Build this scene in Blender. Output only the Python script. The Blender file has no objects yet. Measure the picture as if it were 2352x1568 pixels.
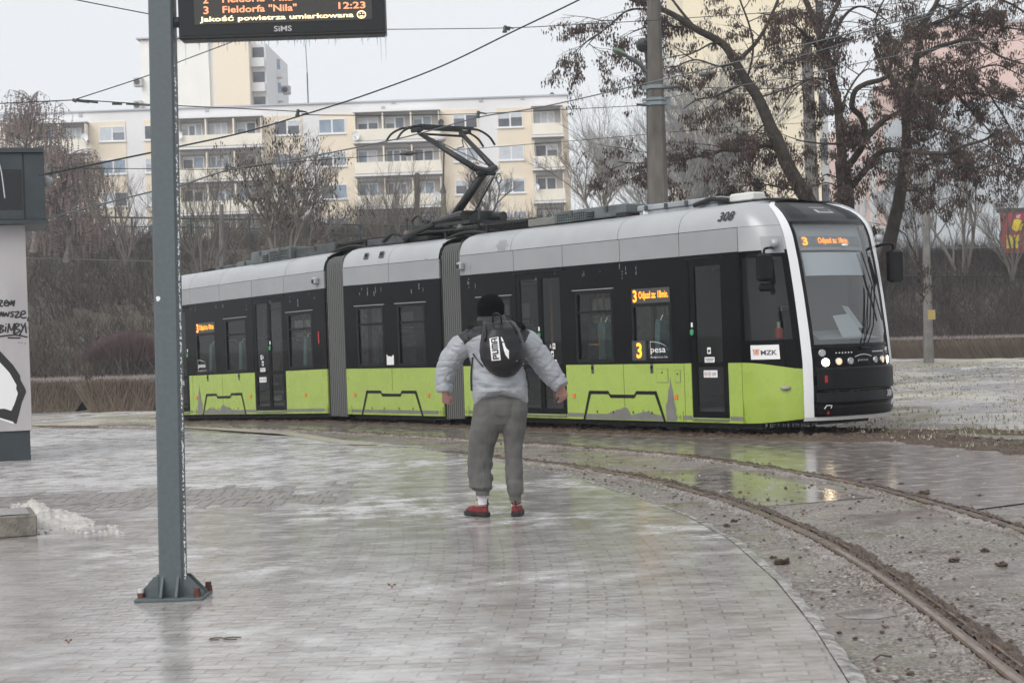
import bpy, math, random
from mathutils import Vector, Matrix, noise
R = math.radians
SC = bpy.context.scene
COL = SC.collection
PI = math.pi

# ------------------------------------------------------------------ camera
F_, RHO, PIT, HC = 4000.0, .035, 11/4000.0, 1.466
FW = Vector((0, math.cos(PIT), -math.sin(PIT)))
_U = Vector((0, math.sin(PIT), math.cos(PIT))); _R = Vector((1, 0, 0))
RT = _R*math.cos(RHO) - _U*math.sin(RHO)
UP = _R*math.sin(RHO) + _U*math.cos(RHO)
CAM = Vector((0, 0, HC))
cd = bpy.data.cameras.new('camera')
cam = bpy.data.objects.new('camera', cd); COL.objects.link(cam)
cd.sensor_width = 36; cd.lens = F_/2352*36
cd.clip_start = .1; cd.clip_end = 900
cam.matrix_world = Matrix.Translation(CAM) @ Matrix((RT, UP, -FW)).transposed().to_4x4()
SC.camera = cam
cd.dof.use_dof = True; cd.dof.focus_distance = 17; cd.dof.aperture_fstop = 7.1

# ------------------------------------------------------------------ world and light: overcast winter noon
SUN_E, SUN_R = 38, 215
w = bpy.data.worlds.new('World'); SC.world = w; w.use_nodes = True
nt = w.node_tree; nt.nodes.clear()
sk = nt.nodes.new('ShaderNodeTexSky'); sk.sky_type = 'NISHITA'; sk.sun_disc = False
sk.sun_elevation = R(SUN_E); sk.sun_rotation = R(SUN_R); sk.air_density = 1; sk.dust_density = 4; sk.ozone_density = 1
hs = nt.nodes.new('ShaderNodeHueSaturation'); hs.inputs['Saturation'].default_value = .25
mx = nt.nodes.new('ShaderNodeMixRGB'); mx.inputs[0].default_value = .8; mx.inputs[2].default_value = (7.7, 7.95, 8.25, 1)
bg = nt.nodes.new('ShaderNodeBackground'); bg.inputs[1].default_value = .1
wo = nt.nodes.new('ShaderNodeOutputWorld')
nt.links.new(sk.outputs[0], hs.inputs['Color']); nt.links.new(hs.outputs[0], mx.inputs[1])
nt.links.new(mx.outputs[0], bg.inputs[0]); nt.links.new(bg.outputs[0], wo.inputs[0])
sd = bpy.data.lights.new('sun', 'SUN'); sd.energy = 1.3; sd.angle = R(40); sd.color = (1, .97, .93)
sun = bpy.data.objects.new('sun', sd); COL.objects.link(sun)
sun.rotation_euler = (R(90-SUN_E), 0, R(180-SUN_R))
SC.view_settings.view_transform = 'Standard'; SC.view_settings.look = 'None'
SC.view_settings.exposure = .40; SC.view_settings.gamma = 1

# ------------------------------------------------------------------ pixel -> place helpers (photo 2352 x 1568)
def ray(x, y): return FW + RT*((x-1176)/F_) + UP*((784-y)/F_)
def at(x, y, Y):
    r = ray(x, y); return CAM + r*(Y/r.y)
def gp(x, y, z=0):
    r = ray(x, y); return CAM + r*((z-HC)/r.z)
def pix(P):
    d = Vector(P)-CAM; z = d.dot(FW)
    return 1176+F_*d.dot(RT)/z, 784-F_*d.dot(UP)/z

# ------------------------------------------------------------------ materials
MATS = {}
def mat(name, col, rough=.6, metal=0, var=0, vs=8, bump=0, bs=40, col2=None, spec=None, emit=None, estr=1, trans=0, coat=0, rvar=0, stretch=None, detail=6):
    if name in MATS: return MATS[name]
    m = bpy.data.materials.new(name); m.use_nodes = True; MATS[name] = m
    n = m.node_tree; b = n.nodes['Principled BSDF']
    b.inputs['Base Color'].default_value = (*col, 1); b.inputs['Roughness'].default_value = rough
    b.inputs['Metallic'].default_value = metal
    if spec is not None: b.inputs['Specular IOR Level'].default_value = spec
    if trans: b.inputs['Transmission Weight'].default_value = trans
    if coat: b.inputs['Coat Weight'].default_value = coat; b.inputs['Coat Roughness'].default_value = .08
    if emit: b.inputs['Emission Color'].default_value = (*emit, 1); b.inputs['Emission Strength'].default_value = estr
    if var or bump or col2 or rvar:
        tc = n.nodes.new('ShaderNodeTexCoord'); vec = tc.outputs['Object']
        if stretch:
            mp = n.nodes.new('ShaderNodeMapping'); mp.inputs['Scale'].default_value = stretch
            n.links.new(vec, mp.inputs[0]); vec = mp.outputs[0]
        t = n.nodes.new('ShaderNodeTexNoise'); t.inputs['Scale'].default_value = vs; t.inputs['Detail'].default_value = detail
        n.links.new(vec, t.inputs['Vector'])
        if var or col2:
            r = n.nodes.new('ShaderNodeValToRGB'); r.color_ramp.elements[0].position = .35; r.color_ramp.elements[1].position = .65
            c2 = col2 or tuple(min(1, c*(1+var)) for c in col)
            c1 = col if col2 else tuple(c*(1-var) for c in col)
            r.color_ramp.elements[0].color = (*c1, 1); r.color_ramp.elements[1].color = (*c2, 1)
            n.links.new(t.outputs[0], r.inputs[0]); n.links.new(r.outputs[0], b.inputs['Base Color'])
        if rvar:
            mr = n.nodes.new('ShaderNodeMapRange'); mr.inputs[1].default_value = .35; mr.inputs[2].default_value = .65
            mr.inputs[3].default_value = max(0, rough-rvar); mr.inputs[4].default_value = min(1, rough+rvar)
            n.links.new(t.outputs[0], mr.inputs[0]); n.links.new(mr.outputs[0], b.inputs['Roughness'])
        if bump:
            t2 = n.nodes.new('ShaderNodeTexNoise'); t2.inputs['Scale'].default_value = bs; t2.inputs['Detail'].default_value = 4
            n.links.new(vec, t2.inputs['Vector'])
            bp = n.nodes.new('ShaderNodeBump'); bp.inputs['Strength'].default_value = min(1, bump); bp.inputs['Distance'].default_value = .02
            n.links.new(t2.outputs[0], bp.inputs['Height']); n.links.new(bp.outputs[0], b.inputs['Normal'])
    return m
def glass(name, tint, rough=.02, ior=1.5, extra=0):
    if name in MATS: return MATS[name]
    m = bpy.data.materials.new(name); m.use_nodes = True; MATS[name] = m
    n = m.node_tree; n.nodes.clear()
    o = n.nodes.new('ShaderNodeOutputMaterial'); mix = n.nodes.new('ShaderNodeMixShader')
    tr = n.nodes.new('ShaderNodeBsdfTransparent'); tr.inputs[0].default_value = (*tint, 1)
    gl = n.nodes.new('ShaderNodeBsdfGlossy'); gl.inputs['Roughness'].default_value = rough
    fr = n.nodes.new('ShaderNodeFresnel'); fr.inputs[0].default_value = ior
    ge = n.nodes.new('ShaderNodeNewGeometry'); im = n.nodes.new('ShaderNodeMapRange'); im.inputs[3].default_value = ior; im.inputs[4].default_value = 1/ior; n.links.new(ge.outputs['Backfacing'], im.inputs[0]); n.links.new(im.outputs[0], fr.inputs[0])
    ad = n.nodes.new('ShaderNodeMath'); ad.operation = 'ADD'; ad.inputs[1].default_value = extra; ad.use_clamp = True
    n.links.new(fr.outputs[0], ad.inputs[0]); n.links.new(ad.outputs[0], mix.inputs[0])
    n.links.new(tr.outputs[0], mix.inputs[1]); n.links.new(gl.outputs[0], mix.inputs[2]); n.links.new(mix.outputs[0], o.inputs[0])
    return m

def wrinkles(m, scale, stretch, dist, strength=.8, det=3):
    n = m.node_tree; b = n.nodes['Principled BSDF']; tc = n.nodes.new('ShaderNodeTexCoord'); mp = n.nodes.new('ShaderNodeMapping'); mp.inputs['Scale'].default_value = stretch
    mp.inputs['Rotation'].default_value = (.1, .35, .2)
    t = n.nodes.new('ShaderNodeTexNoise'); t.noise_type = 'RIDGED_MULTIFRACTAL'; t.inputs['Scale'].default_value = scale; t.inputs['Detail'].default_value = det; t.inputs['Distortion'].default_value = .6
    bp = n.nodes.new('ShaderNodeBump'); bp.inputs['Strength'].default_value = strength; bp.inputs['Distance'].default_value = dist; bp.invert = True
    n.links.new(tc.outputs['Object'], mp.inputs[0]); n.links.new(mp.outputs[0], t.inputs['Vector']); n.links.new(t.outputs[0], bp.inputs['Height']); n.links.new(bp.outputs[0], b.inputs['Normal'])
# ------------------------------------------------------------------ mesh builder
ORG = {}
class MB:
    def __init__(s): s.v = []; s.f = []; s.m = []; s.T = None; s.mi = 0
    def add(s, vs, fs, mi=None):
        b = len(s.v); T = s.T
        s.v.extend([tuple(T(*p)) for p in vs] if T else [tuple(p) for p in vs])
        s.f.extend([tuple(b+i for i in f) for f in fs]); s.m.extend([s.mi if mi is None else mi]*len(fs)); return s
    def box(s, x0, x1, y0, y1, z0, z1, mi=None, bev=0):
        if bev:
            b = bev; vs = []; 
            for z, i in ((z0, b), (z0+b, 0), (z1-b, 0), (z1, b)):
                vs += [(x0+i+b, y0+i, z), (x1-i-b, y0+i, z), (x1-i, y0+i+b, z), (x1-i, y1-i-b, z), (x1-i-b, y1-i, z), (x0+i+b, y1-i, z), (x0+i, y1-i-b, z), (x0+i, y0+i+b, z)]
            fs = [tuple(range(7, -1, -1)), tuple(range(24, 32))]
            for k in range(3):
                for j in range(8): fs.append((k*8+j, k*8+(j+1) % 8, k*8+8+(j+1) % 8, k*8+8+j))
            return s.add(vs, fs, mi)
        vs = [(x, y, z) for x in (x0, x1) for y in (y0, y1) for z in (z0, z1)]
        return s.add(vs, [(0, 1, 3, 2), (4, 6, 7, 5), (0, 4, 5, 1), (2, 3, 7, 6), (0, 2, 6, 4), (1, 5, 7, 3)], mi)
    def quad(s, a, b, c, d, mi=None): return s.add([a, b, c, d], [(0, 1, 2, 3)], mi)
    def tube(s, pts, r, n=6, mi=None, cap=True, ell=1):
        pts = [Vector(p) for p in pts]; k = len(pts)
        rs = r if isinstance(r, (list, tuple)) else [r]*k
        vs = []; up = Vector((0, 0, 1)); prev = None
        for i, p in enumerate(pts):
            d = (pts[min(i+1, k-1)]-pts[max(i-1, 0)])
            if d.length < 1e-9: d = Vector((0, 0, 1))
            d.normalize()
            if prev is None:
                a = d.cross(up)
                if a.length < .05: a = d.cross(Vector((0, 1, 0)))
            else: a = prev - d*prev.dot(d)
            if a.length < 1e-6: a = d.orthogonal()
            a.normalize(); prev = a; b = d.cross(a)
            for j in range(n):
                t = 2*PI*j/n; vs.append(p + (a*math.cos(t)+b*math.sin(t)*ell)*rs[i])
        fs = [(i*n+j, i*n+(j+1) % n, (i+1)*n+(j+1) % n, (i+1)*n+j) for i in range(k-1) for j in range(n)]
        if cap: fs += [tuple(range(n-1, -1, -1)), tuple((k-1)*n+j for j in range(n))]
        return s.add(vs, fs, mi)
    def grid(s, fn, nu, nv, mi=None, wrap=False):
        vs = [fn(i/nu, j/nv) for i in range(nu+1) for j in range(nv+1)]
        return s.add(vs, [(i*(nv+1)+j, (i+1)*(nv+1)+j, (i+1)*(nv+1)+j+1, i*(nv+1)+j+1) for i in range(nu) for j in range(nv)], mi)
    def prism(s, poly, a, b, axis=1, mi=None):
        # poly: 2-D points; extruded along axis between a and b
        def P(q, h): return (q[0], h, q[1]) if axis == 1 else ((h, q[0], q[1]) if axis == 0 else (q[0], q[1], h))
        n = len(poly); vs = [P(q, a) for q in poly]+[P(q, b) for q in poly]
        fs = [tuple(range(n)), tuple(range(2*n-1, n-1, -1))]+[(i, i+n, (i+1) % n+n, (i+1) % n) for i in range(n)]
        return s.add(vs, fs, mi)
    def ball(s, c, rx, ry=None, rz=None, nu=12, nv=8, mi=None):
        ry = ry or rx; rz = rz or rx
        vs = [(c[0], c[1], c[2]-rz)]
        for j in range(1, nv):
            a = -PI/2+PI*j/nv
            for i in range(nu):
                t = 2*PI*i/nu; vs.append((c[0]+rx*math.cos(a)*math.cos(t), c[1]+ry*math.cos(a)*math.sin(t), c[2]+rz*math.sin(a)))
        vs.append((c[0], c[1], c[2]+rz)); fs = [(0, 1+(i+1) % nu, 1+i) for i in range(nu)]
        for j in range(nv-2):
            for i in range(nu):
                a = 1+j*nu; fs.append((a+i, a+(i+1) % nu, a+nu+(i+1) % nu, a+nu+i))
        L = len(vs)-1; a = 1+(nv-2)*nu
        fs += [(a+i, a+(i+1) % nu, L) for i in range(nu)]
        return s.add(vs, fs, mi)
    def ring(s, rings, closed=True, caps=True, mi=None):
        n = len(rings[0]); vs = [p for r in rings for p in r]
        fs = [(i*n+j, i*n+(j+1) % n, (i+1)*n+(j+1) % n, (i+1)*n+j) for i in range(len(rings)-1) for j in range(n if closed else n-1)]
        if caps: fs += [tuple(range(n-1, -1, -1)), tuple((len(rings)-1)*n+j for j in range(n))]
        return s.add(vs, fs, mi)
    def build(s, name, mats, parent=None, smooth=False, org=None, auto=False):
        if not isinstance(mats, (list, tuple)): mats = [mats]
        if org is None:
            if parent is not None: org = ORG[parent.name]
            else:
                xs = [p[0] for p in s.v]; ys = [p[1] for p in s.v]; zs = [p[2] for p in s.v]
                org = Vector(((min(xs)+max(xs))/2, (min(ys)+max(ys))/2, min(zs)))
        org = Vector(org)
        me = bpy.data.meshes.new(name)
        ox, oy, oz = org
        me.from_pydata([(a-ox, b-oy, c-oz) for a, b, c in s.v], [], s.f)
        for m in mats: me.materials.append(m)
        if len(mats) > 1: me.polygons.foreach_set('material_index', s.m)
        if smooth: me.polygons.foreach_set('use_smooth', [True]*len(s.f))
        o = bpy.data.objects.new(name, me); COL.objects.link(o); ORG[o.name] = org
        if parent is not None:
            o.parent = parent; o.location = org-ORG[parent.name]
        else: o.location = org
        return o
def tag(o, label, cat=None, group=None, kind=None):
    if label: o['label'] = label
    if cat: o['category'] = cat
    if group: o['group'] = group
    if kind: o['kind'] = kind
    return o
def empty(name, loc, label, cat, group=None):
    o = bpy.data.objects.new(name, None); COL.objects.link(o); o.location = loc; o.empty_display_size = .3
    ORG[o.name] = Vector(loc); return tag(o, label, cat, group)
def copy_tree(src, delta, label=None):
    def cp(o, parent):
        c = o.copy(); COL.objects.link(c)
        if parent is not None: c.parent = parent
        for ch in list(o.children): cp(ch, c)
        return c
    c = cp(src, None); c.location = src.location+Vector(delta); ORG[c.name] = ORG[src.name]+Vector(delta)
    if label: c['label'] = label
    return c
def smooth_line(pts, k=6):
    pts = [Vector(p) for p in pts]; out = []
    for i in range(len(pts)-1):
        p0 = pts[max(i-1, 0)]; p1 = pts[i]; p2 = pts[i+1]; p3 = pts[min(i+2, len(pts)-1)]
        for j in range(k):
            t = j/k; out.append(.5*((2*p1)+(p2-p0)*t+(2*p0-5*p1+4*p2-p3)*t*t+(3*p1-p0-3*p2+p3)*t*t*t))
    out.append(pts[-1]); return out
def text_mb(mb, s, fn, x0, x1, y0, y1, mi=0, bold=0, shear=0, keep=False):
    """letters as flat faces mapped with fn(x, y) into the place, filling the box"""
    c = bpy.data.curves.new('t', 'FONT'); c.body = s; c.resolution_u = 3; c.offset = bold; c.shear = shear
    o = bpy.data.objects.new('t', c); COL.objects.link(o)
    dg = bpy.context.evaluated_depsgraph_get(); me = bpy.data.meshes.new_from_object(o.evaluated_get(dg))
    vs = [v.co.copy() for v in me.vertices]; fs = [tuple(p.vertices) for p in me.polygons]
    bpy.data.objects.remove(o); bpy.data.curves.remove(c); bpy.data.meshes.remove(me)
    if not vs: return
    a0 = min(v.x for v in vs); a1 = max(v.x for v in vs); b0 = min(v.y for v in vs); b1 = max(v.y for v in vs)
    sx = (x1-x0)/(a1-a0); sy = (y1-y0)/(b1-b0)
    b = len(mb.v); mb.v.extend(tuple(fn(x0+(v.x-a0)*sx, y0+(v.y-b0)*sy)) for v in vs)
    mb.f.extend(tuple(b+i for i in f) for f in fs); mb.m.extend([mi]*len(fs))
def rng(seed): return random.Random(seed)
def fbm(x, y, z=0, o=4): return noise.fractal(Vector((x, y, z)), 1, 2, o)
# ------------------------------------------------------------------ ground
def gz(x, y):   # gentle fall of the ground towards the far left of the tram
    t = max(0, min(1, (y-31)/9)); s = max(0, min(1, (1-x)/8)); return -.13*t*t*(3-2*t)*s
def ground_mat(name, kind):
    m = bpy.data.materials.new(name); m.use_nodes = True; n = m.node_tree; N = n.nodes.new; L = n.links.new
    b = n.nodes['Principled BSDF']; tc = N('ShaderNodeTexCoord'); P = tc.outputs['Object']
    def nz(s, d=6, r=.55, vec=None, ty=None):
        t = N('ShaderNodeTexNoise'); t.inputs['Scale'].default_value = s; t.inputs['Detail'].default_value = d; t.inputs['Roughness'].default_value = r
        L(vec or P, t.inputs['Vector']); return t.outputs[0]
    def ramp(v, *st):
        r = N('ShaderNodeValToRGB'); e = r.color_ramp.elements
        e[0].position, e[0].color = st[0][0], (*st[0][1], 1); e[1].position, e[1].color = st[-1][0], (*st[-1][1], 1)
        for p, c in st[1:-1]: k = e.new(p); k.color = (*c, 1)
        L(v, r.inputs[0]); return r.outputs[0]
    def rg(v, a, bb, c, d):
        r = N('ShaderNodeMapRange'); r.inputs[1].default_value = a; r.inputs[2].default_value = bb; r.inputs[3].default_value = c; r.inputs[4].default_value = d; L(v, r.inputs[0]); return r.outputs[0]
    def mixc(f, a, bb, mode='MIX'):
        r = N('ShaderNodeMixRGB'); r.blend_type = mode
        L(f, r.inputs[0]) if not isinstance(f, float) else setattr(r.inputs[0], 'default_value', f)
        for i, v in ((1, a), (2, bb)):
            if isinstance(v, tuple): r.inputs[i].default_value = (*v, 1)
            else: L(v, r.inputs[i])
        return r.outputs[0]
    def ma(op, a, bb):
        r = N('ShaderNodeMath'); r.operation = op
        for i, v in ((0, a), (1, bb)):
            if isinstance(v, (int, float)): r.inputs[i].default_value = v
            else: L(v, r.inputs[i])
        return r.outputs[0]
    if kind == 'pavers':
        sx = N('ShaderNodeSeparateXYZ'); L(P, sx.inputs[0])
        yy = ma('SUBTRACT', sx.outputs[1], 11); x2 = ma('ADD', sx.outputs[0], ma('MULTIPLY', ma('MULTIPLY', yy, yy), .0145))
        y2 = ma('ADD', sx.outputs[1], ma('MULTIPLY', ma('MULTIPLY', sx.outputs[0], sx.outputs[0]), -.02))
        cb = N('ShaderNodeCombineXYZ'); L(x2, cb.inputs[0]); L(y2, cb.inputs[1])
        br = N('ShaderNodeTexBrick'); L(cb.outputs[0], br.inputs['Vector'])
        br.inputs['Scale'].default_value = 1; br.inputs['Brick Width'].default_value = .2; br.inputs['Row Height'].default_value = .1
        br.inputs['Mortar Size'].default_value = .008; br.inputs['Mortar Smooth'].default_value = .6; br.inputs['Bias'].default_value = 0
        br.inputs['Color1'].default_value = (.38, .345, .32, 1); br.inputs['Color2'].default_value = (.27, .24, .225, 1); br.inputs['Mortar'].default_value = (.17, .155, .145, 1)
        # ice glaze over the paving, frost patches and fine grit
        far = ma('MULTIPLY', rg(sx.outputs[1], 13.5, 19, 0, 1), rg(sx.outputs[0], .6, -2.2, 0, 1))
        big = nz(.45, 6); mid = nz(3.2, 8, .65); fine = nz(45, 5, .7); fine2 = nz(140, 3, .7)
        frost = ma('MULTIPLY', rg(big, .48, .62, 0, 1), rg(mid, .42, .62, .2, 1))
        c = mixc(rg(mid, .4, .7, .02, .75), br.outputs[0], (.52, .515, .51))
        c = mixc(ma('MULTIPLY', frost, .34), c, (.74, .74, .74))
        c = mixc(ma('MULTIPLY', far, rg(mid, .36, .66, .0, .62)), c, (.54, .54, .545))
        c = mixc(rg(fine, .66, .74, 0, .75), c, (.78, .78, .78))
        c = mixc(rg(fine2, .30, .36, .35, 0), c, (.07, .06, .05))
        L(c, b.inputs['Base Color'])
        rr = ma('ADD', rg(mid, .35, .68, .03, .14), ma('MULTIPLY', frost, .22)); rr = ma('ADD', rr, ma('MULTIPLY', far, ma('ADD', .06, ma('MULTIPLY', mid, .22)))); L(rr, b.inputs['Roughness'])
        b.inputs['Specular IOR Level'].default_value = .62
        h = ma('ADD', ma('MULTIPLY', br.outputs[1], -.38), ma('ADD', ma('MULTIPLY', fine, .38), ma('MULTIPLY', mid, 1.5)))
        h = ma('ADD', h, ma('MULTIPLY', nz(11, 4, .6), 2.1))
        bp = N('ShaderNodeBump'); bp.inputs['Strength'].default_value = .5; bp.inputs['Distance'].default_value = .0034; L(h, bp.inputs['Height']); L(bp.outputs[0], b.inputs['Normal'])
    elif kind == 'ice':
        big = nz(.5, 5); mid = nz(5, 7, .6); fine = nz(60, 4, .7); f2 = nz(22, 5, .7)
        c = ramp(mid, (.35, (.15, .125, .112)), (.55, (.25, .22, .205)), (.75, (.40, .38, .365)))
        c = mixc(rg(fine, .66, .73, 0, .8), c, (.72, .72, .72)); c = mixc(rg(f2, .68, .74, 0, .75), c, (.05, .035, .025))
        L(c, b.inputs['Base Color']); L(rg(mid, .35, .75, .09, .26), b.inputs['Roughness']); b.inputs['Specular IOR Level'].default_value = .4
        bp = N('ShaderNodeBump'); bp.inputs['Strength'].default_value = .5; bp.inputs['Distance'].default_value = .003
        L(ma('ADD', ma('MULTIPLY', mid, 1.2), ma('MULTIPLY', fine, .25)), bp.inputs['Height']); L(bp.outputs[0], b.inputs['Normal'])
    elif kind == 'dirt':
        big = nz(.32, 6, .6); mid = nz(4, 8, .68); fine = nz(38, 6, .75); f2 = nz(110, 3, .7)
        c = ramp(fine, (.34, (.045, .032, .025)), (.45, (.11, .082, .066)), (.52, (.22, .19, .168)), (.62, (.44, .42, .40)), (.74, (.72, .71, .70)))
        ic = ramp(mid, (.35, (.135, .108, .092)), (.55, (.235, .205, .185)), (.72, (.45, .435, .42)))
        b2 = nz(1.3, 7, .65); mask = ma('MAXIMUM', rg(big, .48, .56, 0, 1), ma('MAXIMUM', rg(b2, .52, .58, 0, .95), rg(mid, .54, .60, 0, .6)))
        c = mixc(ma('MULTIPLY', mask, .8), c, ic); c = mixc(rg(f2, .66, .72, 0, .8), c, (.75, .75, .75))
        grn = ma('MULTIPLY', rg(nz(.7, 4), .5, .62, 0, .55), rg(nz(9, 6), .45, .6, 0, 1))
        c = mixc(ma('MULTIPLY', rg(nz(.9, 7, .7), .53, .60, 0, .75), rg(mid, .4, .55, 0, 1)), c, (.085, .062, .048))
        c = mixc(grn, c, (.13, .15, .07))
        L(c, b.inputs['Base Color']); L(rg(mask, 0, 1, .62, .13), b.inputs['Roughness'])
        h = ma('ADD', ma('MULTIPLY', fine, ma('SUBTRACT', 1.15, mask)), ma('MULTIPLY', mid, .8))
        bp = N('ShaderNodeBump'); bp.inputs['Strength'].default_value = .9; bp.inputs['Distance'].default_value = .012; L(h, bp.inputs['Height']); L(bp.outputs[0], b.inputs['Normal'])
    elif kind == 'grass':
        big = nz(.25, 5); mid = nz(2.2, 7, .65); fine = nz(26, 6, .75)
        c = ramp(fine, (.36, (.12, .10, .07)), (.5, (.33, .29, .23)), (.62, (.58, .54, .48)), (.74, (.75, .73, .70)))
        c = mixc(rg(mid, .42, .62, 0, .75), c, (.17, .175, .11)); c = mixc(rg(big, .46, .6, 0, .8), c, (.62, .59, .54))
        mp = N('ShaderNodeMapping'); mp.inputs['Scale'].default_value = (.16, .11, 1); L(P, mp.inputs[0]); im = rg(nz(1.3, 5, .6, mp.outputs[0]), .50, .545, 0, 1)
        c = mixc(im, c, mixc(rg(mid, .4, .65, 0, 1), (.33, .32, .325), (.50, .49, .495))); L(c, b.inputs['Base Color']); L(rg(im, 0, 1, .8, .2), b.inputs['Roughness'])
        fine = ma('MULTIPLY', fine, ma('SUBTRACT', 1.05, im))
        bp = N('ShaderNodeBump'); bp.inputs['Strength'].default_value = 1; bp.inputs['Distance'].default_value = .03; L(fine, bp.inputs['Height']); L(bp.outputs[0], b.inputs['Normal'])
    elif kind == 'bank':
        big = nz(.22, 6, .7); fine = nz(5, 8, .75)
        c = ramp(fine, (.32, (.030, .026, .021)), (.5, (.075, .064, .050)), (.72, (.15, .13, .10)))
        c = mixc(rg(big, .45, .62, 0, .3), c, (.06, .06, .038))
        L(c, b.inputs['Base Color']); b.inputs['Roughness'].default_value = .95
    return m
M_PAV = ground_mat('icy paving', 'pavers'); M_ICE = ground_mat('wet ice', 'ice'); M_DIRT = ground_mat('frozen dirt', 'dirt')
M_GRS = ground_mat('frosty grass', 'grass'); M_BANK = ground_mat('brush floor', 'bank')

def sheet(name, poly_fn, nu, nv, m, z, label):
    mb = MB()
    def f(u, v):
        x, y = poly_fn(u, v); return (x, y, gz(x, y)+z)
    mb.grid(f, nu, nv); o = mb.build(name, m, org=(0, 0, 0), smooth=True); return tag(o, label, kind='structure')
# base ground: one big sheet
mb = MB()
xs = [-400, -120, -60, -30, -20]+[-15+i*1.0 for i in range(36)]+[30, 60, 120, 400]
ys = [-30, 0, 4]+[5+i*1.0 for i in range(50)]+[60, 80, 120, 200, 500]
vs = [(x, y, gz(x, y)-.03) for x in xs for y in ys]; ny = len(ys)
mb.add(vs, [(i*ny+j, (i+1)*ny+j, (i+1)*ny+j+1, i*ny+j+1) for i in range(len(xs)-1) for j in range(ny-1)])
tag(mb.build('ground', M_DIRT, org=(0, 0, 0), smooth=True), 'frozen muddy ground around the tram tracks', kind='structure')

RAIL_B = smooth_line([(3.62, 9.0, 0), (3.52, 12.14, 0), (3.44, 13.61, 0), (3.21, 15.82, 0), (2.75, 17.95, 0), (2.1, 20.24, 0), (1.19, 22.2, 0), (.05, 24.25, 0), (-1.25, 26.45, 0), (-3.14, 29.2, 0), (-5.5, 32.3, 0), (-8.5, 36, 0), (-12, 40, 0)], 10)
RAIL_A = smooth_line([(1.9, 4.0, 0), (1.99, 6.0, 0), (2.05, 7.5, 0), (2.10, 9.0, 0), (2.12, 10.7, 0), (2.06, 12.54, 0), (1.84, 14.7, 0), (1.45, 16.85, 0), (.93, 18.7, 0), (.30, 20.3, 0), (-.3, 21.4, 0), (-1.0, 22.85, 0)], 10)
def edge_x(y):
    t = [(2, .9), (7.13, 1.33), (8.5, 1.42), (10.1, 1.48), (12.1, 1.47), (13.8, 1.33), (15.3, 1.10), (18.3, .5), (21, -.35), (23.7, -1.35), (25.3, -2.0), (27.2, -3.1), (30, -5.2), (33, -7.6), (37, -10.8), (40, -13.5)]
    for (a, xa), (b, xb) in zip(t, t[1:]):
        if a <= y <= b: return xa+(xb-xa)*(y-a)/(b-a)
    return t[0][1] if y < 2 else t[-1][1]
def pav(u, v):
    y = 2+38*v; xe = edge_x(y); return (-40+(xe+40)*u, y)
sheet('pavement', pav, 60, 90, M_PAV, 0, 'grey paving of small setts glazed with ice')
# kerb course at the right border of the paving
mb = MB()
def kerb(u, v):
    y = 3+21*u; x = edge_x(y)+.003+(.07+.035*fbm(y*1.7, 3)+.02*fbm(y*9, 1))*v; return (x, y, gz(x, y)+.004-.012*(1 if v > .99 else 0)+.004*fbm(x*3, y*3))
mb.grid(kerb, 160, 2)
tag(mb.build('pavement_edge', mat('kerb_ice', (.30, .285, .27), .25, var=.45, vs=9, bump=.5, bs=30, rvar=.12), org=(0, 0, 0), smooth=True), 'icy border course between the paving and the dirt', kind='structure')

def strip(name, pix_pts, m, z, label, nu=1):
    mb = MB(); P = [gp(x, y, z) for x, y in pix_pts]
    mb.add([(p.x, p.y, gz(p.x, p.y)+z) for p in P], [tuple(range(len(P)))])
    return tag(mb.build(name, m, org=(0, 0, 0)), label, kind='structure')
TH = R(53.78); TF = Vector((math.cos(TH), -math.sin(TH), 0)); TL = Vector((math.sin(TH), math.cos(TH), 0)); TO = Vector((.794, 26.984, 0))
# wet ice between the near track and the tram (a flooded, frozen road crossing)
mb = MB(); nb = [p for p in RAIL_B if p.y > 13.5]; nb = nb[::3]
def icef(u, v):
    i = u*(len(nb)-1); k = int(min(i, len(nb)-2)); p = nb[k].lerp(nb[k+1], i-k); x0 = p.x+.13; y0 = p.y+.08
    d = (Vector((x0, y0, 0))-TO).dot(TL); reach = max(.3, -d-.12+.12*fbm(x0*.9, y0*.9)) if u > .28 else max(.3, -d-.25-.6*(.28-u)/.28*2+.25*fbm(x0*.7, y0*.7))
    q = Vector((x0, y0, 0))+TL*reach*v; return (q.x, q.y, gz(q.x, q.y)-.021+.001)
mb.grid(icef, 60, 8); tag(mb.build('icy_road', M_ICE, org=(0, 0, 0), smooth=True), 'smooth wet ice over the road beside the tram', kind='structure')
strip('ice_slab', [(1462, 1099), (1674, 1079), (2010, 1142), (1740, 1163)], M_ICE, -.0265, 'flat slab of wet ice between the two near rails')
strip('puddle', [(1915, 1408), (1950, 1400), (2020, 1396), (2070, 1402), (2060, 1413), (2010, 1421), (1945, 1419)], M_ICE, -.0275, 'small frozen puddle in the dirt by the rail')
strip('tactile_strip', [(345, 966), (345, 971), (640, 996), (835, 1026), (885, 1025), (670, 991)], mat('tactile', (.42, .38, .30), .35, var=.25, vs=9, bump=.6, bs=25), .005, 'pale yellow tactile strip along the platform edge')
mb = MB(); 
for i in range(7): 
    a = gp(60+i*130, 1003+i*3.4); b2 = gp(60+(i+1)*130, 1003+(i+1)*3.4)
    mb.quad((a.x, a.y, gz(a.x, a.y)+.005), (b2.x, b2.y, gz(b2.x, b2.y)+.005), (b2.x, b2.y+.16, gz(b2.x, b2.y)+.005), (a.x, a.y+.16, gz(a.x, a.y)+.005))
tag(mb.build('paving_band', mat('band', (.5, .49, .48), .3, var=.25, vs=5), org=(0, 0, 0)), 'pale kerb line across the far paving', kind='structure')
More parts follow.
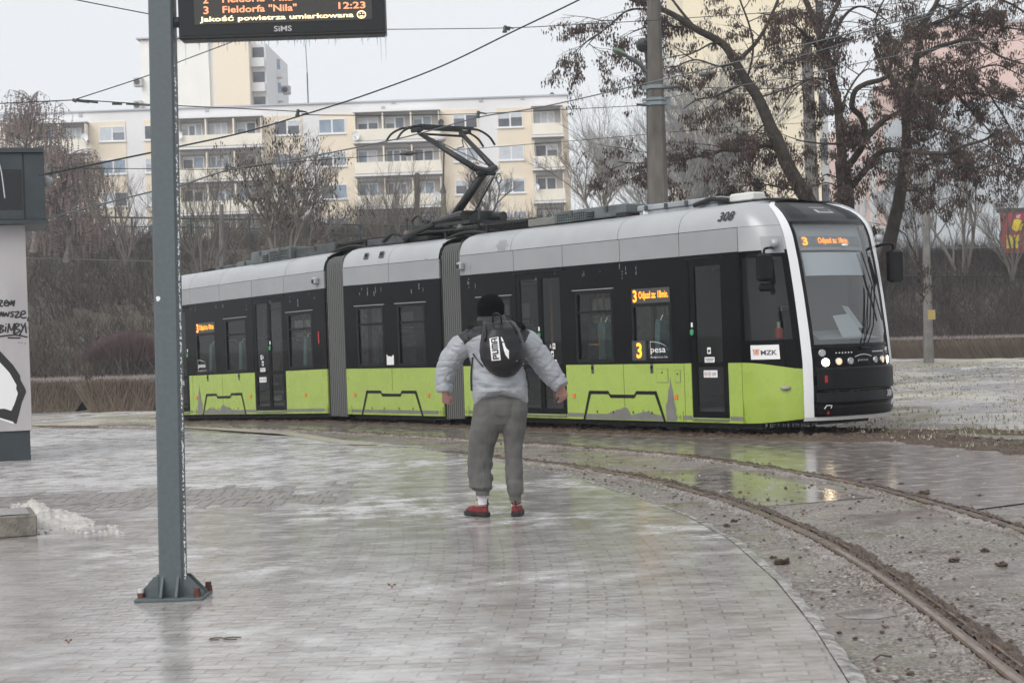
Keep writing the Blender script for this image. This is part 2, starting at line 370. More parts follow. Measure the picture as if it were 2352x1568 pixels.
# cleared band of bigger kerb-stones at the left
mb = MB(); M_SETT = mat('setts', (.20, .18, .165), .35, var=.3, vs=3.5, bump=.5, bs=45, rvar=.2)
r_ = rng(5)
for row in range(7):
    for i in range(46):
        x = -6.4+i*.118+.16*math.sin(row*.5)+(row % 2)*.02; yy = 15.9+row*.36-.02*(x+3.2)**2
        if x > -1.6-.3*row*r_.random() or (row in (0, 6) and r_.random() < .5): continue
        zt = .003+r_.random()*.004
        mb.box(x+.004, x+.112, yy+.006, yy+.35, -.03, zt, bev=.004)
tag(mb.build('sett_band', M_SETT, org=(0, 0, 0)), 'band of bare grey stone setts in the icy paving', kind='structure')

# frosty grass beyond the tram on the right, and left verge
mb = MB()
def gr(u, v):
    y = 20+52*v; x = 4.9+(y-20)*.02+u*40; x -= max(0, y-30)*.28
    return (x, y, .012+.07*fbm(x*.5, y*.5)*min(1, (y-20)/4)*min(1, u*12)-.06*(1-min(1, v*9))-.06*(1-min(1, u*14)))
mb.grid(gr, 70, 70); tag(mb.build('grass_field', M_GRS, org=(0, 0, 0), smooth=True), 'frosted grass stretching to the hedge', kind='structure')
mb = MB()
def verge(u, v):
    y = 36.5+9*v+8*(1-u)*0; x = -24+u*17.2-v*2.5; y += (x+8)*-.33; return (x, y, gz(x, y)+.012+.04*fbm(x, y)-.09*(1-min(1, v*7)))
mb.grid(verge, 40, 20); tag(mb.build('verge', M_GRS, org=(0, 0, 0), smooth=True), 'frosted grass verge below the left hedges', kind='structure')
# grass blades and frosted tufts
mb = MB(); r_ = rng(11)
for i in range(16000):
    t = r_.random()**1.5; y = 20.2+40*t; x = 4.6+(r_.random())*(10+t*12)-max(0, y-30)*.05
    if x > y*.30+1: continue
    if fbm(x*.6, y*.6, 3) < -.12: continue
    if (Vector((x, y, 0))-TO).dot(TL) < .3 and x < 5.2: continue
    h = .012+.035*r_.random(); a = r_.random()*PI; dx = math.cos(a)*.011*(1+t*3); dy = math.sin(a)*.012; lx = (r_.random()-.5)*h*1.4
    g = gz(x, y)+.0
    mb.add([(x-dx, y-dy, g), (x+dx, y+dy, g), (x+lx, y, g+h+.04*fbm(x*.5, y*.5)+.02)], [(0, 1, 2)], r_.choice((0, 0, 1, 1, 2)))
tag(mb.build('grass_blades', [mat('gb1', (.30, .28, .21), .8), mat('gb2', (.14, .15, .075), .8), mat('gb3', (.45, .43, .38), .7)], org=(0, 0, 0)), 'tufts of frosted grass beyond the tram', 'grass', kind='stuff')

# rails, grooves and mud
M_RAIL = mat('rail_steel', (.15, .10, .07), .28, .6, var=.4, vs=5, rvar=.12, bump=.3, bs=60); M_GRV = mat('groove', (.045, .030, .02), .5, bump=.6, bs=50)
M_MUD = mat('mud', (.034, .020, .012), .5, bump=1, bs=70, col2=(.12, .080, .056), vs=34, rvar=.3, detail=10)
M_FROST = mat('frosty_steel', (.20, .155, .125), .35, var=.25, vs=9, bump=.4, bs=80)
def offs(line, i, d, z):
    p = line[i]; q = line[min(i+1, len(line)-1)]-line[max(i-1, 0)]; q.z = 0; q.normalize(); n = Vector((q.y, -q.x, 0))
    r = p+n*d; return (r.x, r.y, gz(r.x, r.y)+z)
def rail(line, name, label, lip=True):
    root = empty(name, (line[0].x, line[0].y, 0), label, 'tram rail', 'rails embedded in the frozen ground')
    prof = [(-.055, -.12), (-.055, -.004), (-.048, .004), (.006, .004), (.012, -.004), (.014, -.045)]
    mb = MB(); mb.ring([[offs(line, i, d, z) for d, z in prof] for i in range(len(line))], closed=False, caps=False); mb.build('rail_head', M_RAIL, root)
    mb = MB(); mb.ring([[offs(line, i, d, z) for d, z in ((.014, -.04), (.055, -.04))] for i in range(len(line))], closed=False, caps=False); mb.build('rail_groove', M_GRV, root)
    mb = MB(); mb.ring([[offs(line, i, d, z) for d, z in ((.055, -.04), (.057, .0), (.075, .0), (.076, -.12))] for i in range(len(line))], closed=False, caps=False); mb.build('guard_lip', M_RAIL, root)
    return root
# the order along the lines runs away from the camera, so positive offset is to the right
rail(RAIL_A, 'tram_rail', 'near left rail curving from the bottom right corner past the person')
rail(RAIL_B, 'tram_rail', 'right rail of the near track, curving in front of the tram')
T0 = [TO+TF*u+TL*.48 for u in (-16, -8, 0, 5)]+[Vector(p) for p in ((5.15, 22.9, 0), (5.9, 20.6, 0), (6.35, 18.4, 0), (6.6, 16, 0))]
T1 = [TO+TF*u+TL*1.92 for u in (-16, -8, 0, 5)]+[Vector(p) for p in ((6.4, 23.2, 0), (7.3, 20.9, 0), (7.8, 18.4, 0), (8.05, 16, 0))]
RAIL_C = smooth_line(T0[::-1], 14); RAIL_D = smooth_line(T1[::-1], 14)
rail(RAIL_C, 'tram_rail', 'near rail under the tram, running out to the right edge')
rail(RAIL_D, 'tram_rail', 'farther rail under the tram, running out to the right edge through the grass')
def dens(line, step):
    out = [line[0]]
    for p in line[1:]:
        d = (p-out[-1]).length
        while d > step: out.append(out[-1]+(p-out[-1])*(step/d)); d = (p-out[-1]).length
    return out
def mudbank(line, d0, d1, h, seed, y0=0, y1=99, sharp=1.0, step=.035, nw=12, base=-.02):
    mb = MB(); ln = [p for p in dens(line, step) if y0 < p.y < y1]
    rows = []
    for i in range(len(ln)):
        row = []
        for j in range(nw+1):
            q = offs(ln, i, d1, 0); wv = 1+.55*fbm(q[0]*2.2, q[1]*2.2, seed+9, 4)+.25*fbm(q[0]*9, q[1]*9, seed+1, 3)
            t = j/nw; d = d0+(d1-d0)*t*wv; p = offs(ln, i, d, 0)
            e = math.sin(PI*min(1, t*1.02))**.7
            e = max(e, .75*(1-t)**2) if t < .5 else e
            k = fbm(p[0]*5, p[1]*5, seed, 5)*.7+fbm(p[0]*19, p[1]*19, seed+3, 4)*.65
            k += .5*fbm(p[0]*46, p[1]*46, seed+6, 3); row.append((p[0], p[1], p[2]+base+h*e*max(-.15, (.45+1.15*k))-(.018 if t > .97 or (t < .02 and d0 > .1) else 0)))
        rows.append(row)
    mb.ring(rows, closed=False, caps=False); return mb
def bank(line, d0, d1, h, seed, label, m=None, **k):
    o = mudbank(line, d0, d1, h, seed, **k).build('mud_ridge', m or M_MUD, org=(0, 0, 0), smooth=False); tag(o, label, 'mud', kind='stuff')
bank(RAIL_A, .020, .15, .034, 1, 'churned brown mud along the near rail, right side', y1=23)
bank(RAIL_A, -.058, -.17, .022, 2, 'low frozen mud along the near rail, left side', m=M_DIRT, y1=23)
bank(RAIL_B, .030, .12, .032, 3, 'churned brown mud along the right rail, far side', y1=36, step=.05)
bank(RAIL_B, -.058, -.15, .024, 4, 'low frozen mud along the right rail, near side', m=M_DIRT, y1=36, step=.05)
bank(RAIL_C, -.058, -.36, .055, 5, 'lumpy mud along the rail at the right edge', step=.06)
bank(RAIL_C, .08, .3, .05, 6, 'lumpy mud between the rails at the right edge', step=.06)
bank(RAIL_D, -.06, -.3, .05, 7, 'lumpy mud along the far rail at the right edge', step=.06)
bank(RAIL_C, -.30, -.75, .04, 8, 'leafy litter spilled towards the icy road', step=.06)
mb = MB()   # frosty flat strip next to the near rail
ln = [p for p in RAIL_A if p.y < 11.5]
mb.ring([[offs(ln, i, d, .006) for d in (-.050, -.018)] for i in range(len(ln))], closed=False, caps=False)
tag(mb.build('frost_strip', M_FROST, org=(0, 0, 0)), 'frosted steel edge beside the near rail', kind='structure')

# clods, gravel and leaf litter
def clod(mb, x, y, z, r, rr, mi=0):
    vs = []; n_ = 5
    for k, (zz, q) in enumerate(((0, 1), (.55, .85))):
        for i in range(n_):
            t = 2*PI*i/n_+k*.5; vs.append((x+r*q*(.7+.6*rr.random())*math.cos(t), y+r*q*(.7+.6*rr.random())*math.sin(t), z+r*zz*(.6+.5*rr.random())))
    vs.append((x, y, z+r*.85)); fs = [(i, (i+1) % n_, n_+(i+1) % n_, n_+i) for i in range(n_)]+[(n_+i, n_+(i+1) % n_, 2*n_) for i in range(n_)]
    mb.add(vs, fs, mi)
mb = MB(); rr = rng(21)
for i in range(3600):
    ln = rr.choice((RAIL_A, RAIL_A, RAIL_B, RAIL_C)); k = rr.randrange(1, len(ln)-1)
    if ln[k].y > 30: continue
    d = rr.gauss(0, .42)
    if -.07 < d < .09: continue
    p = offs(ln, k, d, 0); f = rr.random()
    x = p[0]+(ln[k+1].x-ln[k].x)*f; y = p[1]+(ln[k+1].y-ln[k].y)*f
    if x < edge_x(y)+.02 and rr.random() < .93: continue
    clod(mb, x, y, gz(x, y)-.026, .004+.015*rr.random()**2.6, rr, rr.choice((0, 0, 0, 1, 1, 2)))
tag(mb.build('gravel', [M_MUD, mat('clod_pale', (.17, .14, .12), .8), mat('frost_bit', (.34, .33, .32), .6)], org=(0, 0, 0)), 'mud crumbs and grit scattered beside the rails', 'gravel', kind='stuff')
def lump(px, py, r, label, z=-.03):
    mb = MB(); c = gp(px, py, z); rr = rng(int(px)); k0 = rr.random()*9
    mb.ball((0, 0, 0), 1, 1, 1, 14, 9)
    mb.v = [tuple(c+Vector((v[0]*r*1.25, v[1]*r, (v[2]*.55+.35)*r))*(1+.6*fbm(v[0]*1.8+k0, v[1]*1.8, v[2]*1.8+k0))) for v in mb.v]
    tag(mb.build('mud_clod', M_MUD, smooth=False), label, 'mud clod', 'mud clods lying around the rails')
lump(2122, 1137, .045, 'dark clod just right of the right rail, near the frame edge')
lump(1997, 1105, .028, 'small dark clod on the wet ice before the tram front')
lump(1796, 1295, .040, 'dark clod near the paving edge below the rail')
lump(1776, 1282, .020, 'tiny clod left of the larger one at the paving edge')
lump(2070, 1113, .022, 'small clod beside the rail left of the biggest clod')
lump(1687, 1198, .022, 'small clod on the ice film right of the shoes', 0)
lump(1670, 1209, .022, 'smallest pebble nearest the shoes on the ice film', 0)
lump(2262, 1267, .024, 'clod on the dirt between the rails at the right edge')
lump(2250, 1140, .022, 'tiny clod on the dirt below the ice slab at far right')
lump(2300, 1300, .03, 'brown clod at far right beyond the near rail')
lump(2190, 1290, .028, 'clod between the rails in the lower right')
def leaf(px, py, s, label):
    c = gp(px, py, .006); mb = MB(); rr = rng(int(px)); 
    n_ = 9; mb.ring([[(c.x+s*(i/n_-.5)*2, c.y+w_*s*.35*math.sin(PI*(i+.3)/(n_+.6)), c.z+.006+.012*abs(w_)*math.sin(i)) for w_ in (-1, 0, 1)] for i in range(n_+1)], closed=False, caps=False)
    tag(mb.build('fallen_leaf', mat('dead_leaf', (.16, .07, .035), .6)), label, 'leaf', 'dead leaves frozen onto the paving')
leaf(157, 1474, .018, 'small brown leaf on the ice left of the pole')
leaf(900, 1346, .025, 'orange brown leaf on the ice left of the shoe reflections')
mb = MB()   # frozen hollow ring at the front and a twig
for (px, py, w_) in ((497, 1467, .035), (535, 1466, .05)):
    c = gp(px, py, .004); mb.tube([c+Vector((w_*math.cos(t*.35), .03*math.sin(t*.35), .003)) for t in range(2, 16)], .0035, 4)
tag(mb.build('ice_crack', mat('crack', (.08, .06, .05), .4)), 'dark cracked rim in the ice to the right of the pole foot', 'ice crack', kind='stuff')
mb = MB(); mb.tube([gp(2007, 1514, -.02), gp(2022, 1509, -.02)+Vector((0, 0, .012)), gp(2048, 1507, -.02)], .005, 5)
tag(mb.build('twig', mat('twig', (.09, .06, .045), .7)), 'dark twig on the mud left of the near rail', 'twig')
# ------------------------------------------------------------------ tram
def frame(X0, Y0, deg, z0=0, pi=0):
    t = R(deg); c, s = math.cos(t), math.sin(t)
    return lambda u, v, z: Vector((X0+u*c+v*s, Y0-u*s+v*c, z+z0+pi*u))
FF = frame(.794, 26.984, 53.78); FM = frame(-3.060, 31.974, 51.06, -.017); FRr = frame(-6.906, 37.238, 52.69, -.129, .0194)
def off_frame(fr, du, mirror):
    return (lambda w, v, z: fr(w-du, v, z)) if not mirror else (lambda w, v, z: fr(du-w, v, z))
WF = off_frame(FF, 2.75, False); WR = off_frame(FRr, 5.63, True)
TW = 2.4
M_LIME = mat('lime_paint', (.31, .42, .062), .28, var=.045, vs=3, coat=.5, rvar=.08)
M_BLK = mat('black_gloss', (.002, .002, .0025), .10, var=.5, vs=2, spec=.12, rvar=.05)
M_BLK2 = mat('black_satin', (.005, .005, .006), .4, var=.4, vs=6, spec=.2)
M_SIL = mat('silver_panel', (.30, .31, .32), .38, .15, var=.05, vs=2, rvar=.06)
M_SIL2 = mat('silver_skylit', (.38, .39, .40), .33, .15, var=.06, vs=1.5, rvar=.06)  # same silver as the panels, lightened to paint sky light on the roof
M_WHT = mat('white_strip', (.74, .75, .76), .3, coat=.3)
M_DGR = mat('dark_grey', (.055, .06, .062), .5, var=.3, vs=5, bump=.2)
M_ROOFG = mat('roof_box_grey', (.10, .115, .115), .5, var=.3, vs=3, bump=.15)
M_ROOFL = mat('roof_box_light', (.27, .29, .31), .45, var=.2, vs=3)
M_UND = mat('underframe', (.012, .012, .012), .7)
M_GSTR = mat('grey_stripe', (.17, .165, .155), .45, var=.1, vs=5)
M_RUB = mat('rubber', (.012, .012, .012), .6)
M_MET = mat('bare_metal', (.45, .45, .45), .35, .8)
M_STK = mat('sticker_white', (.75, .75, .75), .5); M_INK = mat('ink', (.02, .02, .02), .5)
M_AMB = mat('amber_lens', (.75, .16, .01), .25, coat=.5)
M_RED = mat('red_lens', (.32, .012, .015), .3)
M_LED = mat('led_amber', (.1, .04, 0), .5, emit=(1, .30, .015), estr=2.6)
M_LEDP = mat('led_panel', (.055, .058, .055), .5, var=.15, vs=60)
M_SEAT = mat('seat_teal', (.095, .155, .16), .6, var=.2, vs=12); M_YEL = mat('yellow_pole', (.55, .33, .05), .4)
M_INT = mat('interior', (.10, .10, .10), .7); M_CEIL = mat('ceiling', (.16, .16, .16), .7)
M_GREEN = mat('button_green', (.04, .28, .12), .35); M_REDP = mat('red_paint', (.45, .03, .02), .4)
G_TINT = glass('tinted_glass', (.56, .61, .60), .02, 1.5); G_DOOR = glass('door_glass', (.42, .43, .44), .02, 1.5)
G_WS = glass('windscreen_glass', (.66, .70, .72), .015, 1.55, .10)
G_LENS = glass('lens', (.8, .8, .8), .05, 1.45)
CRUST = mat('ice_trickle', (.62, .63, .64), .3)

tram = empty('tram', TO, 'lime green, black and silver articulated tram number 308 with raised pantograph', 'tram')
def part(mb, name, mats, par=tram, smooth=False, label=None):
    o = mb.build(name, mats, par, smooth=smooth)
    if label: o['label'] = label
    return o
def wall(mb, W, u0, u1, z0, z1, ops, v, th, gaps=(), mi=0):
    us = sorted({u0, u1, *[a for o in ops for a in (o[0], o[1]) if u0 < a < u1], *[g for gg in gaps for g in (gg-.006, gg+.006) if u0 < gg < u1]})
    zs = sorted({z0, z1, *[a for o in ops for a in (o[2], o[3]) if z0 < a < z1]})
    allops = list(ops)+[(g-.006, g+.006, z0-1, z1+1) for g in gaps]
    def solid(i, j):
        if i < 0 or j < 0 or i >= len(us)-1 or j >= len(zs)-1: return False
        cu, cz = (us[i]+us[i+1])/2, (zs[j]+zs[j+1])/2
        return not any(a < cu < b and c < cz < d for a, b, c, d in allops)
    v2 = v+th
    def Q(*ps): mb.add([W(*p) for p in ps], [(0, 1, 2, 3)], mi)
    for i in range(len(us)-1):
        for j in range(len(zs)-1):
            if not solid(i, j): continue
            a, b, c, d = us[i], us[i+1], zs[j], zs[j+1]
            Q((a, v, c), (b, v, c), (b, v, d), (a, v, d)); Q((a, v2, c), (a, v2, d), (b, v2, d), (b, v2, c))
            if not solid(i-1, j): Q((a, v, c), (a, v, d), (a, v2, d), (a, v2, c))
            if not solid(i+1, j): Q((b, v, c), (b, v2, c), (b, v2, d), (b, v, d))
            if not solid(i, j-1): Q((a, v, c), (a, v2, c), (b, v2, c), (b, v, c))
            if not solid(i, j+1): Q((a, v, d), (b, v, d), (b, v2, d), (a, v2, d))
def ubox(mb, W, u0, u1, v0, v1, z0, z1, mi=0):
    vs = [W(u, v, z) for u in (u0, u1) for v in (v0, v1) for z in (z0, z1)]
    mb.add(vs, [(0, 1, 3, 2), (4, 6, 7, 5), (0, 4, 5, 1), (2, 3, 7, 6), (0, 2, 6, 4), (1, 5, 7, 3)], mi)
def roofprof(t):   # t 0..1 across the roof
    pr = [(0, 2.853), (.012, 2.93), (.045, 3.02), (.11, 3.10), (.22, 3.165), (.38, 3.21), (.6, 3.235), (1.2, 3.25)]
    pr = pr+[(TW-a, b) for a, b in pr[-2::-1]]
    return pr
def seat(mb, W, u, v, z=.78, flip=1):
    pr = [(0, 0), (.42, .02), (.46, .06), (.50, .55), (.53, .98), (.51, 1.04), (.45, 1.05), (.42, .98), (.38, .5), (.33, .12), (0, .09)]
    for k in (0,):
        a = [W(u+flip*(p[0]-.25), v, z-.35+p[1]) for p in pr]; b = [W(u+flip*(p[0]-.25), v+.43, z-.35+p[1]) for p in pr]; n = len(pr)
        mb.add(a+b, [tuple(range(n)), tuple(range(2*n-1, n-1, -1))]+[(i, i+n, (i+1) % n+n, (i+1) % n) for i in range(n)], 0)
    mb.tube([W(u+flip*.25, v+.03, z+.66), W(u+flip*.27, v+.06, z+.75), W(u+flip*.27, v+.37, z+.75), W(u+flip*.25, v+.4, z+.66)], .014, 6, 1)
def window(W, u0, u1, z0, z1, v=.012, divider=True, gutter=True, mirror=False):
    mb = MB(); e = .03
    for (a, b, c, d) in ((u0-.02, u0+e, z0-.02, z1+.02), (u1-e, u1+.02, z0-.02, z1+.02), (u0+e, u1-e, z0-.02, z0+e), (u0+e, u1-e, z1-e, z1+.02)): ubox(mb, W, a, b, v-.0145, v+.02, c, d)
    zd = z0+(z1-z0)*.71
    if divider: ubox(mb, W, u0+e, u1-e, v-.006, v+.02, zd-.02, zd+.02)
    f = part(mb, 'window', M_BLK2)
    mb = MB(); mb.add([W(u0, v+.012, z0), W(u1, v+.012, z0), W(u1, v+.012, z1), W(u0, v+.012, z1)], [(0, 1, 2, 3)]); part(mb, 'pane', G_TINT, f)
    if gutter:
        mb = MB(); ubox(mb, W, u0-.07, u1+.06, -.022, -.003, z1+.03, z1+.042); part(mb, 'drip_rail', M_MET, f)
    return f
def door(W, u0, u1, z0, z1, leaves):
    n = leaves; wdt = (u1-u0)/n; root = None
    for k in range(n):
        a = u0+k*wdt+.006; b = a+wdt-.012; v = .006; mb = MB()
        e = .075 if n == 2 else .11; e2 = .05 if n == 2 else .10
        if n == 1: a0, b0 = a+e, b-e2
        else: a0, b0 = (a+.10, b-.05) if k == 0 else (a+.05, b-.10)
        zm = z0+(z1-z0)*.335
        ops = [(a0, b0, z0+.09, zm-.03), (a0, b0, zm+.035, z1-.10)]
        wall(mb, W, a, b, z0, z1, ops, v, .035)
        d = part(mb, 'door', M_BLK)
        mb = MB()
        for (c0, c1) in ((z0+.09, zm-.03), (zm+.035, z1-.10)): mb.add([W(a0, v+.012, c0), W(b0, v+.012, c0), W(b0, v+.012, c1), W(a0, v+.012, c1)], [(0, 1, 2, 3)])
        part(mb, 'door_glass', G_DOOR, d)
        if n == 1 or k == 0:
            mb = MB(); c = (b-.03, 1.47) if n == 2 else (a+.04, 1.44)
            mb.add([W(c[0]+.035*math.cos(t*PI/8), -.012, c[1]+.045*math.sin(t*PI/8)) for t in range(16)]+[W(c[0]+.035*math.cos(t*PI/8), .004, c[1]+.045*math.sin(t*PI/8)) for t in range(16)], [tuple(range(16))]+[(i, (i+1) % 16, (i+1) % 16+16, i+16) for i in range(16)]); part(mb, 'button', M_GREEN, d)
            mb = MB(); ubox(mb, W, c[0]-.02, c[0]+.015, -.001, .004, c[1]+.07, c[1]+.135); part(mb, 'sticker', M_STK, d)
        if n == 1 or k == 1:
            mb = MB(); cx = (a0+b0)/2+(.0 if n == 1 else .0)
            for (s0, s1, q0, q1) in ((-.04, .03, 1.13, 1.22), (-.10, .10, 1.01, 1.085), (-.13, .15, .80, .90)): ubox(mb, W, cx+s0, cx+s1, v-.004, v-.001, q0, q1, 0)
            for (s0, s1, q0, q1) in ((-.025, .018, 1.16, 1.19), (-.02, 0, 1.145, 1.165), (-.085, .085, 1.055, 1.064), (-.07, .07, 1.032, 1.041), (.04, .13, .864, .870), (.04, .13, .845, .851), (.04, .12, .828, .834)): ubox(mb, W, cx+s0, cx+s1, v-.006, v-.0045, q0, q1, 1)
            for q in (-.085, -.01):
                mb.ring([[W(cx+q+r*math.cos(t*PI/7), v-.006, .85+r*math.sin(t*PI/7)) for t in range(14)] for r in (.024, .031)], caps=False, mi=2)
                ubox(mb, W, cx+q-.012, cx+q+.010, v-.0065, v-.0045, .845, .855, 1)
            part(mb, 'notice', [M_STK, M_INK, M_RED], d)
            if n == 2:
                mb = MB(); ubox(mb, W, cx-.07, cx-.005, v-.004, v-.001, 1.25, 1.34, 1); ubox(mb, W, cx+.01, cx+.075, v-.004, v-.001, 1.25, 1.34, 0)
                mb.tube([W(cx-.04+.018*math.cos(t), v-.006, 1.285+.018*math.sin(t)) for t in range(2, 8)], .004, 4, 0); ubox(mb, W, cx-.045, cx-.037, v-.006, v-.004, 1.29, 1.325, 0)
                ubox(mb, W, cx+.03, cx+.055, v-.006, v-.004, 1.275, 1.32, 1); part(mb, 'pictogram', [M_STK, M_INK], d)
    mb = MB(); ubox(mb, W, u0+.01, u1-.01, -.03, .2, .205, z0-.008, 0); ubox(mb, W, u0+.15, u1-.15, -.036, -.03, .226, z0-.016, 1); part(mb, 'door_step', [M_GSTR, M_MET])
    mb = MB(); ubox(mb, W, u0-.02, u1+.02, -.035, .0, z1+.004, z1+.018); part(mb, 'door_rail', M_BLK2)
def trapz(W, pts, gate_z, name='bogie_skirt'):
    # black outline band of the swing-up skirt, proud of the lime side
    mb = MB(); n = len(pts); out = pts; inn = []
    t = .042
    c = (sum(p[0] for p in pts)/n)
    for i, (a, b) in enumerate(pts):
        dx = t*.95 if a < c else -t*.95
        inn.append((a+dx*(1.15 if i in (0, n-1) else (1 if i in (1, n-2) else .0 if i in (2, n-3) else -.0)), b-(0 if i in (0, n-1) else .05)))
    for i in range(n-1):
        o1, o2, i1, i2 = out[i], out[i+1], inn[i], inn[i+1]
        vs = [W(o1[0], -.006, o1[1]), W(o2[0], -.006, o2[1]), W(i2[0], -.006, i2[1]), W(i1[0], -.006, i1[1])]
        mb.add(vs, [(0, 1, 2, 3)])
    o = part(mb, name, M_BLK2)
    mb = MB()
    for k in (0, n-1): pass
    for q in (.18, .38, .62, .84):
        u = pts[0][0]+(pts[-1][0]-pts[0][0])*q
        mb.add([W(u+.014*math.cos(t*PI/5), -.007, .29+.02*math.sin(t*PI/5)) for t in range(10)], [tuple(range(10))])
    part(mb, 'lock', M_BLK2, o)
def skyline(W, poly, name='city_silhouette'):
    mb = MB(); mb.add([W(u, -.0035, z) for u, z in poly], [tuple(range(len(poly)))]); part(mb, name, M_GSTR)
def marker(W, u):
    mb = MB(); ubox(mb, W, u-.03, u+.03, -.014, -.002, .495, .555); part(mb, 'marker_light', M_AMB)
def hinge(W, u):
    mb = MB(); ubox(mb, W, u-.03, u+.03, -.004, .0, .865, 1.0, 0); ubox(mb, W, u-.012, u+.014, -.02, -.005, .93, .97, 1); part(mb, 'panel_catch', [M_DGR, M_BLK2])
def led(W, u0, u1, z0, z1, num, txt, nw, flip):
    mb = MB(); ubox(mb, W, u0, u1, -.006, .03, z0, z1, 0); d = part(mb, 'destination_display', [M_LEDP])
    mb = MB(); X = (lambda x, y: W(x, -.0085, y)) if not flip else (lambda x, y: W(u0+u1-x, -.0085, y))
    text_mb(mb, num, X, u0+.03, u0+.03+nw, z0+.018, z1-.018, bold=.025)
    if txt: text_mb(mb, txt, X, u0+.16, u1-.03, z0+.035, z1-.04, bold=.012)
    part(mb, 'display_text', M_LED, d)
def logo_p(W, u0, u1, z0, z1, flip):
    mb = MB(); X = (lambda x, y: W(x, -.003, y)) if not flip else (lambda x, y: W(u0+u1-x, -.003, y))
    h = z1-z0; text_mb(mb, 'pesa', X, u0+.01, u1-.05, z0+h*.22, z0+h*.58, bold=.01)
    text_mb(mb, 'Bydgoszcz SA', X, u0+.01, u1-.01, z0, z0+h*.12)
    arc = [(u0+.005, z0+h*.6), (u0+.005, z1-.005)]+[(u0+.005+(u1-u0-.02)*math.sin(t*PI/20), z0+h*.5+(h*.48)*math.cos(t*PI/20)) for t in range(0, 11)]
    mb.ring([[X(x, y), X(x+.006, y-.007)] for x, y in arc], closed=False, caps=False); part(mb, 'maker_logo', M_STK)
def end_section(W, flip, near_door_only=False):
    E0, E1 = .0, 6.71
    wins = [(.51, 1.40, 1.05, 2.10), (3.10, 3.96, 1.05, 2.10), (4.43, 5.27, 1.05, 2.10)]
    doors = [(1.55, 2.80, .235, 2.46), (5.67, 6.43, .235, 2.46)]
    seams = [1.52, 2.80, 4.18, 5.50]
    for side in (0, 1):
        Ws = W if side == 0 else (lambda w, v, z: W(w, TW-v, z))
        mb = MB(); wall(mb, Ws, E0, E1, .17, 1.0, doors, 0, .05, gaps=[4.18, 5.52, 6.70]); part(mb, 'lower_side_panel', M_LIME)
        mb = MB(); wall(mb, Ws, E0, E1, 1.004, 2.516, wins+doors, 0, .05); part(mb, 'window_band', M_BLK)
        mb = MB(); wall(mb, Ws, E0, E1, 2.52, 2.845, [], -.002, .05, gaps=seams+[6.70]); part(mb, 'upper_side_panel', M_SIL)
        mb = MB(); ubox(mb, Ws, E0+.02, E1, .052, .07, 2.5, 2.9); part(mb, 'cant_rail', M_BLK2)
        for w_ in wins:
            if w_[0] > 4.4:
                window(Ws, w_[0], w_[1], w_[2], 1.865, divider=False, gutter=False)
            else: window(Ws, *w_)
        for d in doors: door(Ws, *d, 2 if d[1]-d[0] > 1 else 1)
        if side == 0:
            led(Ws, 4.43, 5.27, 1.885, 2.10, '3', 'Odjazd za: 18min.', .085, flip)
        for a, b in ((.0, 1.54), (2.81, 3.20), (5.12, 5.66), (6.44, 6.70)): mb = MB(); ubox(mb, Ws, a+.004, b, -.004, .0, .205, .262); part(mb, 'grey_stripe', M_GSTR)
    W0 = W
    trapz(W0, [(3.19, .165), (3.35, .605), (3.81, .605), (3.86, .55), (4.41, .55), (4.46, .605), (4.91, .605), (5.10, .165)], .6)
    for u in (2.98, 5.34, .82): marker(W0, u)
    for u in (3.45, 4.82): hinge(W0, u)
    skyline(W0, [(3.25, .18), (3.25, .255), (3.75, .258), (3.82, .27), (3.87, .30), (3.93, .295), (3.99, .325), (4.06, .33), (4.13, .352), (4.18, .37), (4.21, .355), (4.25, .345), (4.32, .25), (4.45, .27), (4.58, .295), (4.585, .325), (4.61, .325), (4.615, .30), (4.70, .305), (4.705, .325), (4.73, .325), (4.74, .30), (4.8, .28), (4.84, .285), (4.85, .27), (5.02, .255), (5.05, .18)])
    skyline(W0, [(5.11, .18), (5.10, .40), (5.13, .44), (5.15, .48), (5.165, .62), (5.19, .65), (5.205, .70), (5.213, .76), (5.22, .82), (5.227, .76), (5.235, .70), (5.25, .65), (5.27, .60), (5.285, .46), (5.30, .40), (5.32, .36), (5.32, .18)])
    # floor, ceiling, seats and grab poles
    mb = MB(); ubox(mb, W, .05, 6.7, .06, TW-.06, .29, .36, 0); part(mb, 'floor', M_INT)
    mb = MB(); ubox(mb, W, .05, 6.7, .08, TW-.08, 2.42, 2.47, 0); part(mb, 'ceiling', M_CEIL)
    for (u, f) in ((.95, 1), (3.35, 1), (3.75, -1), (4.62, 1), (5.02, 1)) if not flip else ((1.2, -1), (3.35, -1), (3.80, -1), (4.7, -1), (5.1, -1)):
        for v in (.12, 1.82): mb = MB(); seat(mb, W, u, v, .95, f); part(mb, 'seat', [M_SEAT, M_MET])
    for u in (1.5, 2.85, 3.5, 4.3, 5.55):
        for v, du in ((.75, 0), (1.65, .1)): mb = MB(); mb.tube([W(u+du, v, .36), W(u+du, v, 2.42)], .017, 6); part(mb, 'grab_pole', M_YEL)
    mb = MB(); mb.tube([W(3.0, .3, 1.30), W(3.5, .3, 1.30)], .014, 6); part(mb, 'grab_rail', M_YEL)
    mb = MB(); ubox(mb, W, 5.58, 5.62, .1, 1.0, .36, 2.3); ubox(mb, W, 6.5, 6.56, .1, TW-.1, .36, 2.42); part(mb, 'partition', M_INT)
    # roof shell
    pr = roofprof(0)
    mb = MB(); cuts = [0, 1.45, 4.14, 5.50, 6.71]
    for a, b in zip(cuts, cuts[1:]):
        mb.ring([[W(u, v, z) for v, z in pr] for u in (a+.004, b-.004)], closed=False, caps=False)
    part(mb, 'roof_shell', M_SIL2, smooth=True)
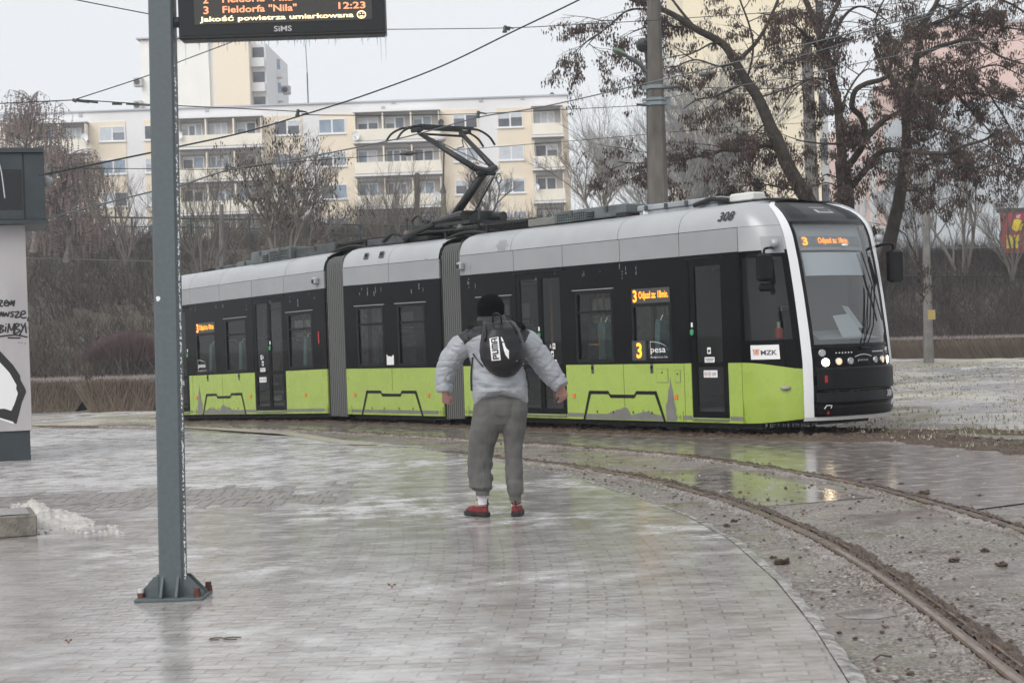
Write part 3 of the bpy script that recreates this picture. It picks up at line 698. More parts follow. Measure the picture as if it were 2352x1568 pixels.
    mb = MB(); mb.ring([[W(u, .03+v*(TW-.06)/TW, z-.02) for v, z in pr] for u in (0.01, 6.75)], closed=False, caps=False); part(mb, 'roof_lining', M_BLK2)
    mb = MB()   # end frames and underframe
    ubox(mb, W, .01, 6.9, .14, TW-.14, .085, .31); part(mb, 'underframe', M_UND)
    for u in (3.55, 4.75):
        for v in (.42, 1.86):
            mb = MB(); mb.tube([W(u, v, .29), W(u, v+.12, .29)], .29, 20, 0); mb.tube([W(u, v-.02, .29), W(u, v, .29)], .1, 12, 1); part(mb, 'wheel', [M_DGR, M_MET])
    mb = MB(); mb.tube([W(3.9, .2, .16), W(4.15, .2, .17), W(4.4, .2, .16)], .055, 10); ubox(mb, W, 4.0, 4.3, .16, .3, .1, .2); ubox(mb, W, 4.45, 4.8, .18, .3, .08, .17); part(mb, 'bogie_gear', M_DGR)
end_section(WF, False); end_section(WR, True)
# things only the front section shows
def rline(mb, W, u0, u1, z, t=.006, v=-.003): ubox(mb, W, u0, u1, v-.001, v+.001, z-t/2, z+t/2)
mb = MB(); ubox(mb, WF, 4.40, 4.70, -.006, .03, 1.055, 1.34); d = part(mb, 'route_number_display', M_LEDP)
mb = MB(); text_mb(mb, '3', lambda x, y: WF(x, -.0085, y), 4.50, 4.62, 1.085, 1.31, bold=.03); part(mb, 'display_text', M_LED, d)
logo_p(WF, 4.80, 5.19, 1.08, 1.33, False); logo_p(WR, 4.85, 5.24, 1.08, 1.33, True)
W = WF
for (a, b, c, dd) in ((4.93, 5.17, .735, .925), (5.335, 5.435, .735, .905)):
    mb = MB(); ubox(mb, W, a, b, -.008, -.001, c, dd, 0)
    for (p, q, r, s) in ((a-.006, a, c, dd), (b, b+.006, c, dd), (a-.006, b+.006, c-.006, c), (a-.006, b+.006, dd, dd+.006)): ubox(mb, W, p, q, -.006, -.001, r, s, 1)
    ubox(mb, W, (a+b)/2-.012, (a+b)/2+.012, -.011, -.008, dd-.065, dd-.04, 2); part(mb, 'service_hatch', [M_LIME, M_GSTR, M_INK])
def plusmark(W, u):
    mb = MB(); ubox(mb, W, u-.055, u+.055, -.012, -.005, .172, .33, 0)
    ubox(mb, W, u-.035, u+.035, -.0145, -.0125, .23, .24, 1); ubox(mb, W, u-.006, u+.006, -.0145, -.0125, .255, .27, 1); ubox(mb, W, u-.006, u+.006, -.0145, -.0125, .20, .215, 1)
    part(mb, 'jacking_mark', [M_LIME, M_INK])
plusmark(WF, 5.42); plusmark(WF, .07); plusmark(WR, .07); plusmark(WR, 5.45)
mb = MB(); text_mb(mb, '308', lambda x, y: WF(x, -.008+max(0, (y-2.93))**1.0*.42, y), 6.30, 6.62, 2.955, 3.085, bold=.03, shear=.25); part(mb, 'fleet_number', M_INK)
mb = MB(); r_ = rng(4)
for k in range(9):
    for q in range(6): 
        if abs(q-2.5) < 2.9-abs(k-4)*.25: ubox(mb, WF, 1.05+q*.055+(k % 2)*.01, 1.05+q*.055+.03+(k % 2)*.01, -.009+max(0, 2.87+k*.02-2.93)*.4, -.003+max(0, 2.87+k*.02-2.93)*.4, 2.87+k*.02, 2.874+k*.02)
part(mb, 'printed_crest', mat('faint_print', (.20, .20, .20), .5))
# hammer pictos, paper etc. on rear part
mb = MB(); ubox(mb, WR, .235, .27, -.012, -.002, 1.49, 1.72); part(mb, 'red_handle', M_REDP)
mb = MB(); ubox(mb, WF, .14, .17, -.012, -.002, 1.49, 1.64); part(mb, 'red_handle', M_REDP)

# middle section
def mid_section():
    L0, L1 = .0, 2.96; wins = [(.42, 1.24, 1.05, 2.10), (1.70, 2.50, 1.05, 2.10)]
    for side in (0, 1):
        Ws = FM if side == 0 else (lambda w, v, z: FM(w, TW-v, z))
        mb = MB(); wall(mb, Ws, L0, L1, .17, 1.0, [(1.454, 1.466, .60, 1.2)], 0, .05); part(mb, 'lower_side_panel', M_LIME)
        mb = MB(); wall(mb, Ws, L0, L1, 1.004, 2.516, wins, 0, .05); part(mb, 'window_band', M_BLK)
        mb = MB(); wall(mb, Ws, L0, L1, 2.52, 2.845, [], -.002, .05, gaps=[1.46]); part(mb, 'upper_side_panel', M_SIL)
        mb = MB(); ubox(mb, Ws, L0+.02, L1-.02, .052, .07, 2.5, 2.9); ubox(mb, Ws, 1.4, 1.52, .052, .06, .3, 1.0); part(mb, 'cant_rail', M_BLK2)
        for w_ in wins: window(Ws, *w_)
        mb = MB(); ubox(mb, Ws, L0+.004, L1-.004, -.004, .0, .205, .262); part(mb, 'grey_stripe', M_GSTR)
    trapz(FM, [(.46, .165), (.64, .605), (1.10, .605), (1.13, .55), (1.70, .55), (1.74, .605), (2.18, .605), (2.37, .165)], .6)
    marker(FM, .27); marker(FM, 2.54); plusmark(FM, .09); plusmark(FM, 2.88)
    mb = MB(); mb.add([FM(u, -.004, z) for u, z in ((1.315, 1.06), (1.535, 1.06), (1.535, 1.235), (1.50, 1.23), (1.47, 1.20), (1.42, 1.215), (1.36, 1.21), (1.33, 1.245), (1.315, 1.24))], [tuple(range(9))]); part(mb, 'torn_notice', M_STK)
    mb = MB(); ubox(mb, FM, .02, 2.94, .06, TW-.06, .29, .36); part(mb, 'floor', M_INT)
    mb = MB(); ubox(mb, FM, .02, 2.94, .08, TW-.08, 2.42, 2.47); part(mb, 'ceiling', M_CEIL)
    for u in (.95, 1.2, 2.2, 2.5):
        for v in (.12, 1.82): mb = MB(); seat(mb, FM, u, v, .93, 1); part(mb, 'seat', [M_SEAT, M_MET])
    for u in (.55, 1.5, 2.4): mb = MB(); mb.tube([FM(u, .75, .36), FM(u, .75, 2.42)], .017, 6); part(mb, 'grab_pole', M_YEL)
    pr = roofprof(0); mb = MB()
    for a, b in ((0, 1.46), (1.46, 2.96)): mb.ring([[FM(u, v, z) for v, z in pr] for u in (a+.004, b-.004)], closed=False, caps=False)
    part(mb, 'roof_shell', M_SIL2, smooth=True)
    mb = MB(); mb.ring([[FM(u, .03+v*(TW-.06)/TW, z-.02) for v, z in pr] for u in (0.01, 2.95)], closed=False, caps=False); part(mb, 'roof_lining', M_BLK2)
    for (a, b) in ((.66, .79), (1.14, 1.28)):
        mb = MB(); q = lambda u, z, o: FM(u, o+.012+max(0, z-2.93)*.42, z)
        mb.add([q(a, 2.97, -.02), q(b, 2.97, -.02), q(b, 3.085, -.02), q(a, 3.085, -.02)], [(0, 1, 2, 3)], 0)
        mb.tube([q((a+b)/2, 3.03, -.01), q((a+b)/2, 3.03, -.03)], .035, 10, 1); part(mb, 'roof_vent', [M_DGR, M_UND])
    mb = MB(); ubox(mb, FM, .02, 2.94, .14, TW-.14, .085, .31); part(mb, 'underframe', M_UND)
    for u in (.8, 2.0):
        mb = MB(); mb.tube([FM(u, .42, .29), FM(u, .54, .29)], .29, 20, 0); mb.tube([FM(u, .4, .29), FM(u, .42, .29)], .1, 12, 1); part(mb, 'wheel', [M_DGR, M_MET])
mid_section()
# bellows
M_BEL = mat('bellows', (.46, .47, .46), .45, var=.25, vs=6, stretch=(1, 1, .25), rvar=.1)
def bellows(A, B):   # A, B: functions (v, z) -> point at the two ends
    path = [(0.02, .12), (0.02, 1.0), (0.02, 2.0), (.02, 2.5), (.02, 2.8), (.035, 2.95), (.09, 3.05), (.2, 3.10), (.45, 3.13), (1.2, 3.14)]
    path = path+[(TW-a, b) for a, b in path[-2::-1]]
    n = 9; rings = []
    for i in range(n*4+1):
        t = .04+.92*((i//4)+(0, .36, .5, .86)[i % 4])/n*1.0; ph = (i % 4); o = (.0, .0, .055, .055)[ph]
        o2 = .055-o
        ring = []
        for (v, z) in path:
            k = 1 if v < 1.2 else -1; vv = v+(o2*k if abs(v-1.2) > .1 else 0); zz = z-(o2 if z > 3 else 0)
            ring.append(A(vv, zz).lerp(B(vv, zz), t))
        rings.append(ring)
    mb = MB()
    for i in range(len(rings)-1): mb.ring(rings[i:i+2], closed=False, caps=False, mi=0 if i % 4 == 0 else 1)
    b = part(mb, 'bellows', [M_BEL, mat('bellows_fold_shade', (.13, .135, .13), .6)])  # ridges light, folds dark: the crease shade is painted by colour
    mb = MB(); 
    for X, Y in ((A, B), (B, A)):
        rr_ = []
        for t in (0, .05):
            rr_.append([X(v, z+(.06 if z > 3 else 0)).lerp(Y(v, z+(.06 if z > 3 else 0)), t) for v, z in path])
        mb.ring(rr_, closed=False, caps=False)
    part(mb, 'bellows_frame', M_RUB, b)
    mb = MB(); ring = [A(v, z).lerp(B(v, z), .5) for v, z in ((.16, .13), (TW-.16, .13), (TW-.16, 3.0), (.16, 3.0))]
    mb.ring([[X(v, z) for v, z in ((.2, .13), (TW-.2, .13), (TW-.2, 3.0), (.2, 3.0))] for X in (A, B)], caps=False); part(mb, 'gangway', M_UND, b)
    mb = MB(); r_ = rng(3)   # hoses on the roof over the joint
    for k in range(5):
        v = .35+.4*k; a = A(v, 3.2); c = B(v+.1, 3.2); mid = a.lerp(c, .5)+Vector((0, 0, .06+.08*r_.random())); mb.tube(smooth_line([a+(a-c)*.3, a+Vector((0, 0, .05)), mid, c+Vector((0, 0, .05)), c+(c-a)*.3], 4), .03, 7)
    part(mb, 'roof_hose', M_UND, b)
    return b
bellows(lambda v, z: FRr(5.64, v, z), lambda v, z: FM(-.02, v, z)); bellows(lambda v, z: FM(2.97, v, z), lambda v, z: WF(-.02, v, z))

# nose: plan curve scaled back with height
def plan(s):
    pl = [(0, 0), (.30, .018), (.58, .115), (.79, .285), (.90, .46), (1.03, .69), (1.10, .94), (1.125, 1.2)]
    S_ = [0, .17, .33, .45, .52, .68, .84, 1.0]
    m = s > 1; q = 2-s if m else s
    for i in range(7):
        if S_[i] <= q <= S_[i+1]+1e-9:
            t = (q-S_[i])/(S_[i+1]-S_[i])
            p0 = pl[max(0, i-1)]; p1 = pl[i]; p2 = pl[i+1]; p3 = pl[min(7, i+2)] if i+2 <= 7 else (pl[6][0], 2.4-pl[6][1])
            f = lambda k: .5*((2*p1[k])+(p2[k]-p0[k])*t+(2*p0[k]-5*p1[k]+4*p2[k]-p3[k])*t*t+(3*p1[k]-p0[k]-3*p2[k]+p3[k])*t**3)
            w_, v_ = f(0), f(1); break
    return (w_, 2.4-v_) if m else (w_, v_)
def interp(t, T_):
    for (a, b), (c, d) in zip(T_, T_[1:]):
        if t <= c: return b+(d-b)*max(0, (t-a))/(c-a)
    return T_[-1][1]
KZ = [(.15, .93), (.25, .985), (.6, 1.0), (1.0, .995), (1.4, .945), (1.88, .865), (2.35, .77), (2.71, .675), (2.86, .60), (3.0, .47), (3.1, .30), (3.18, .10), (3.22, 0), (3.3, -.2)]
IZ = [(0, .02), (.17, .0), (2.85, 0), (2.93, .012), (3.02, .045), (3.10, .11), (3.165, .22), (3.21, .38), (3.235, .6), (3.25, 1.15)]
def nose(W, s, z, out=0):
    w_, v_ = plan(s); k = interp(z, KZ); ins = interp(z, IZ)
    w2 = 6.70+w_*k; 
    v2 = 1.2+(v_-1.2)*(1.2-ins)/1.2
    if z < .5: v2 = 1.2+(v2-1.2)*(1-.03*(.5-z)/.5)
    p = W(w2, v2, z)
    if out:
        a = plan(max(0, s-.02)); b = plan(min(2, s+.02)); d = Vector((b[0]-a[0], b[1]-a[1])); d.normalize()
        p = W(w2+d.y*out, v2-d.x*out, z)
    return p
def patch(W, s0, s1, z0, z1, nu, nz, out=0, mi=0, mb=None):
    mb = mb or MB(); f0 = z0 if callable(z0) else (lambda s: z0); f1 = z1 if callable(z1) else (lambda s: z1)
    mb.grid(lambda a, b: nose(W, s0+(s1-s0)*a, f0(s0+(s1-s0)*a)+(f1(s0+(s1-s0)*a)-f0(s0+(s1-s0)*a))*b, out), nu, nz, mi); return mb
def cab(W, front):
    lz = lambda s: 1.0-.10*min(1, s/.45)**2; lo = lambda s: .17+.06*min(1, (s if s < 1 else 2-s)/.47)**2
    for m in (0, 1):
        S = (lambda a: a) if not m else (lambda a: 2-a)
        f1 = lambda s: lz(s if s < 1 else 2-s)
        part(patch(W, S(.004), S(.475), lo, f1, 10, 10), 'cab_lower_panel', M_LIME, smooth=True)
        part(patch(W, S(.004), S(.475), lambda s: f1(s)+.004, lambda s: 1.30, 10, 2), 'cab_black_panel', M_BLK, smooth=True)
        # side window with frame
        mb = patch(W, S(.004), S(.06), 1.303, 2.50, 2, 8); patch(W, S(.43), S(.475), 1.303, 2.50, 1, 8, mb=mb); patch(W, S(.06), S(.43), 2.42, 2.50, 8, 1, mb=mb)
        f = part(mb, 'cab_window', M_BLK, smooth=True)
        part(patch(W, S(.06), S(.43), 1.303, 2.42, 8, 8, -.006), 'pane', G_TINT, f, smooth=True)
        part(patch(W, S(.004), S(.475), 2.515, 2.846, 9, 4), 'cab_upper_panel', M_SIL2, smooth=True)
        part(patch(W, S(.004), S(.475), 2.85, 3.246, 9, 14), 'cab_roof_shell', M_SIL2, smooth=True)
        part(patch(W, S(.468), S(.515), .245, 3.22, 3, 44, .012), 'white_pillar', M_WHT, smooth=True)
    part(patch(W, .468, 1.532, .195, .245, 20, 2, .012), 'white_sill', M_WHT, smooth=True)
    # roof fairing
    fr = part(patch(W, .513, 1.487, 2.90, 3.246, 26, 14), 'front_roof_fairing', mat('fairing_grey', (.030, .031, .034), .5, var=.2, vs=4, spec=.3), smooth=True)
    mb = MB(); mb.add([nose(W, .5, 3.24), nose(W, 1.5, 3.24), W(6.3, 1.8, 3.25), W(6.3, .6, 3.25)], [(0, 1, 2, 3)]); part(mb, 'fairing_top', M_DGR, fr)
    for k in range(10):
        s = (.575+.036*k) if k < 5 else (1.25+.036*(k-5))
        part(patch(W, s, s+.021, 2.94, 3.19, 1, 10, .005), 'louvre_slot', M_UND, fr, smooth=True)
    mb = patch(W, .93, 1.14, 3.03, 3.12, 6, 2, .003); part(mb, 'worn_patch', mat('worn', (.42, .43, .44), .6), fr)
    mb = patch(W, .965, 1.125, 3.045, 3.095, 6, 2, .006); part(mb, 'worn_patch', M_DGR, fr)
    # windscreen
    ws = part(patch(W, .513, .545, 1.175, 2.895, 1, 20), 'windscreen_frame', M_BLK2, smooth=True)
    part(patch(W, 1.455, 1.487, 1.175, 2.895, 1, 20), 'windscreen_frame', M_BLK2, smooth=True)
    part(patch(W, .545, 1.455, 1.175, 1.215, 20, 1), 'windscreen_frame', M_BLK2, smooth=True)
    part(patch(W, .545, 1.455, 2.86, 2.895, 20, 1), 'windscreen_frame', M_BLK2, smooth=True)
    part(patch(W, .545, 1.455, 1.215, 2.86, 24, 20, -.004), 'windscreen', G_WS, smooth=True)
    # inside the cab
    mb = patch(W, .57, 1.43, 2.50, 2.84, 14, 3, -.10); b = part(mb, 'display_housing', mat('housing', (.42, .43, .44), .5), smooth=True)
    mb = patch(W, .585, 1.36, 2.555, 2.69, 14, 2, -.09); part(mb, 'display_panel', mat('front_led_panel', (.25, .255, .26), .5), b, smooth=True)
    if front:
        mb = MB(); X = lambda x, y: nose(W, x, y, -.075)
        text_mb(mb, '3', X, .605, .66, 2.565, 2.68, bold=.04); text_mb(mb, 'Odjazd za: 18min.', X, .775, 1.15, 2.57, 2.672, bold=.01); part(mb, 'display_text', M_LED, b)
    part(patch(W, .58, 1.36, 2.15, 2.47, 14, 3, -.12), 'sky_reflection_blind', mat('blind_sky_sheen', (.68, .71, .73), .6), smooth=True)  # blind lightened to stand in for sky reflected in the windscreen
    mb = MB(); mb.grid(lambda a, c: nose(W, .6+.8*a, 1.28, -.05-.5*c)+Vector((0, 0, .12*c)), 12, 3); part(mb, 'dashboard', mat('dash', (.30, .31, .32), .5), smooth=True)
    mb = MB(); mb.add([nose(W, .85, 1.30, -.1), nose(W, 1.12, 1.30, -.1), nose(W, 1.12, 1.62, -.28), nose(W, .87, 1.60, -.28)], [(0, 1, 2, 3)]); mb.add([nose(W, 1.15, 1.42, -.25), nose(W, 1.35, 1.42, -.25), nose(W, 1.3, 1.72, -.4), nose(W, 1.15, 1.74, -.4)], [(0, 1, 2, 3)]); part(mb, 'console', mat('console', (.48, .5, .5), .5))
    mb = MB(); seat(mb, W, 6.85, .85, 1.0, -1); part(mb, 'driver_seat', [M_BLK2, M_MET])
    mb = MB(); mb.tube([W(7.10, .33, 1.32), W(7.10, .33, 1.46)], .05, 10, 0); mb.tube([W(7.10, .33, 1.46), W(7.10, .33, 1.54)], .028, 8, 1); part(mb, 'thermos', [M_REDP, M_MET])
    # lamp mask
    lm = part(patch(W, .513, 1.487, .905, 1.172, 26, 5), 'lamp_mask', M_BLK, smooth=True)
    def lamp(s, z, r, lit, name='headlight'):
        c = nose(W, s, z, .006); d = (nose(W, s, z, .05)-c).normalized(); a = d.cross(Vector((0, 0, 1))).normalized(); u_ = a.cross(d)
        mb = MB()
        rr_ = [[c+d*h+(a*math.cos(t*PI/9)+u_*math.sin(t*PI/9))*q for t in range(18)] for q, h in ((r*1.12, -.01), (r*1.12, .012), (r*.95, .014))]
        mb.ring(rr_, caps=False); L_ = part(mb, name, M_MET, smooth=True)
        mb = MB(); mb.ring([[c+d*h+(a*math.cos(t*PI/9)+u_*math.sin(t*PI/9))*q for t in range(18)] for q, h in ((r*.95, .01), (r*.45, -.002 if not lit else .012))], caps=True)
        part(mb, 'lens', (MATS['lit_lamp'] if lit == 2 else MATS['warm_lamp']) if lit else MATS['clear_lamp'], L_)
    mat('lit_lamp', (1, .9, .7), .3, emit=(1, .80, .50), estr=22); mat('warm_lamp', (.8, .6, .45), .3, emit=(1, .55, .3), estr=.6); mat('clear_lamp', (.42, .44, .45), .2, .5, var=.5, vs=90)
    for m in (0, 1):
        S = (lambda a: a) if not m else (lambda a: 2-a)
        lamp(S(.60), 1.10, .045, 0); lamp(S(.62), .975, .055, 2 if front else 0); lamp(S(.735), .98, .047, 1 if front else 0); lamp(S(.85), .98, .043, 0)
        mb = MB()
        for k in range(6): mb.ball(nose(W, S(.72+.03*k), 1.095, .008), .010, nu=6, nv=4)
        part(mb, 'running_light', mat('led_dot', (.7, .72, .72), .3))
        c = nose(W, S(.56), .60, 0)
    mb = MB(); X = lambda x, y: nose(W, x, y, .006)
    for sg in (1, ): mb.ring([[X(.90+.02*i/1, 1.04+.03*math.sin(PI*i/10)), X(.90+.02*i, 1.028+.03*math.sin(PI*i/10))] for i in range(11)], closed=False, caps=False)
    text_mb(mb, 'pesa', X, .93, 1.05, .965, 1.0); part(mb, 'maker_badge', M_MET)
    # bumper
    zs = [(.865, .03), (.905, .05), (.90, .095), (.60, .105), (.575, .08), (.57, .0)]
    mb = MB(); N_ = 30
    mb.ring([[nose(W, .535+.93*i/N_, z, o) for i in range(N_+1)] for z, o in [(.912, 0), (.905, .045), (.88, .058), (.62, .062), (.60, .05), (.595, 0)]], closed=False, caps=False); bm = part(mb, 'bumper', M_BLK2)
    for s, z in ((.60, .76), (1.43, .80)):
        part(patch(W, s, s+.022, z-.055, z+.04, 1, 1, .066), 'reflector', M_RED, bm)
    mb = MB(); mb.ring([[nose(W, .53+.94*i/N_, z, o) for i in range(N_+1)] for z, o in [(.59, .0), (.57, .035), (.50, .05), (.44, .06), (.42, .035), (.40, .03), (.37, .06), (.32, .055), (.28, .05), (.25, .03), (.24, 0)]], closed=False, caps=False); ap = part(mb, 'apron', M_BLK2)
    mb = MB(); text_mb(mb, '308', lambda x, y: nose(W, x, y, .06), 1.27, 1.37, .475, .565, bold=.02); part(mb, 'fleet_number', M_STK, ap)
    for s in (.62, 1.39):
        mb = MB(); 
        for k in range(8): a = k*PI/4
        mb.ring([[nose(W, s+r*.5*math.cos(t*PI/6), .30+r*math.sin(t*PI/6), .060) for t in range(12)] for r in (.02, .0005)], caps=False); part(mb, 'reflector', M_RED, ap)
        mb = MB(); mb.tube([nose(W, s-.03, .355, .066), nose(W, s-.01, .40, .066), nose(W, s+.03, .395, .066), nose(W, s+.02, .36, .066)], .006, 5); part(mb, 'towing_hook', M_STK, ap)
    if not front: return
    # small side things
    def flat(s, z, ds, dz, name, m, out=.004): return part(patch(W, s-ds, s+ds, z-dz, z+dz, 4, 2, out), name, m, smooth=True)
    lg = part(patch(W, .11, .345, 1.04, 1.235, 6, 2, .004), 'operator_sign', M_STK, smooth=True)
    mb = MB(); X = lambda x, y: nose(W, x, y, .007); text_mb(mb, 'MZK', X, .20, .33, 1.10, 1.165, bold=.02); part(mb, 'sign_text', mat('sign_ink', (.05, .05, .06), .5), lg)
    mb = MB()
    for i, cmi in enumerate((0, 1, 0, 1)): mb.ring([[X(.138+.013*i, 1.10), X(.145+.013*i, 1.10)], [X(.135+.012*i, 1.15+.008*(i % 2)), X(.143+.014*i, 1.155)], [X(.128+.017*i, 1.18), X(.136+.019*i, 1.182)]], closed=False, caps=False, mi=cmi)
    part(mb, 'sign_emblem', [mat('emb1', (.55, .12, .12), .5), mat('emb2', (.6, .38, .18), .5)], lg)
    mb = MB(); c = nose(W, .37, .65, .01); mb.ball(c, .075, .045, .035, 12, 6); part(mb, 'side_indicator', mat('ind_grey', (.30, .28, .25), .3), smooth=True)
    hz = part(patch(W, .29, .455, 2.47, 2.70, 5, 2, .008), 'mirror_hatch', M_SIL, smooth=True)
    mb = MB(); c = nose(W, .40, 2.60, .09); mb.tube([c-Vector((0, 0, .055)), c+Vector((0, 0, .055))], .055, 14); part(mb, 'side_camera', M_SIL2, smooth=True)
    def mirror(s, sgn):
        base = nose(W, s, 2.60, .02); tip = nose(W, s-.06*sgn, 2.56, .20)+TF*.10; a = [base, nose(W, s, 2.62, .14), tip+Vector((0, 0, .06)), tip-Vector((0, 0, .03))]
        mb = MB(); mb.tube(smooth_line(a, 5), .016, 8); m_ = part(mb, 'mirror_arm', M_BLK2, smooth=True)
        return tip, m_
    def mirror_body(c, m_, hx, hz, small=True):
        mb = MB(); old = mb.T; f = lambda x, y, z: c+TL*x*-1+TF*y+Vector((0, 0, z)); mb.T = f
        mb.box(-hx, hx, -.07, .07, -hz, hz, bev=.035); part(mb, 'mirror', M_BLK2, m_, smooth=False)
        if small:
            mb = MB(); mb.T = f; mb.box(-hx*.85, hx*.85, -.05, .05, -hz-.13, -hz-.02, bev=.03); part(mb, 'mirror', M_BLK2, m_)
    c1 = WF(7.32, -.12, 2.27); mb = MB(); mb.tube(smooth_line([nose(W, .38, 2.54, .01), WF(7.32, -.04, 2.53), WF(7.32, -.11, 2.51), WF(7.32, -.12, 2.44)], 5), .017, 8); m_ = part(mb, 'mirror_arm', M_BLK2, smooth=True); mirror_body(c1, m_, .12, .19)
    c2 = WF(7.45, 2.30, 2.27); mb = MB(); mb.tube(smooth_line([nose(W, 1.58, 2.56, .01), WF(7.43, 2.16, 2.585), WF(7.46, 2.26, 2.57), WF(7.45, 2.29, 2.45)], 5), .02, 8); m_ = part(mb, 'mirror_arm', M_BLK2, smooth=True); mirror_body(c2, m_, .13, .23, False)
    mb = MB(); c = nose(W, 1.62, 2.68, .06); mb.tube([c-Vector((0, 0, .05)), c+Vector((0, 0, .05))], .05, 12); part(mb, 'side_camera', M_SIL2, smooth=True)
    # wiper
    mb = MB(); X = lambda s, z, o=.03: nose(W, s, z, o)
    mb.tube([X(.99, 1.17), X(1.10, 1.45, .05), X(1.22, 1.98, .06)], .009, 5); mb.tube([X(1.04, 1.17), X(1.15, 1.45, .05), X(1.27, 1.98, .06)], .009, 5); mb.tube([X(1.0, 1.19), X(1.2, 2.0, .045)], .006, 5)
    mb.tube([X(.97, 1.15), X(1.07, 1.15)], .022, 6); wp = part(mb, 'wiper', M_BLK2)
    mb = MB(); mb.tube([X(1.20, 2.46, .035), X(1.25, 2.0, .045), X(1.33, 1.52, .04)], .020, 5, ell=.5); part(mb, 'wiper_blade', M_RUB, wp)
    mb = MB(); c = nose(W, 1.02, 2.56, .01); mb.ball(c, .05, .03, .02, 10, 6); part(mb, 'top_marker', M_WHT)
cab(WF, True); cab(WR, False)
# side cameras by the joints
for W, u in ((WF, .08), (WR, .22)):
    mb = MB(); mb.T = W; mb.box(u-.05, u+.07, -.11, .0, 2.60, 2.74, 0, bev=.025); mb.box(u-.02, u+.05, -.118, -.111, 2.63, 2.70, 1); part(mb, 'side_camera', [M_SIL2, M_UND])
# trickles of ice down the side
mb = MB(); r_ = rng(9)
def trick(W, u, z, L_):
    wd = .004+.006*r_.random(); k = 6; pts = [(u+(r_.random()-.5)*.012, z-L_*i/k) for i in range(k+1)]
    for i in range(k):
        if r_.random() < .25: continue
        a, b = pts[i], pts[i+1]; ww = wd*(.4+r_.random())
        mb.add([W(a[0]-ww, -.0055, a[1]), W(a[0]+ww, -.0055, a[1]), W(b[0]+ww*.8, -.0055, b[1]), W(b[0]-ww*.8, -.0055, b[1])], [(0, 1, 2, 3)])
for W, lo, hi, ex in ((WF, .1, 5.5, 17), (FM, .1, 2.8, 12), (WR, .1, 5.5, 16)):
    for i in range(ex):
        u = lo+(hi-lo)*r_.random(); z = r_.choice((2.82, 2.72, 2.49, 2.44, 2.46, 2.38)); trick(W, u, z, .04+.14*r_.random())
part(mb, 'ice_streak', mat('ice_streak', (.26, .27, .28), .4))
mb = MB()
for i in range(46):
    s = .2+.36*r_.random(); p = nose(WF, s, .17, .0); L_ = .02+.05*r_.random(); mb.tube([p, p-Vector((0, 0, L_))], [.005, .001], 4)
for i in range(30):
    s = .6+.8*r_.random(); p = nose(WF, s, .60, .085); L_ = .015+.04*r_.random(); mb.tube([p, p-Vector((0, 0, L_))], [.004, .001], 4)
o = part(mb, 'icicle_fringe', glass('icicle', (.85, .88, .9), .1, 1.31, .15)); o['kind'] = 'stuff'

# roof equipment
def rbox(W, u0, u1, v0, v1, z0, z1, name, m, bev=.015, grille=None, louv=None, clips=0):
    mb = MB(); mb.T = W; mb.box(u0, u1, v0, v1, z0, z1, bev=bev); b = part(mb, name, m)
    if grille:
        a, c, d, e = grille; mb = MB(); ubox(mb, W, a, c, v0-.002, v0+.002, d, e, 0)
        nn = int((c-a)/.055)
        for k in range(nn+1): ubox(mb, W, a+(c-a)*k/nn-.008, a+(c-a)*k/nn+.008, v0-.012, v0-.003, d, e, 1)
        for k in range(4): ubox(mb, W, a, c, v0-.010, v0-.004, d+(e-d)*k/3-.006, d+(e-d)*k/3+.006, 1)
        part(mb, 'grille', [M_UND, m], b)
    if louv:
        a, c, d, e = louv; mb = MB()
        for k in range(4): z = d+(e-d)*k/4; mb.add([W(a, v0-.004, z), W(c, v0-.004, z), W(c, v0-.04, z+.01), W(a, v0-.04, z+.01), W(a, v0-.004, z+(e-d)/5), W(c, v0-.004, z+(e-d)/5)], [(0, 1, 2, 3), (3, 2, 5, 4)])
        part(mb, 'louvre', m, b)
    for k in range(clips):
        u = u0+(u1-u0)*(k+.5)/clips; mb = MB(); ubox(mb, W, u-.03, u+.03, v0-.02, v0-.002, z1-.09, z1-.01); part(mb, 'clip', M_DGR, b)
    return b
VB = .42
FU = lambda w: w
W = WF
rbox(W, 2.10, 3.85, VB, 1.98, 3.24, 3.42, 'air_conditioner', M_ROOFG, grille=(2.16, 2.88, 3.25, 3.375), louv=(2.92, 3.10, 3.25, 3.37), clips=2)
rbox(W, 1.35, 2.06, VB+.02, 1.9, 3.235, 3.36, 'mesh_guard', mat('mesh_metal', (.16, .16, .15), .6, var=.5, vs=70))
rbox(W, 3.95, 5.75, VB+.14, 1.9, 3.285, 3.37, 'roof_cover', M_ROOFL, clips=4)
rbox(W, 3.98, 5.70, VB+.16, 1.86, 3.20, 3.282, 'control_box', M_ROOFL)
rbox(W, 3.65, 3.9, VB-.04, .8, 3.2, 3.29, 'cable_cover', M_UND)
rbox(W, 5.78, 6.6, VB+.3, 1.3, 3.22, 3.28, 'equipment_tray', M_UND)
rbox(W, 5.80, 6.28, .72, .98, 3.27, 3.39, 'antenna_pod', mat('pod_white', (.62, .63, .60), .4), bev=.02)
mb = MB(); 
mb.tube([WF(6.04, .85, 3.24), WF(6.04, .85, 3.32)], .05, 6); part(mb, 'pod_leg', M_DGR)
mb = MB(); mb.tube([WF(5.3, .5, 3.27), WF(5.6, .55, 3.34), WF(5.9, .6, 3.30)], .035, 7); part(mb, 'roof_cable', M_UND)
mb = MB(); text_mb(mb, '!', lambda x, y: WF(x, VB+.150, y), 4.13, 4.14, 3.25, 3.29, 1); ubox(mb, WF, 4.08, 4.19, VB+.152, VB+.158, 3.235, 3.315, 0); part(mb, 'warning_label', [M_STK, M_INK])
W = WR
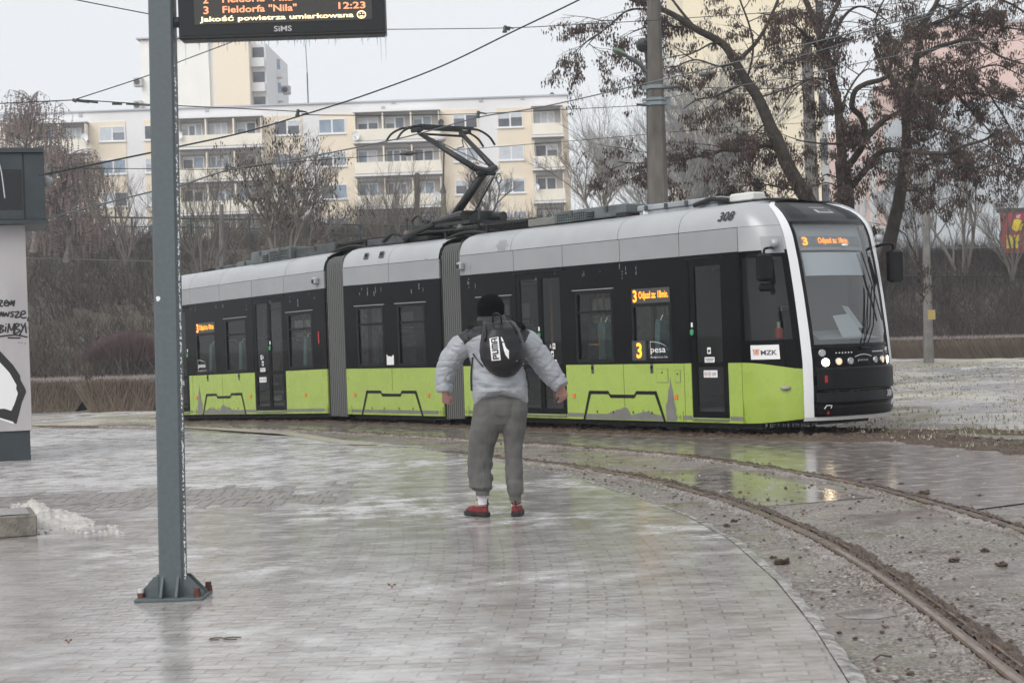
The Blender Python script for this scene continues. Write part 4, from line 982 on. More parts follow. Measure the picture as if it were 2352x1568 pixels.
rbox(W, 1.95, 3.55, VB, 1.98, 3.22, 3.47, 'air_conditioner', M_ROOFG, grille=(1.97+.05, 2.75, 3.24, 3.42), louv=(2.82, 3.05, 3.23, 3.40), clips=2)
rbox(W, .45, 1.93, VB+.12, 1.9, 3.22, 3.42, 'equipment_box', M_DGR, clips=1)
rbox(W, 3.6, 4.35, VB+.1, 1.9, 3.22, 3.33, 'control_box', M_ROOFG, clips=1)
rbox(W, 4.4, 5.5, VB+.2, 1.8, 3.22, 3.31, 'roof_cover', M_DGR, clips=2)
rbox(W, 5.7, 6.1, .6, 1.1, 3.24, 3.31, 'antenna_pod', M_UND, bev=.03)
rbox(FM, .05, 1.25, VB+.1, 1.9, 3.24, 3.36, 'equipment_box', M_DGR)
rbox(FM, 1.28, 2.0, VB+.05, 1.95, 3.24, 3.32, 'resistor_bank', M_UND)
# dark rails lengthways over the joints
for W, a, b in ((WR, -.55, .5), (FM, -.3, .6), (FM, 2.2, 3.3), (WF, -.2, 1.3)):
    mb = MB()
    for v in (.62, 1.78): ubox(mb, W, a, b, v, v+.05, 3.36, 3.40)
    nn = int((b-a)/.09)
    for k in range(nn): ubox(mb, W, a+.04+k*.09, a+.07+k*.09, .64, 1.8, 3.33, 3.36)
    for u in (a+.1, b-.1): ubox(mb, W, u, u+.05, .63, .67, 3.2, 3.36)
    part(mb, 'cable_ladder', M_UND)
# pantograph
PM = mat('panto_steel', (.022, .024, .024), .45, .2, var=.3, vs=8); M_INS = mat('insulator_clay', (.30, .27, .24), .35)
def pt(u, v, z): return FM(u, v, z)
mb = MB(); mb.T = FM
mb.box(1.35, 3.05, .62, .70, 3.46, 3.52); mb.box(1.35, 3.05, 1.70, 1.78, 3.46, 3.52); mb.box(1.35, 1.43, .7, 1.7, 3.46, 3.52); mb.box(2.97, 3.05, .7, 1.7, 3.46, 3.52)
mb.box(.95, 2.9, .60, 1.8, 3.37, 3.40); mb.box(2.5, 2.62, .9, 1.5, 3.5, 3.72)
mb.T = None; mb.tube([pt(1.65, .85, 3.56), pt(2.5, .85, 3.62), pt(2.62, .85, 3.62)], [.05, .10, .10], 10); mb.tube([pt(1.7, 1.5, 3.56), pt(2.5, 1.5, 3.62), pt(2.9, 1.5, 3.6)], [.05, .09, .09], 10)
mb.tube([pt(1.6, .75, 3.58), pt(1.6, 1.65, 3.58)], .05, 10)
for (u, v) in ((1.1, .7), (.98, 1.2)): mb.tube([pt(u, v, 3.40), pt(u, v, 3.66)], .014, 5); mb.ball(pt(u, v, 3.67), .03, nu=8, nv=5)
pb = part(mb, 'pantograph_base', PM)
mb = MB()
for (u, v) in ((1.15, .66), (1.6, .66), (2.75, .66), (1.15, 1.74), (2.75, 1.74)):
    for k in range(4): mb.tube([pt(u, v, 3.39+k*.02), pt(u, v, 3.40+k*.02)], .075-.008*k, 12)
part(mb, 'insulator', M_INS, pb)
for cpts, cr in (((pt(2.0, .62, 3.52), pt(1.75, .45, 3.40), pt(1.45, .4, 3.30), pt(1.2, .6, 3.28)), .05), ((pt(2.6, 1.0, 3.66), pt(2.95, .9, 3.7), pt(3.1, .8, 3.55), pt(3.05, .8, 3.4)), .02), ((pt(.6, .5, 3.30), pt(.9, .5, 3.42), pt(1.2, .5, 3.38), pt(1.3, .55, 3.3)), .03), ((pt(1.25, .8, 3.5), pt(1.12, .8, 3.62), pt(1.3, .8, 3.72), pt(1.45, .8, 3.6)), .02)): mb = MB(); mb.tube(smooth_line(cpts, 5), cr, 7); part(mb, 'cable', M_RUB, pb)
EL = (2.80, 4.36)
mb = MB(); mb.tube([pt(1.70, 1.2, 3.56), pt(EL[0]-.05, 1.2, EL[1])], [.085, .07], 12); lo = part(mb, 'lower_arm', PM, smooth=True)
mb = MB(); mb.tube([pt(2.30, 1.28, 3.66), pt(EL[0]+.13, 1.28, EL[1]-.08)], .018, 6); part(mb, 'push_rod', PM, lo)
mb = MB(); mb.tube([pt(2.78, .95, 4.45), pt(2.84, 1.2, 4.38), pt(2.78, 1.45, 4.47)], [.055, .075, .055], 10); mb.tube([pt(EL[0]+.02, 1.0, EL[1]), pt(EL[0]+.02, 1.4, EL[1])], .04, 8)
for v in (.92, 1.5): mb.tube([pt(2.80+.07*math.sin(t*PI/6), v, 4.28+.085*math.cos(t*PI/6)) for t in range(13)], .009, 5)
part(mb, 'elbow_joint', PM)
for v0, v1 in ((.97, .70), (1.43, 1.70)):
    mb = MB(); mb.tube([pt(2.77, v0, 4.46), pt(1.55, v1, 5.19)], [.058, .04], 10); part(mb, 'upper_arm', PM, smooth=True)
mb = MB(); mb.tube([pt(2.72, 1.12, 4.52), pt(1.62, 1.62, 5.14)], .008, 5); mb.tube([pt(2.72, 1.3, 4.52), pt(1.62, .8, 5.14)], .008, 5); mb.tube([pt(1.56, .7, 5.17), pt(1.56, 1.7, 5.17)], .022, 8); mb.tube([pt(1.62, 1.62, 5.1), pt(1.66, 1.62, 4.96), pt(1.62, 1.5, 4.93)], .012, 5); part(mb, 'bracing', PM)
mb = MB()
for du in (-.17, .17):
    mb.tube(smooth_line([pt(1.55+du, .10, 5.02), pt(1.55+du, .22, 5.16), pt(1.55+du, .42, 5.26), pt(1.55+du, .62, 5.29), pt(1.55+du, 1.2, 5.30), pt(1.55+du, 1.78, 5.29), pt(1.55+du, 1.98, 5.26), pt(1.55+du, 2.18, 5.16), pt(1.55+du, 2.30, 5.02)], 4), .021, 8)
    mb.T = FM; mb.box(1.55+du-.03, 1.55+du+.03, .6, 1.8, 5.27, 5.32); mb.T = None
for v in (.66, 1.74): mb.T = FM; mb.box(1.40, 1.72, v-.03, v+.03, 5.20, 5.27, bev=.01); mb.T = None
part(mb, 'contact_head', PM)
# ------------------------------------------------------------------ person (seen from behind, leaning away, arms out for balance)
YP = 14.2
def pp(x, y, dy=0): return at(x, y, YP+dy)
def remesh(o, vox, smooth_it=4):
    """fuse the lofts of one mesh into a single continuous surface"""
    m = o.modifiers.new('r', 'REMESH'); m.mode = 'VOXEL'; m.voxel_size = vox; m.use_smooth_shade = True
    s = o.modifiers.new('s', 'SMOOTH'); s.factor = .5; s.iterations = smooth_it
    dg = bpy.context.evaluated_depsgraph_get(); me = bpy.data.meshes.new_from_object(o.evaluated_get(dg), depsgraph=dg)
    old = o.data; o.modifiers.clear(); o.data = me; bpy.data.meshes.remove(old)
    me.polygons.foreach_set('use_smooth', [True]*len(me.polygons))
    return o
def loft(mb, secs, n=20, mi=None):
    """secs: (centre, rx, ry, axis-x dir, axis-y dir)"""
    mb.ring([[c+a*(rx*math.cos(2*PI*j/n))+b*(ry*math.sin(2*PI*j/n)) for j in range(n)] for c, rx, ry, a, b in secs], mi=mi)
AX, AY = Vector((1, 0, -.02)), Vector((0, 1, 0))
def crease(o, amp, fr, seed, zfun=None, wid=.16):
    """fold lines pressed into a fused cloth surface"""
    me = o.data; og = ORG[o.name]; ns = [v.normal.copy() for v in me.vertices]
    for v, n_ in zip(me.vertices, ns):
        p = v.co+og; q = Vector((p.x*fr[0]+seed, p.y*fr[1], p.z*fr[2]))
        q += Vector((noise.noise(q*.7), noise.noise(q*.7+Vector((5, 1, 3))), 0))*.9
        a = abs(noise.noise(q)); b = abs(noise.noise(q*1.9+Vector((7, 3, 1))))
        d = max(0, 1-a/wid)*.8+max(0, 1-b/wid)*.45
        v.co -= n_*(amp*d*(zfun(p) if zfun else 1))
M_SKIN = mat('skin', (.36, .19, .16), .5, var=.12, vs=60); M_JKT = mat('jacket_grey', (.30, .315, .34), .42, var=.06, vs=10, bump=.12, bs=90)
wrinkles(M_JKT, 5.5, (1, 1, 1.9), .022, .75)
M_YOKE = mat('jacket_black', (.013, .014, .017), .55, var=.2, vs=20); M_TRS = mat('sweatpants', (.105, .103, .10), .85, var=.16, vs=9, bump=.2, bs=220)
wrinkles(M_TRS, 4.2, (1.3, 1, .9), .020, .6, 2)
M_KNIT = mat('knit_black', (.004, .004, .0045), .9, bump=.5, bs=160, spec=.1); M_SOCK = mat('sock', (.72, .70, .74), .8, bump=.5, bs=200)
M_SHR = mat('suede_red', (.17, .020, .028), .8, var=.25, vs=30); M_SHB = mat('shoe_beige', (.40, .34, .25), .7); M_SOLE = mat('sole', (.014, .015, .017), .6, bump=.6, bs=120)
person = empty('person', gp(1143, 1190), 'person seen from behind in grey puffer jacket, sweatpants and red shoes, arms held out', 'person')
# body
mb = MB()
J = dict(pel=pp(1150, 935, .02), wst=pp(1150, 885, .05), chs=pp(1145, 800, .12), nck=pp(1131, 748, .24), hd=pp(1127, 711, .29))
loft(mb, [(J['pel']+Vector((0, 0, -.06)), .11, .07, AX, AY), (J['pel'], .14, .09, AX, AY), (J['wst'], .15, .105, AX, AY), (J['chs'], .18, .12, AX, AY), (pp(1140, 765, .17), .17, .10, AX, AY), (J['nck'], .065, .065, AX, AY), (pp(1129, 728, .27), .058, .062, AX, AY)], 16)
hc = J['hd']
mb.ball(hc+Vector((0, .008, .005)), .076, .094, .102, 20, 14); mb.ball(hc+Vector((0, .05, -.055)), .055, .06, .06, 12, 8)
mb.ball(hc+Vector((0, .118, -.01)), .014, .022, .026, 8, 6)   # nose
mb.ball(hc+Vector((0, .108, -.055)), .026, .010, .008, 8, 6); mb.ball(hc+Vector((0, .10, -.09)), .026, .02, .018, 8, 6)   # mouth, chin
for s in (-1, 1): mb.ball(hc+Vector((s*.079, .01, -.005)), .012, .024, .033, 8, 6); mb.ball(hc+Vector((s*.03, .095, .012)), .017, .012, .012, 8, 6); mb.ball(hc+Vector((s*.032, .098, .035)), .024, .012, .008, 8, 6)
SL, SR = pp(1090, 772, .14), pp(1194, 768, .14); EL_, ER = pp(1025, 838, .16), pp(1247, 838, .16); WL, WRt = pp(1023, 905, .13), pp(1289, 890, .12)
for a, b, c in ((SL, EL_, WL), (SR, ER, WRt)): mb.tube([a, a.lerp(b, .5), b, b.lerp(c, .5), c], [.062, .052, .043, .04, .029], 12)
def hand(mb, wr, d, side, palm_n, curl):
    d = d.normalized(); s_ = side.normalized(); n_ = palm_n.normalized()
    mb.ring([[wr+d*t+s_*(a*wd)+n_*(b*.016) for a, b in ((-1, -.6), (-.6, -1), (.6, -1), (1, -.6), (1, .6), (.6, 1), (-.6, 1), (-1, .6))] for t, wd in ((-.02, .026), (.02, .032), (.06, .042), (.088, .04))])
    for k, (ln_, off_) in enumerate(((.074, -.030), (.083, -.010), (.077, .011), (.060, .030))):
        b0 = wr+d*.080+s_*off_; c1 = curl*(1+.12*k); pts = [b0-d*.02, b0]; dd = d.copy(); ang = 0
        for f_, l_ in enumerate((.44, .32, .24)):
            ang += c1*(.75+.2*f_); v = d*math.cos(ang)+n_*math.sin(ang); pts.append(pts[-1]+v*ln_*l_)
        mb.tube(pts, [.0095, .0092, .0088, .0082, .0068], 8); mb.ball(pts[-1], .0066, nu=8, nv=6)
    b0 = wr+d*.022-s_*.026; t1 = b0+(d*.6-s_*.7+n_*.35).normalized()*.034; t2 = t1+(d*.9-s_*.1+n_*.5).normalized()*.03; t3 = t2+(d*.7+s_*.3+n_*.6).normalized()*.024
    mb.tube([b0, t1, t2, t3], [.013, .0115, .0100, .0080], 8); mb.ball(t3, .0078, nu=8, nv=6)
hand(mb, WL, pp(1026, 930, .20)-WL, Vector((-.75, .5, .0)), Vector((.55, .75, .2)), .78)
hand(mb, WRt, pp(1298, 925, .16)-WRt, Vector((.85, -.35, .3)), Vector((-.45, .7, -.1)), .70)
HL, HR = pp(1118, 945, .02), pp(1181, 945, .02); KL, KR = pp(1104, 1050, .08), pp(1182, 1050, .05); AL, AR = pp(1109, 1145, .055), pp(1185, 1148, .055)
for a, b, c in ((HL, KL, AL), (HR, KR, AR)): mb.tube([a, a.lerp(b, .5), b, b.lerp(c, .35), c], [.078, .068, .05, .046, .030], 14)
for c, dx in ((AL, -.35), (AR, .06)):
    f = Vector((dx, 1, 0)).normalized(); b0 = Vector((c.x, c.y+.02, .06)); mb.tube([b0, b0+f*.08-Vector((0, 0, .004)), b0+f*.16-Vector((0, 0, .006)), b0+f*.20-Vector((0, 0, .01))], [.028, .028, .026, .016], 12)
body = remesh(part(mb, 'body', M_SKIN, person), .0062, 3)
# trousers
mb = MB()
def xs(y, xl, xr, dy, d=.82): 
    a, b = pp(xl, y, dy), pp(xr, y, dy); r = (b.x-a.x)/2; return ((a+b)/2, r, r*d, AX, AY)
loft(mb, [xs(900, 1096, 1204, .04, .6), xs(925, 1090, 1212, .03, .62), xs(952, 1086, 1212, .03, .58), xs(972, 1090, 1208, .03, .50), xs(986, 1106, 1194, .03, .36), xs(994, 1126, 1172, .03, .3)], 28)
def leg(rows, seed):
    out = []; 
    rows = [(y, xl, xr, dy, d) for y, xl, xr, dy, d in rows]
    n = 9
    for (a, b) in zip(rows, rows[1:]):
        for k in range(n):
            t = k/n; out.append(tuple(p+(q-p)*t for p, q in zip(a, b)))
    out.append(rows[-1]); rings = []
    for y, xl, xr, dy, d in out:
        c, rx, ry, _, _ = xs(y, xl, xr, dy, d); ring = []
        low = max(0, (y-1010)/110)
        for j in range(36):
            t = 2*PI*j/36; k = 1+.02*fbm(math.cos(t)*1.3+seed, math.sin(t)*1.3, y*.012, 2)
            z_ = y+12*math.sin(t+seed)+14*math.cos(2*t+seed*2)
            fold = .075*(low+.03)*(math.sin(z_*.21+seed*3)*max(0, fbm(math.cos(t)*.9+seed*2, math.sin(t)*.9, y*.02, 1)+.3)*1.5)
            k += fold+.02*math.sin(t*3+seed)*min(1, abs(y-940)/60)
            ring.append(c+AX*(rx*k*math.cos(t))+AY*(ry*k*math.sin(t)))
        rings.append(ring)
    mb.ring(rings)
leg([(912, 1092, 1152, .03, 1.05), (940, 1086, 1152, .03, 1.1), (985, 1079, 1149, .03, 1.0), (1020, 1074, 1139, .05, .95), (1050, 1073, 1132, .06, .95), (1085, 1073, 1129, .05, .95), (1105, 1075, 1133, .04, .95), (1118, 1078, 1133, .02, .95), (1126, 1087, 1127, .01, .95), (1128, 1092, 1124, .01, .95), (1136, 1094, 1122, .0, 1)], 1.3)
leg([(912, 1148, 1208, .03, 1.05), (940, 1148, 1213, .03, 1.1), (985, 1153, 1208, .03, 1.1), (1020, 1158, 1201, .04, 1.15), (1050, 1160, 1200, .04, 1.15), (1085, 1160, 1202, .03, 1.1), (1110, 1162, 1204, .02, 1.05), (1128, 1165, 1205, .01, 1.0), (1138, 1169, 1199, .0, .95), (1141, 1171, 1196, .0, .95), (1148, 1171, 1196, .0, 1)], 2.1)
trs = remesh(part(mb, 'sweatpants', M_TRS, person), .0068, 2); crease(trs, .010, (5.5, 4.5, 3.2), 8.2, lambda p: .55+.6*max(0, min(1, (.55-p.z)/.4)), .2)
for (y0, y1, xl, xr, dy) in ((1126, 1137, 1093, 1124, .0), (1138, 1149, 1170, 1197, .0)):
    mb = MB(); rings = []
    for y in (y0, (y0+y1)/2, y1):
        c, rx, ry, _, _ = xs(y, xl, xr, dy, 1); rings.append([c+AX*(rx*(1+.025*(j % 2))*math.cos(2*PI*j/60))+AY*(ry*(1+.025*(j % 2))*math.sin(2*PI*j/60)) for j in range(60)])
    mb.ring(rings); part(mb, 'ankle_cuff', M_TRS, trs)
# socks and shoes
for (y0, y1, xl, xr, xl2, xr2) in ((1134, 1158, 1096, 1121, 1099, 1119), (1146, 1162, 1173, 1196, 1175, 1195)):
    mb = MB(); rings = []
    for k in range(5):
        t = k/4; c, rx, ry, _, _ = xs(y0+(y1-y0)*t, xl+(xl2-xl)*t, xr+(xr2-xr)*t, .04, 1); rings.append([c+AX*(rx*(1+.03*(j % 2))*math.cos(2*PI*j/48))+AY*(ry*(1+.03*(j % 2))*math.sin(2*PI*j/48)) for j in range(48)])
    mb.ring(rings); part(mb, 'sock', M_SOCK, person)
def shoe(cx, ang, lift, toe_out, lab=None):
    # local: heel at origin, forward +y
    c = Vector((cx.x, cx.y-.0, lift)); ca, sa = math.cos(ang), math.sin(ang)
    T = lambda x, y, z: c+Vector((x*ca+y*sa, -x*sa+y*ca, z))
    prof = [(-.02, .030, .0), (.0, .040, 0), (.05, .041, 0), (.11, .040, 0), (.17, .048, 0), (.22, .046, .003), (.26, .032, .010), (.275, .014, .018)]
    def outline(y, wd, z, k=1): return [T(wd*k*math.cos(t*PI/8), y+.004*math.sin(t), z) for t in range(16)]
    def ring_at(z, grow, top=False):
        L_ = []; pts = [(-.045, 0), (-.040, .022), (-.022, .036), (.03, .042), (.09, .040), (.15, .047), (.20, .049), (.24, .042), (.265, .025), (.272, 0)]
        full = pts+[(y, -x) for y, x in pts[-2:0:-1]]
        for y, x in full: L_.append(T(x*grow, y*(grow if y < 0 else 1), z))
        return L_
    mb = MB(); mb.ring([ring_at(.0, .93), ring_at(.006, 1.02), ring_at(.020, 1.06), ring_at(.032, 1.04), ring_at(.036, .98)])
    for k in range(26):
        t = k/26*2*PI; yy = .11+.15*math.cos(t); xx = .047*math.sin(t)*(1 if yy > 0 else .9); mb.ball(T(xx, yy-.0, .014), .0085, nu=6, nv=4)
    so = MB(); root = None
    def upper(rows, m, name, par):
        mb2 = MB(); mb2.ring(rows); return part(mb2, name, m, par, smooth=True)
    def r2(z, y0, y1, wd): return [T(wd*math.cos(t*PI/10), (y0+y1)/2+(y1-y0)/2*math.sin(t*PI/10), z) for t in range(20)]
    sh = upper([r2(.033, -.041, .262, .045), r2(.05, -.042, .255, .046), r2(.070, -.038, .22, .043), r2(.084, -.034, .15, .039)], M_SHR, 'shoe', person)
    mb.T = None; part(mb, 'sole', M_SOLE, sh)
    upper([r2(.080, -.0335, .15, .0375), r2(.11, -.031, .12, .035), r2(.132, -.032, .10, .035)], M_SHB, 'heel_panel', sh)
    upper([r2(.130, -.034, .10, .0365), r2(.143, -.040, .095, .038), r2(.145, -.034, .08, .034)], M_SHR, 'collar', sh)
    mb3 = MB(); arc = [T(.040*math.cos(t), .03+.068*math.sin(t), .118-.018*math.cos((t+PI/2)*1.0)) for t in [-PI+.15+(PI-.3)*k/12 for k in range(13)]]; mb3.tube(arc, .006, 6); part(mb3, 'strap', M_SHR, sh)
    mb3 = MB(); mb3.tube([T(0, -.040, .146), T(0, -.042, .12), T(0, -.041, .09), T(0, -.041, .08)], [.008, .008, .006, .006], 6); part(mb3, 'heel_tab', M_SOLE, sh)
    return sh
shoe(gp(1114, 1187)+Vector((.0, .02, 0)), R(-36), .002, 1); shoe(gp(1186, 1186)+Vector((0, .02, 0)), R(5), .002, 0)
# jacket
mb = MB()
rows = [(738, 1105, 1158, .23, .8), (746, 1088, 1176, .21, .75), (754, 1074, 1192, .19, .8), (765, 1066, 1203, .17, .9), (780, 1068, 1205, .15, .92), (800, 1074, 1204, .13, .92), (825, 1080, 1202, .10, .88), (850, 1081, 1205, .07, .85), (880, 1082, 1211, .05, .85), (905, 1084, 1213, .035, .85), (925, 1087, 1212, .03, .85), (934, 1090, 1209, .03, .84)]
out = []
for (a, b) in zip(rows, rows[1:]):
    for k in range(6): t = k/6; out.append(tuple(p+(q-p)*t for p, q in zip(a, b)))
out.append(rows[-1]); rings = []
for y, xl, xr, dy, d in out:
    c, rx, ry, _, _ = xs(y, xl, xr, dy, d); ring = []
    for j in range(48):
        t = 2*PI*j/48; hemk = max(0, (y-890)/44); back = max(0, -math.sin(t))
        k = 1+.025*fbm(math.cos(t)*2, math.sin(t)*2, y*.03)+.05*math.sin(y*.19+2.5*math.cos(t*2))*max(0, fbm(math.cos(t)*1.5+4, math.sin(t)*1.5, y*.02)+.35)
        if 884 < y < 894: k -= .03*(1-abs(y-889)/5)
        if 838 < y < 848: k -= .028*(1-abs(y-843)/5)
        if y > 920: k -= .025*(y-920)/14
        ring.append(c+AX*(rx*k*math.cos(t))+AY*(ry*k*math.sin(t))+Vector((0, 0, .125*hemk*back**1.3)))
    rings.append(ring)
mb.ring(rings)
def sleeve(pts, rad, seed):
    P = smooth_line(pts, 14); n = len(P); rs = []
    for i in range(n):
        t = i/(n-1)*(len(rad)-1); k = int(min(t, len(rad)-2)); r = rad[k]+(rad[k+1]-rad[k])*(t-k)
        rs.append(r)
    k0 = len(mb.v); mb.tube(P, rs, 28)
    for i in range(n):
        u = i/(n-1); c = P[i]
        for j in range(28):
            v = Vector(mb.v[k0+i*28+j]); th = 2*PI*j/28
            ph = (u**.85)*4.7+.16*math.sin(th+seed)+.09*math.sin(2*th+seed*2)+.25*fbm(u*5, seed); puff = 1-math.exp(-(((ph+.5) % 1-.5)/.085)**2)
            f = .90+.065*puff+.03*abs(math.sin(PI*ph))+.07*fbm(math.cos(th)*1.6+seed, math.sin(th)*1.6, u*9)+.03*math.sin(u*38+3*math.cos(th+seed))*max(0, fbm(seed+th*.4, u*4)+.25)
            mb.v[k0+i*28+j] = tuple(c+(v-c)*f)
sleeve([pp(1100, 775, .15), pp(1072, 786, .15), pp(1046, 812, .16), pp(1026, 843, .16), pp(1021, 872, .15), pp(1021, 901, .13)], [.092, .102, .100, .092, .082, .068], 1)
sleeve([pp(1186, 772, .15), pp(1212, 788, .15), pp(1238, 820, .16), pp(1258, 848, .15), pp(1277, 872, .14), pp(1291, 889, .12)], [.092, .104, .104, .097, .086, .068], 2.5)
jk = part(mb, 'puffer_jacket', [M_JKT, M_YOKE], person)
remesh(jk, .0062, 1); crease(jk, .0075, (3.4, 3.4, 7.0), 3.1, None, .13)
poly = [(1050, 768), (1068, 790), (1085, 777), (1108, 767), (1190, 767), (1205, 788), (1218, 762), (1180, 730), (1127, 700), (1080, 735)]
def inside(x, y, P):
    c = False; n = len(P)
    for i in range(n):
        (x1, y1), (x2, y2) = P[i], P[i-1]
        if (y1 > y) != (y2 > y) and x < (x2-x1)*(y-y1)/(y2-y1)+x1: c = not c
    return c
og = ORG[jk.name]
plane = [(pp(a, b, .1).x, pp(a, b, .1).z) for a, b in poly]     # yoke outline in the jacket's own x-z plane
for p in jk.data.polygons:
    q = p.center+og
    if inside(q.x, q.z, plane): p.material_index = 1
# hood / collar of the jacket and knitted cap
mb = MB(); loft(mb, [xs(748, 1092, 1168, .22, .95), xs(738, 1094, 1163, .24, .95), xs(728, 1097, 1161, .27, 1.0), xs(722, 1101, 1158, .29, 1.0), xs(721, 1106, 1152, .29, 1.0)], 28); remesh(part(mb, 'hood_collar', M_YOKE, person), .009, 4)
mb = MB(); c = pp(1127, 708, .29); mb.ball(c+Vector((0, 0, .006)), .117, .124, .121, 24, 16); loft(mb, [xs(708, 1095, 1159, .29, 1.05), xs(722, 1095.5, 1158, .28, 1.05), xs(733, 1101, 1154, .27, 1.0)], 24)
mb.v = [tuple(Vector(v)) for v in mb.v]
cap = remesh(part(mb, 'black_hood', M_KNIT, person), .008, 6)
# open the face side: a ring of fabric, the face shows in front
for v in cap.data.vertices:
    q = v.co+ORG[cap.name]-c
    if q.y > .055 and abs(q.x) < .075 and -.12 < q.z < .07: v.co.y -= (q.y-.055)*.95
# backpack: held by the shoulders, a thing of its own
bp_ = empty('backpack', pp(1155, 866, -.1), 'black backpack with white logo print worn on the person in the puffer jacket', 'backpack')
M_BAG = mat('bag_nylon', (.007, .007, .008), .4, var=.4, vs=14, spec=.4); wrinkles(M_BAG, 6, (1, 1, 1), .015, .6)
mb = MB(); by = -.13
rows = [(736, 1115, 1176, .02, .10), (742, 1110, 1184, -.01, .14), (755, 1107, 1192, -.05, .18), (772, 1105, 1199, -.07, .20), (790, 1102, 1205, -.09, .21), (806, 1101, 1207, -.10, .215), (825, 1104, 1206, -.11, .21), (840, 1112, 1200, -.11, .20), (852, 1122, 1192, -.10, .18), (860, 1134, 1184, -.08, .14), (866, 1146, 1172, -.06, .08)]
out = []
for (a, b) in zip(rows, rows[1:]):
    for k in range(4): t = k/4; out.append(tuple(p+(q-p)*t for p, q in zip(a, b)))
out.append(rows[-1]); rings = []
def bagpt(y, xl, xr, dy, dep, t):
    a, b = pp(xl, y, dy), pp(xr, y, dy); c = (a+b)/2; rx = (b.x-a.x)/2; ct, st = math.cos(t), math.sin(t)
    sg = lambda q, e: math.copysign(abs(q)**e, q)
    return c+AX*(rx*sg(ct, .8))+AY*(dep*sg(st, .8)*(.75 if st < 0 else 1))
for r_w in out:
    rings.append([bagpt(*r_w, 2*PI*j/40)*1.0 for j in range(40)])
for i, rg_ in enumerate(rings):
    for j, p in enumerate(rg_): 
        t = 2*PI*j/40; rg_[j] = p+AY*(.010*fbm(math.cos(t)*2, math.sin(t)*2, i*.25)+.006*math.sin(i*.9+t*2)*(1 if i < 16 else 0))
mb.ring(rings); bag = part(mb, 'bag_body', M_BAG, bp_, smooth=True)
from mathutils.bvhtree import BVHTree
bv = BVHTree.FromPolygons([Vector(v) for v in mb.v], mb.f)
def onbag(x, y, out_=.004):
    o = pp(x, y, -1.5); d = (o-CAM).normalized(); h = bv.ray_cast(o, d)
    return (h[0]-d*out_) if h[0] else pp(x, y, -.25)
def cz(x, y): return 980+x*.195, 650.7+y*.195
mb = MB()
def quadpatch(q, n=10, o=.004, mi=0):
    A_, B_, C_, D_ = [cz(*k) for k in q]
    def f(u, v):
        x = (A_[0]*(1-u)+B_[0]*u)*(1-v)+(D_[0]*(1-u)+C_[0]*u)*v; y = (A_[1]*(1-u)+B_[1]*u)*(1-v)+(D_[1]*(1-u)+C_[1]*u)*v
        return onbag(x, y, o)
    mb.grid(f, n, n, mi); return f
Q4 = [(738, 648), (845, 628), (873, 903), (765, 912)]
quadpatch(Q4, 10, .003)
A_, B_, C_, D_ = [cz(*k) for k in Q4]
def qm(u, v, o=.0065):
    x = (A_[0]*(1-u)+B_[0]*u)*(1-v)+(D_[0]*(1-u)+C_[0]*u)*v; y = (A_[1]*(1-u)+B_[1]*u)*(1-v)+(D_[1]*(1-u)+C_[1]*u)*v
    return onbag(x, y, o)
# block letters as strips, reading upwards
LET = {'P': [(0, 0, .3, 1), (.3, .78, .72, 1), (.3, .38, .72, .58), (.68, .42, 1, .94)], 'U': [(0, .08, .3, 1), (.7, .08, 1, 1), (.1, 0, .9, .22)], 'M': [(0, 0, .22, .92), (.39, 0, .61, .92), (.78, 0, 1, .92), (.06, .8, .94, 1)], 'A': [(0, 0, .3, .92), (.7, 0, 1, .92), (.08, .8, .92, 1), (.3, .32, .7, .5)]}
pos = 0.05
for ch, wd in (('P', .20), ('U', .20), ('M', .24), ('A', .20)):
    for (a, b, c, d) in LET[ch]:
        a2, c2 = pos+a*wd, pos+c*wd
        mb.grid(lambda s, t: qm(.16+.68*(1-(b+(d-b)*t)), 1-(a2+(c2-a2)*s)), 3, 3, 1)
    pos += wd+.028
part(mb, 'logo_print', [M_STK, M_INK], bag)
mb = MB(); pl = [(872, 630), (884, 632), (903, 668), (922, 725), (938, 762), (968, 790), (968, 892), (945, 872), (925, 840), (912, 795), (900, 745), (885, 690)]
L_ = [(872, 630), (880, 665), (893, 715), (903, 760), (914, 800), (928, 842), (968, 892)]; R_ = [(884, 632), (902, 668), (917, 710), (930, 748), (945, 770), (960, 784), (969, 790)]
mb.ring([[onbag(*cz(*a), .004), onbag(*cz(*b), .004)] for a, b in zip(L_, R_)], closed=False, caps=False); part(mb, 'stripe_print', M_STK, bag)
mb = MB(); quadpatch([(1052, 905), (1078, 905), (1074, 920), (1050, 920)], 2); part(mb, 'small_tag', M_GSTR, bag)
mb = MB(); mb.tube(smooth_line([onbag(*cz(780, 440), .0), onbag(*cz(785, 400), -.02)+Vector((0, 0, .015)), onbag(*cz(820, 380), -.02)+Vector((0, 0, .02)), onbag(*cz(870, 405), -.02)+Vector((0, 0, .015)), onbag(*cz(880, 445), .0)], 5), .007, 6); part(mb, 'grab_loop', M_BAG, bp_, smooth=True)
mb = MB()
mb.tube(smooth_line([onbag(*cz(700, 450), .0), onbag(*cz(690, 520), .01), onbag(*cz(700, 600), .01), onbag(*cz(675, 680), .008)], 5), .008, 6); part(mb, 'side_strap', M_BAG, bp_, smooth=True); mb = MB()
mb.tube(smooth_line([onbag(*cz(980, 450), .0), onbag(*cz(1040, 520), .01), onbag(*cz(1080, 600), .01), onbag(*cz(1110, 690), .008)], 5), .007, 6); part(mb, 'side_strap', M_BAG, bp_, smooth=True)
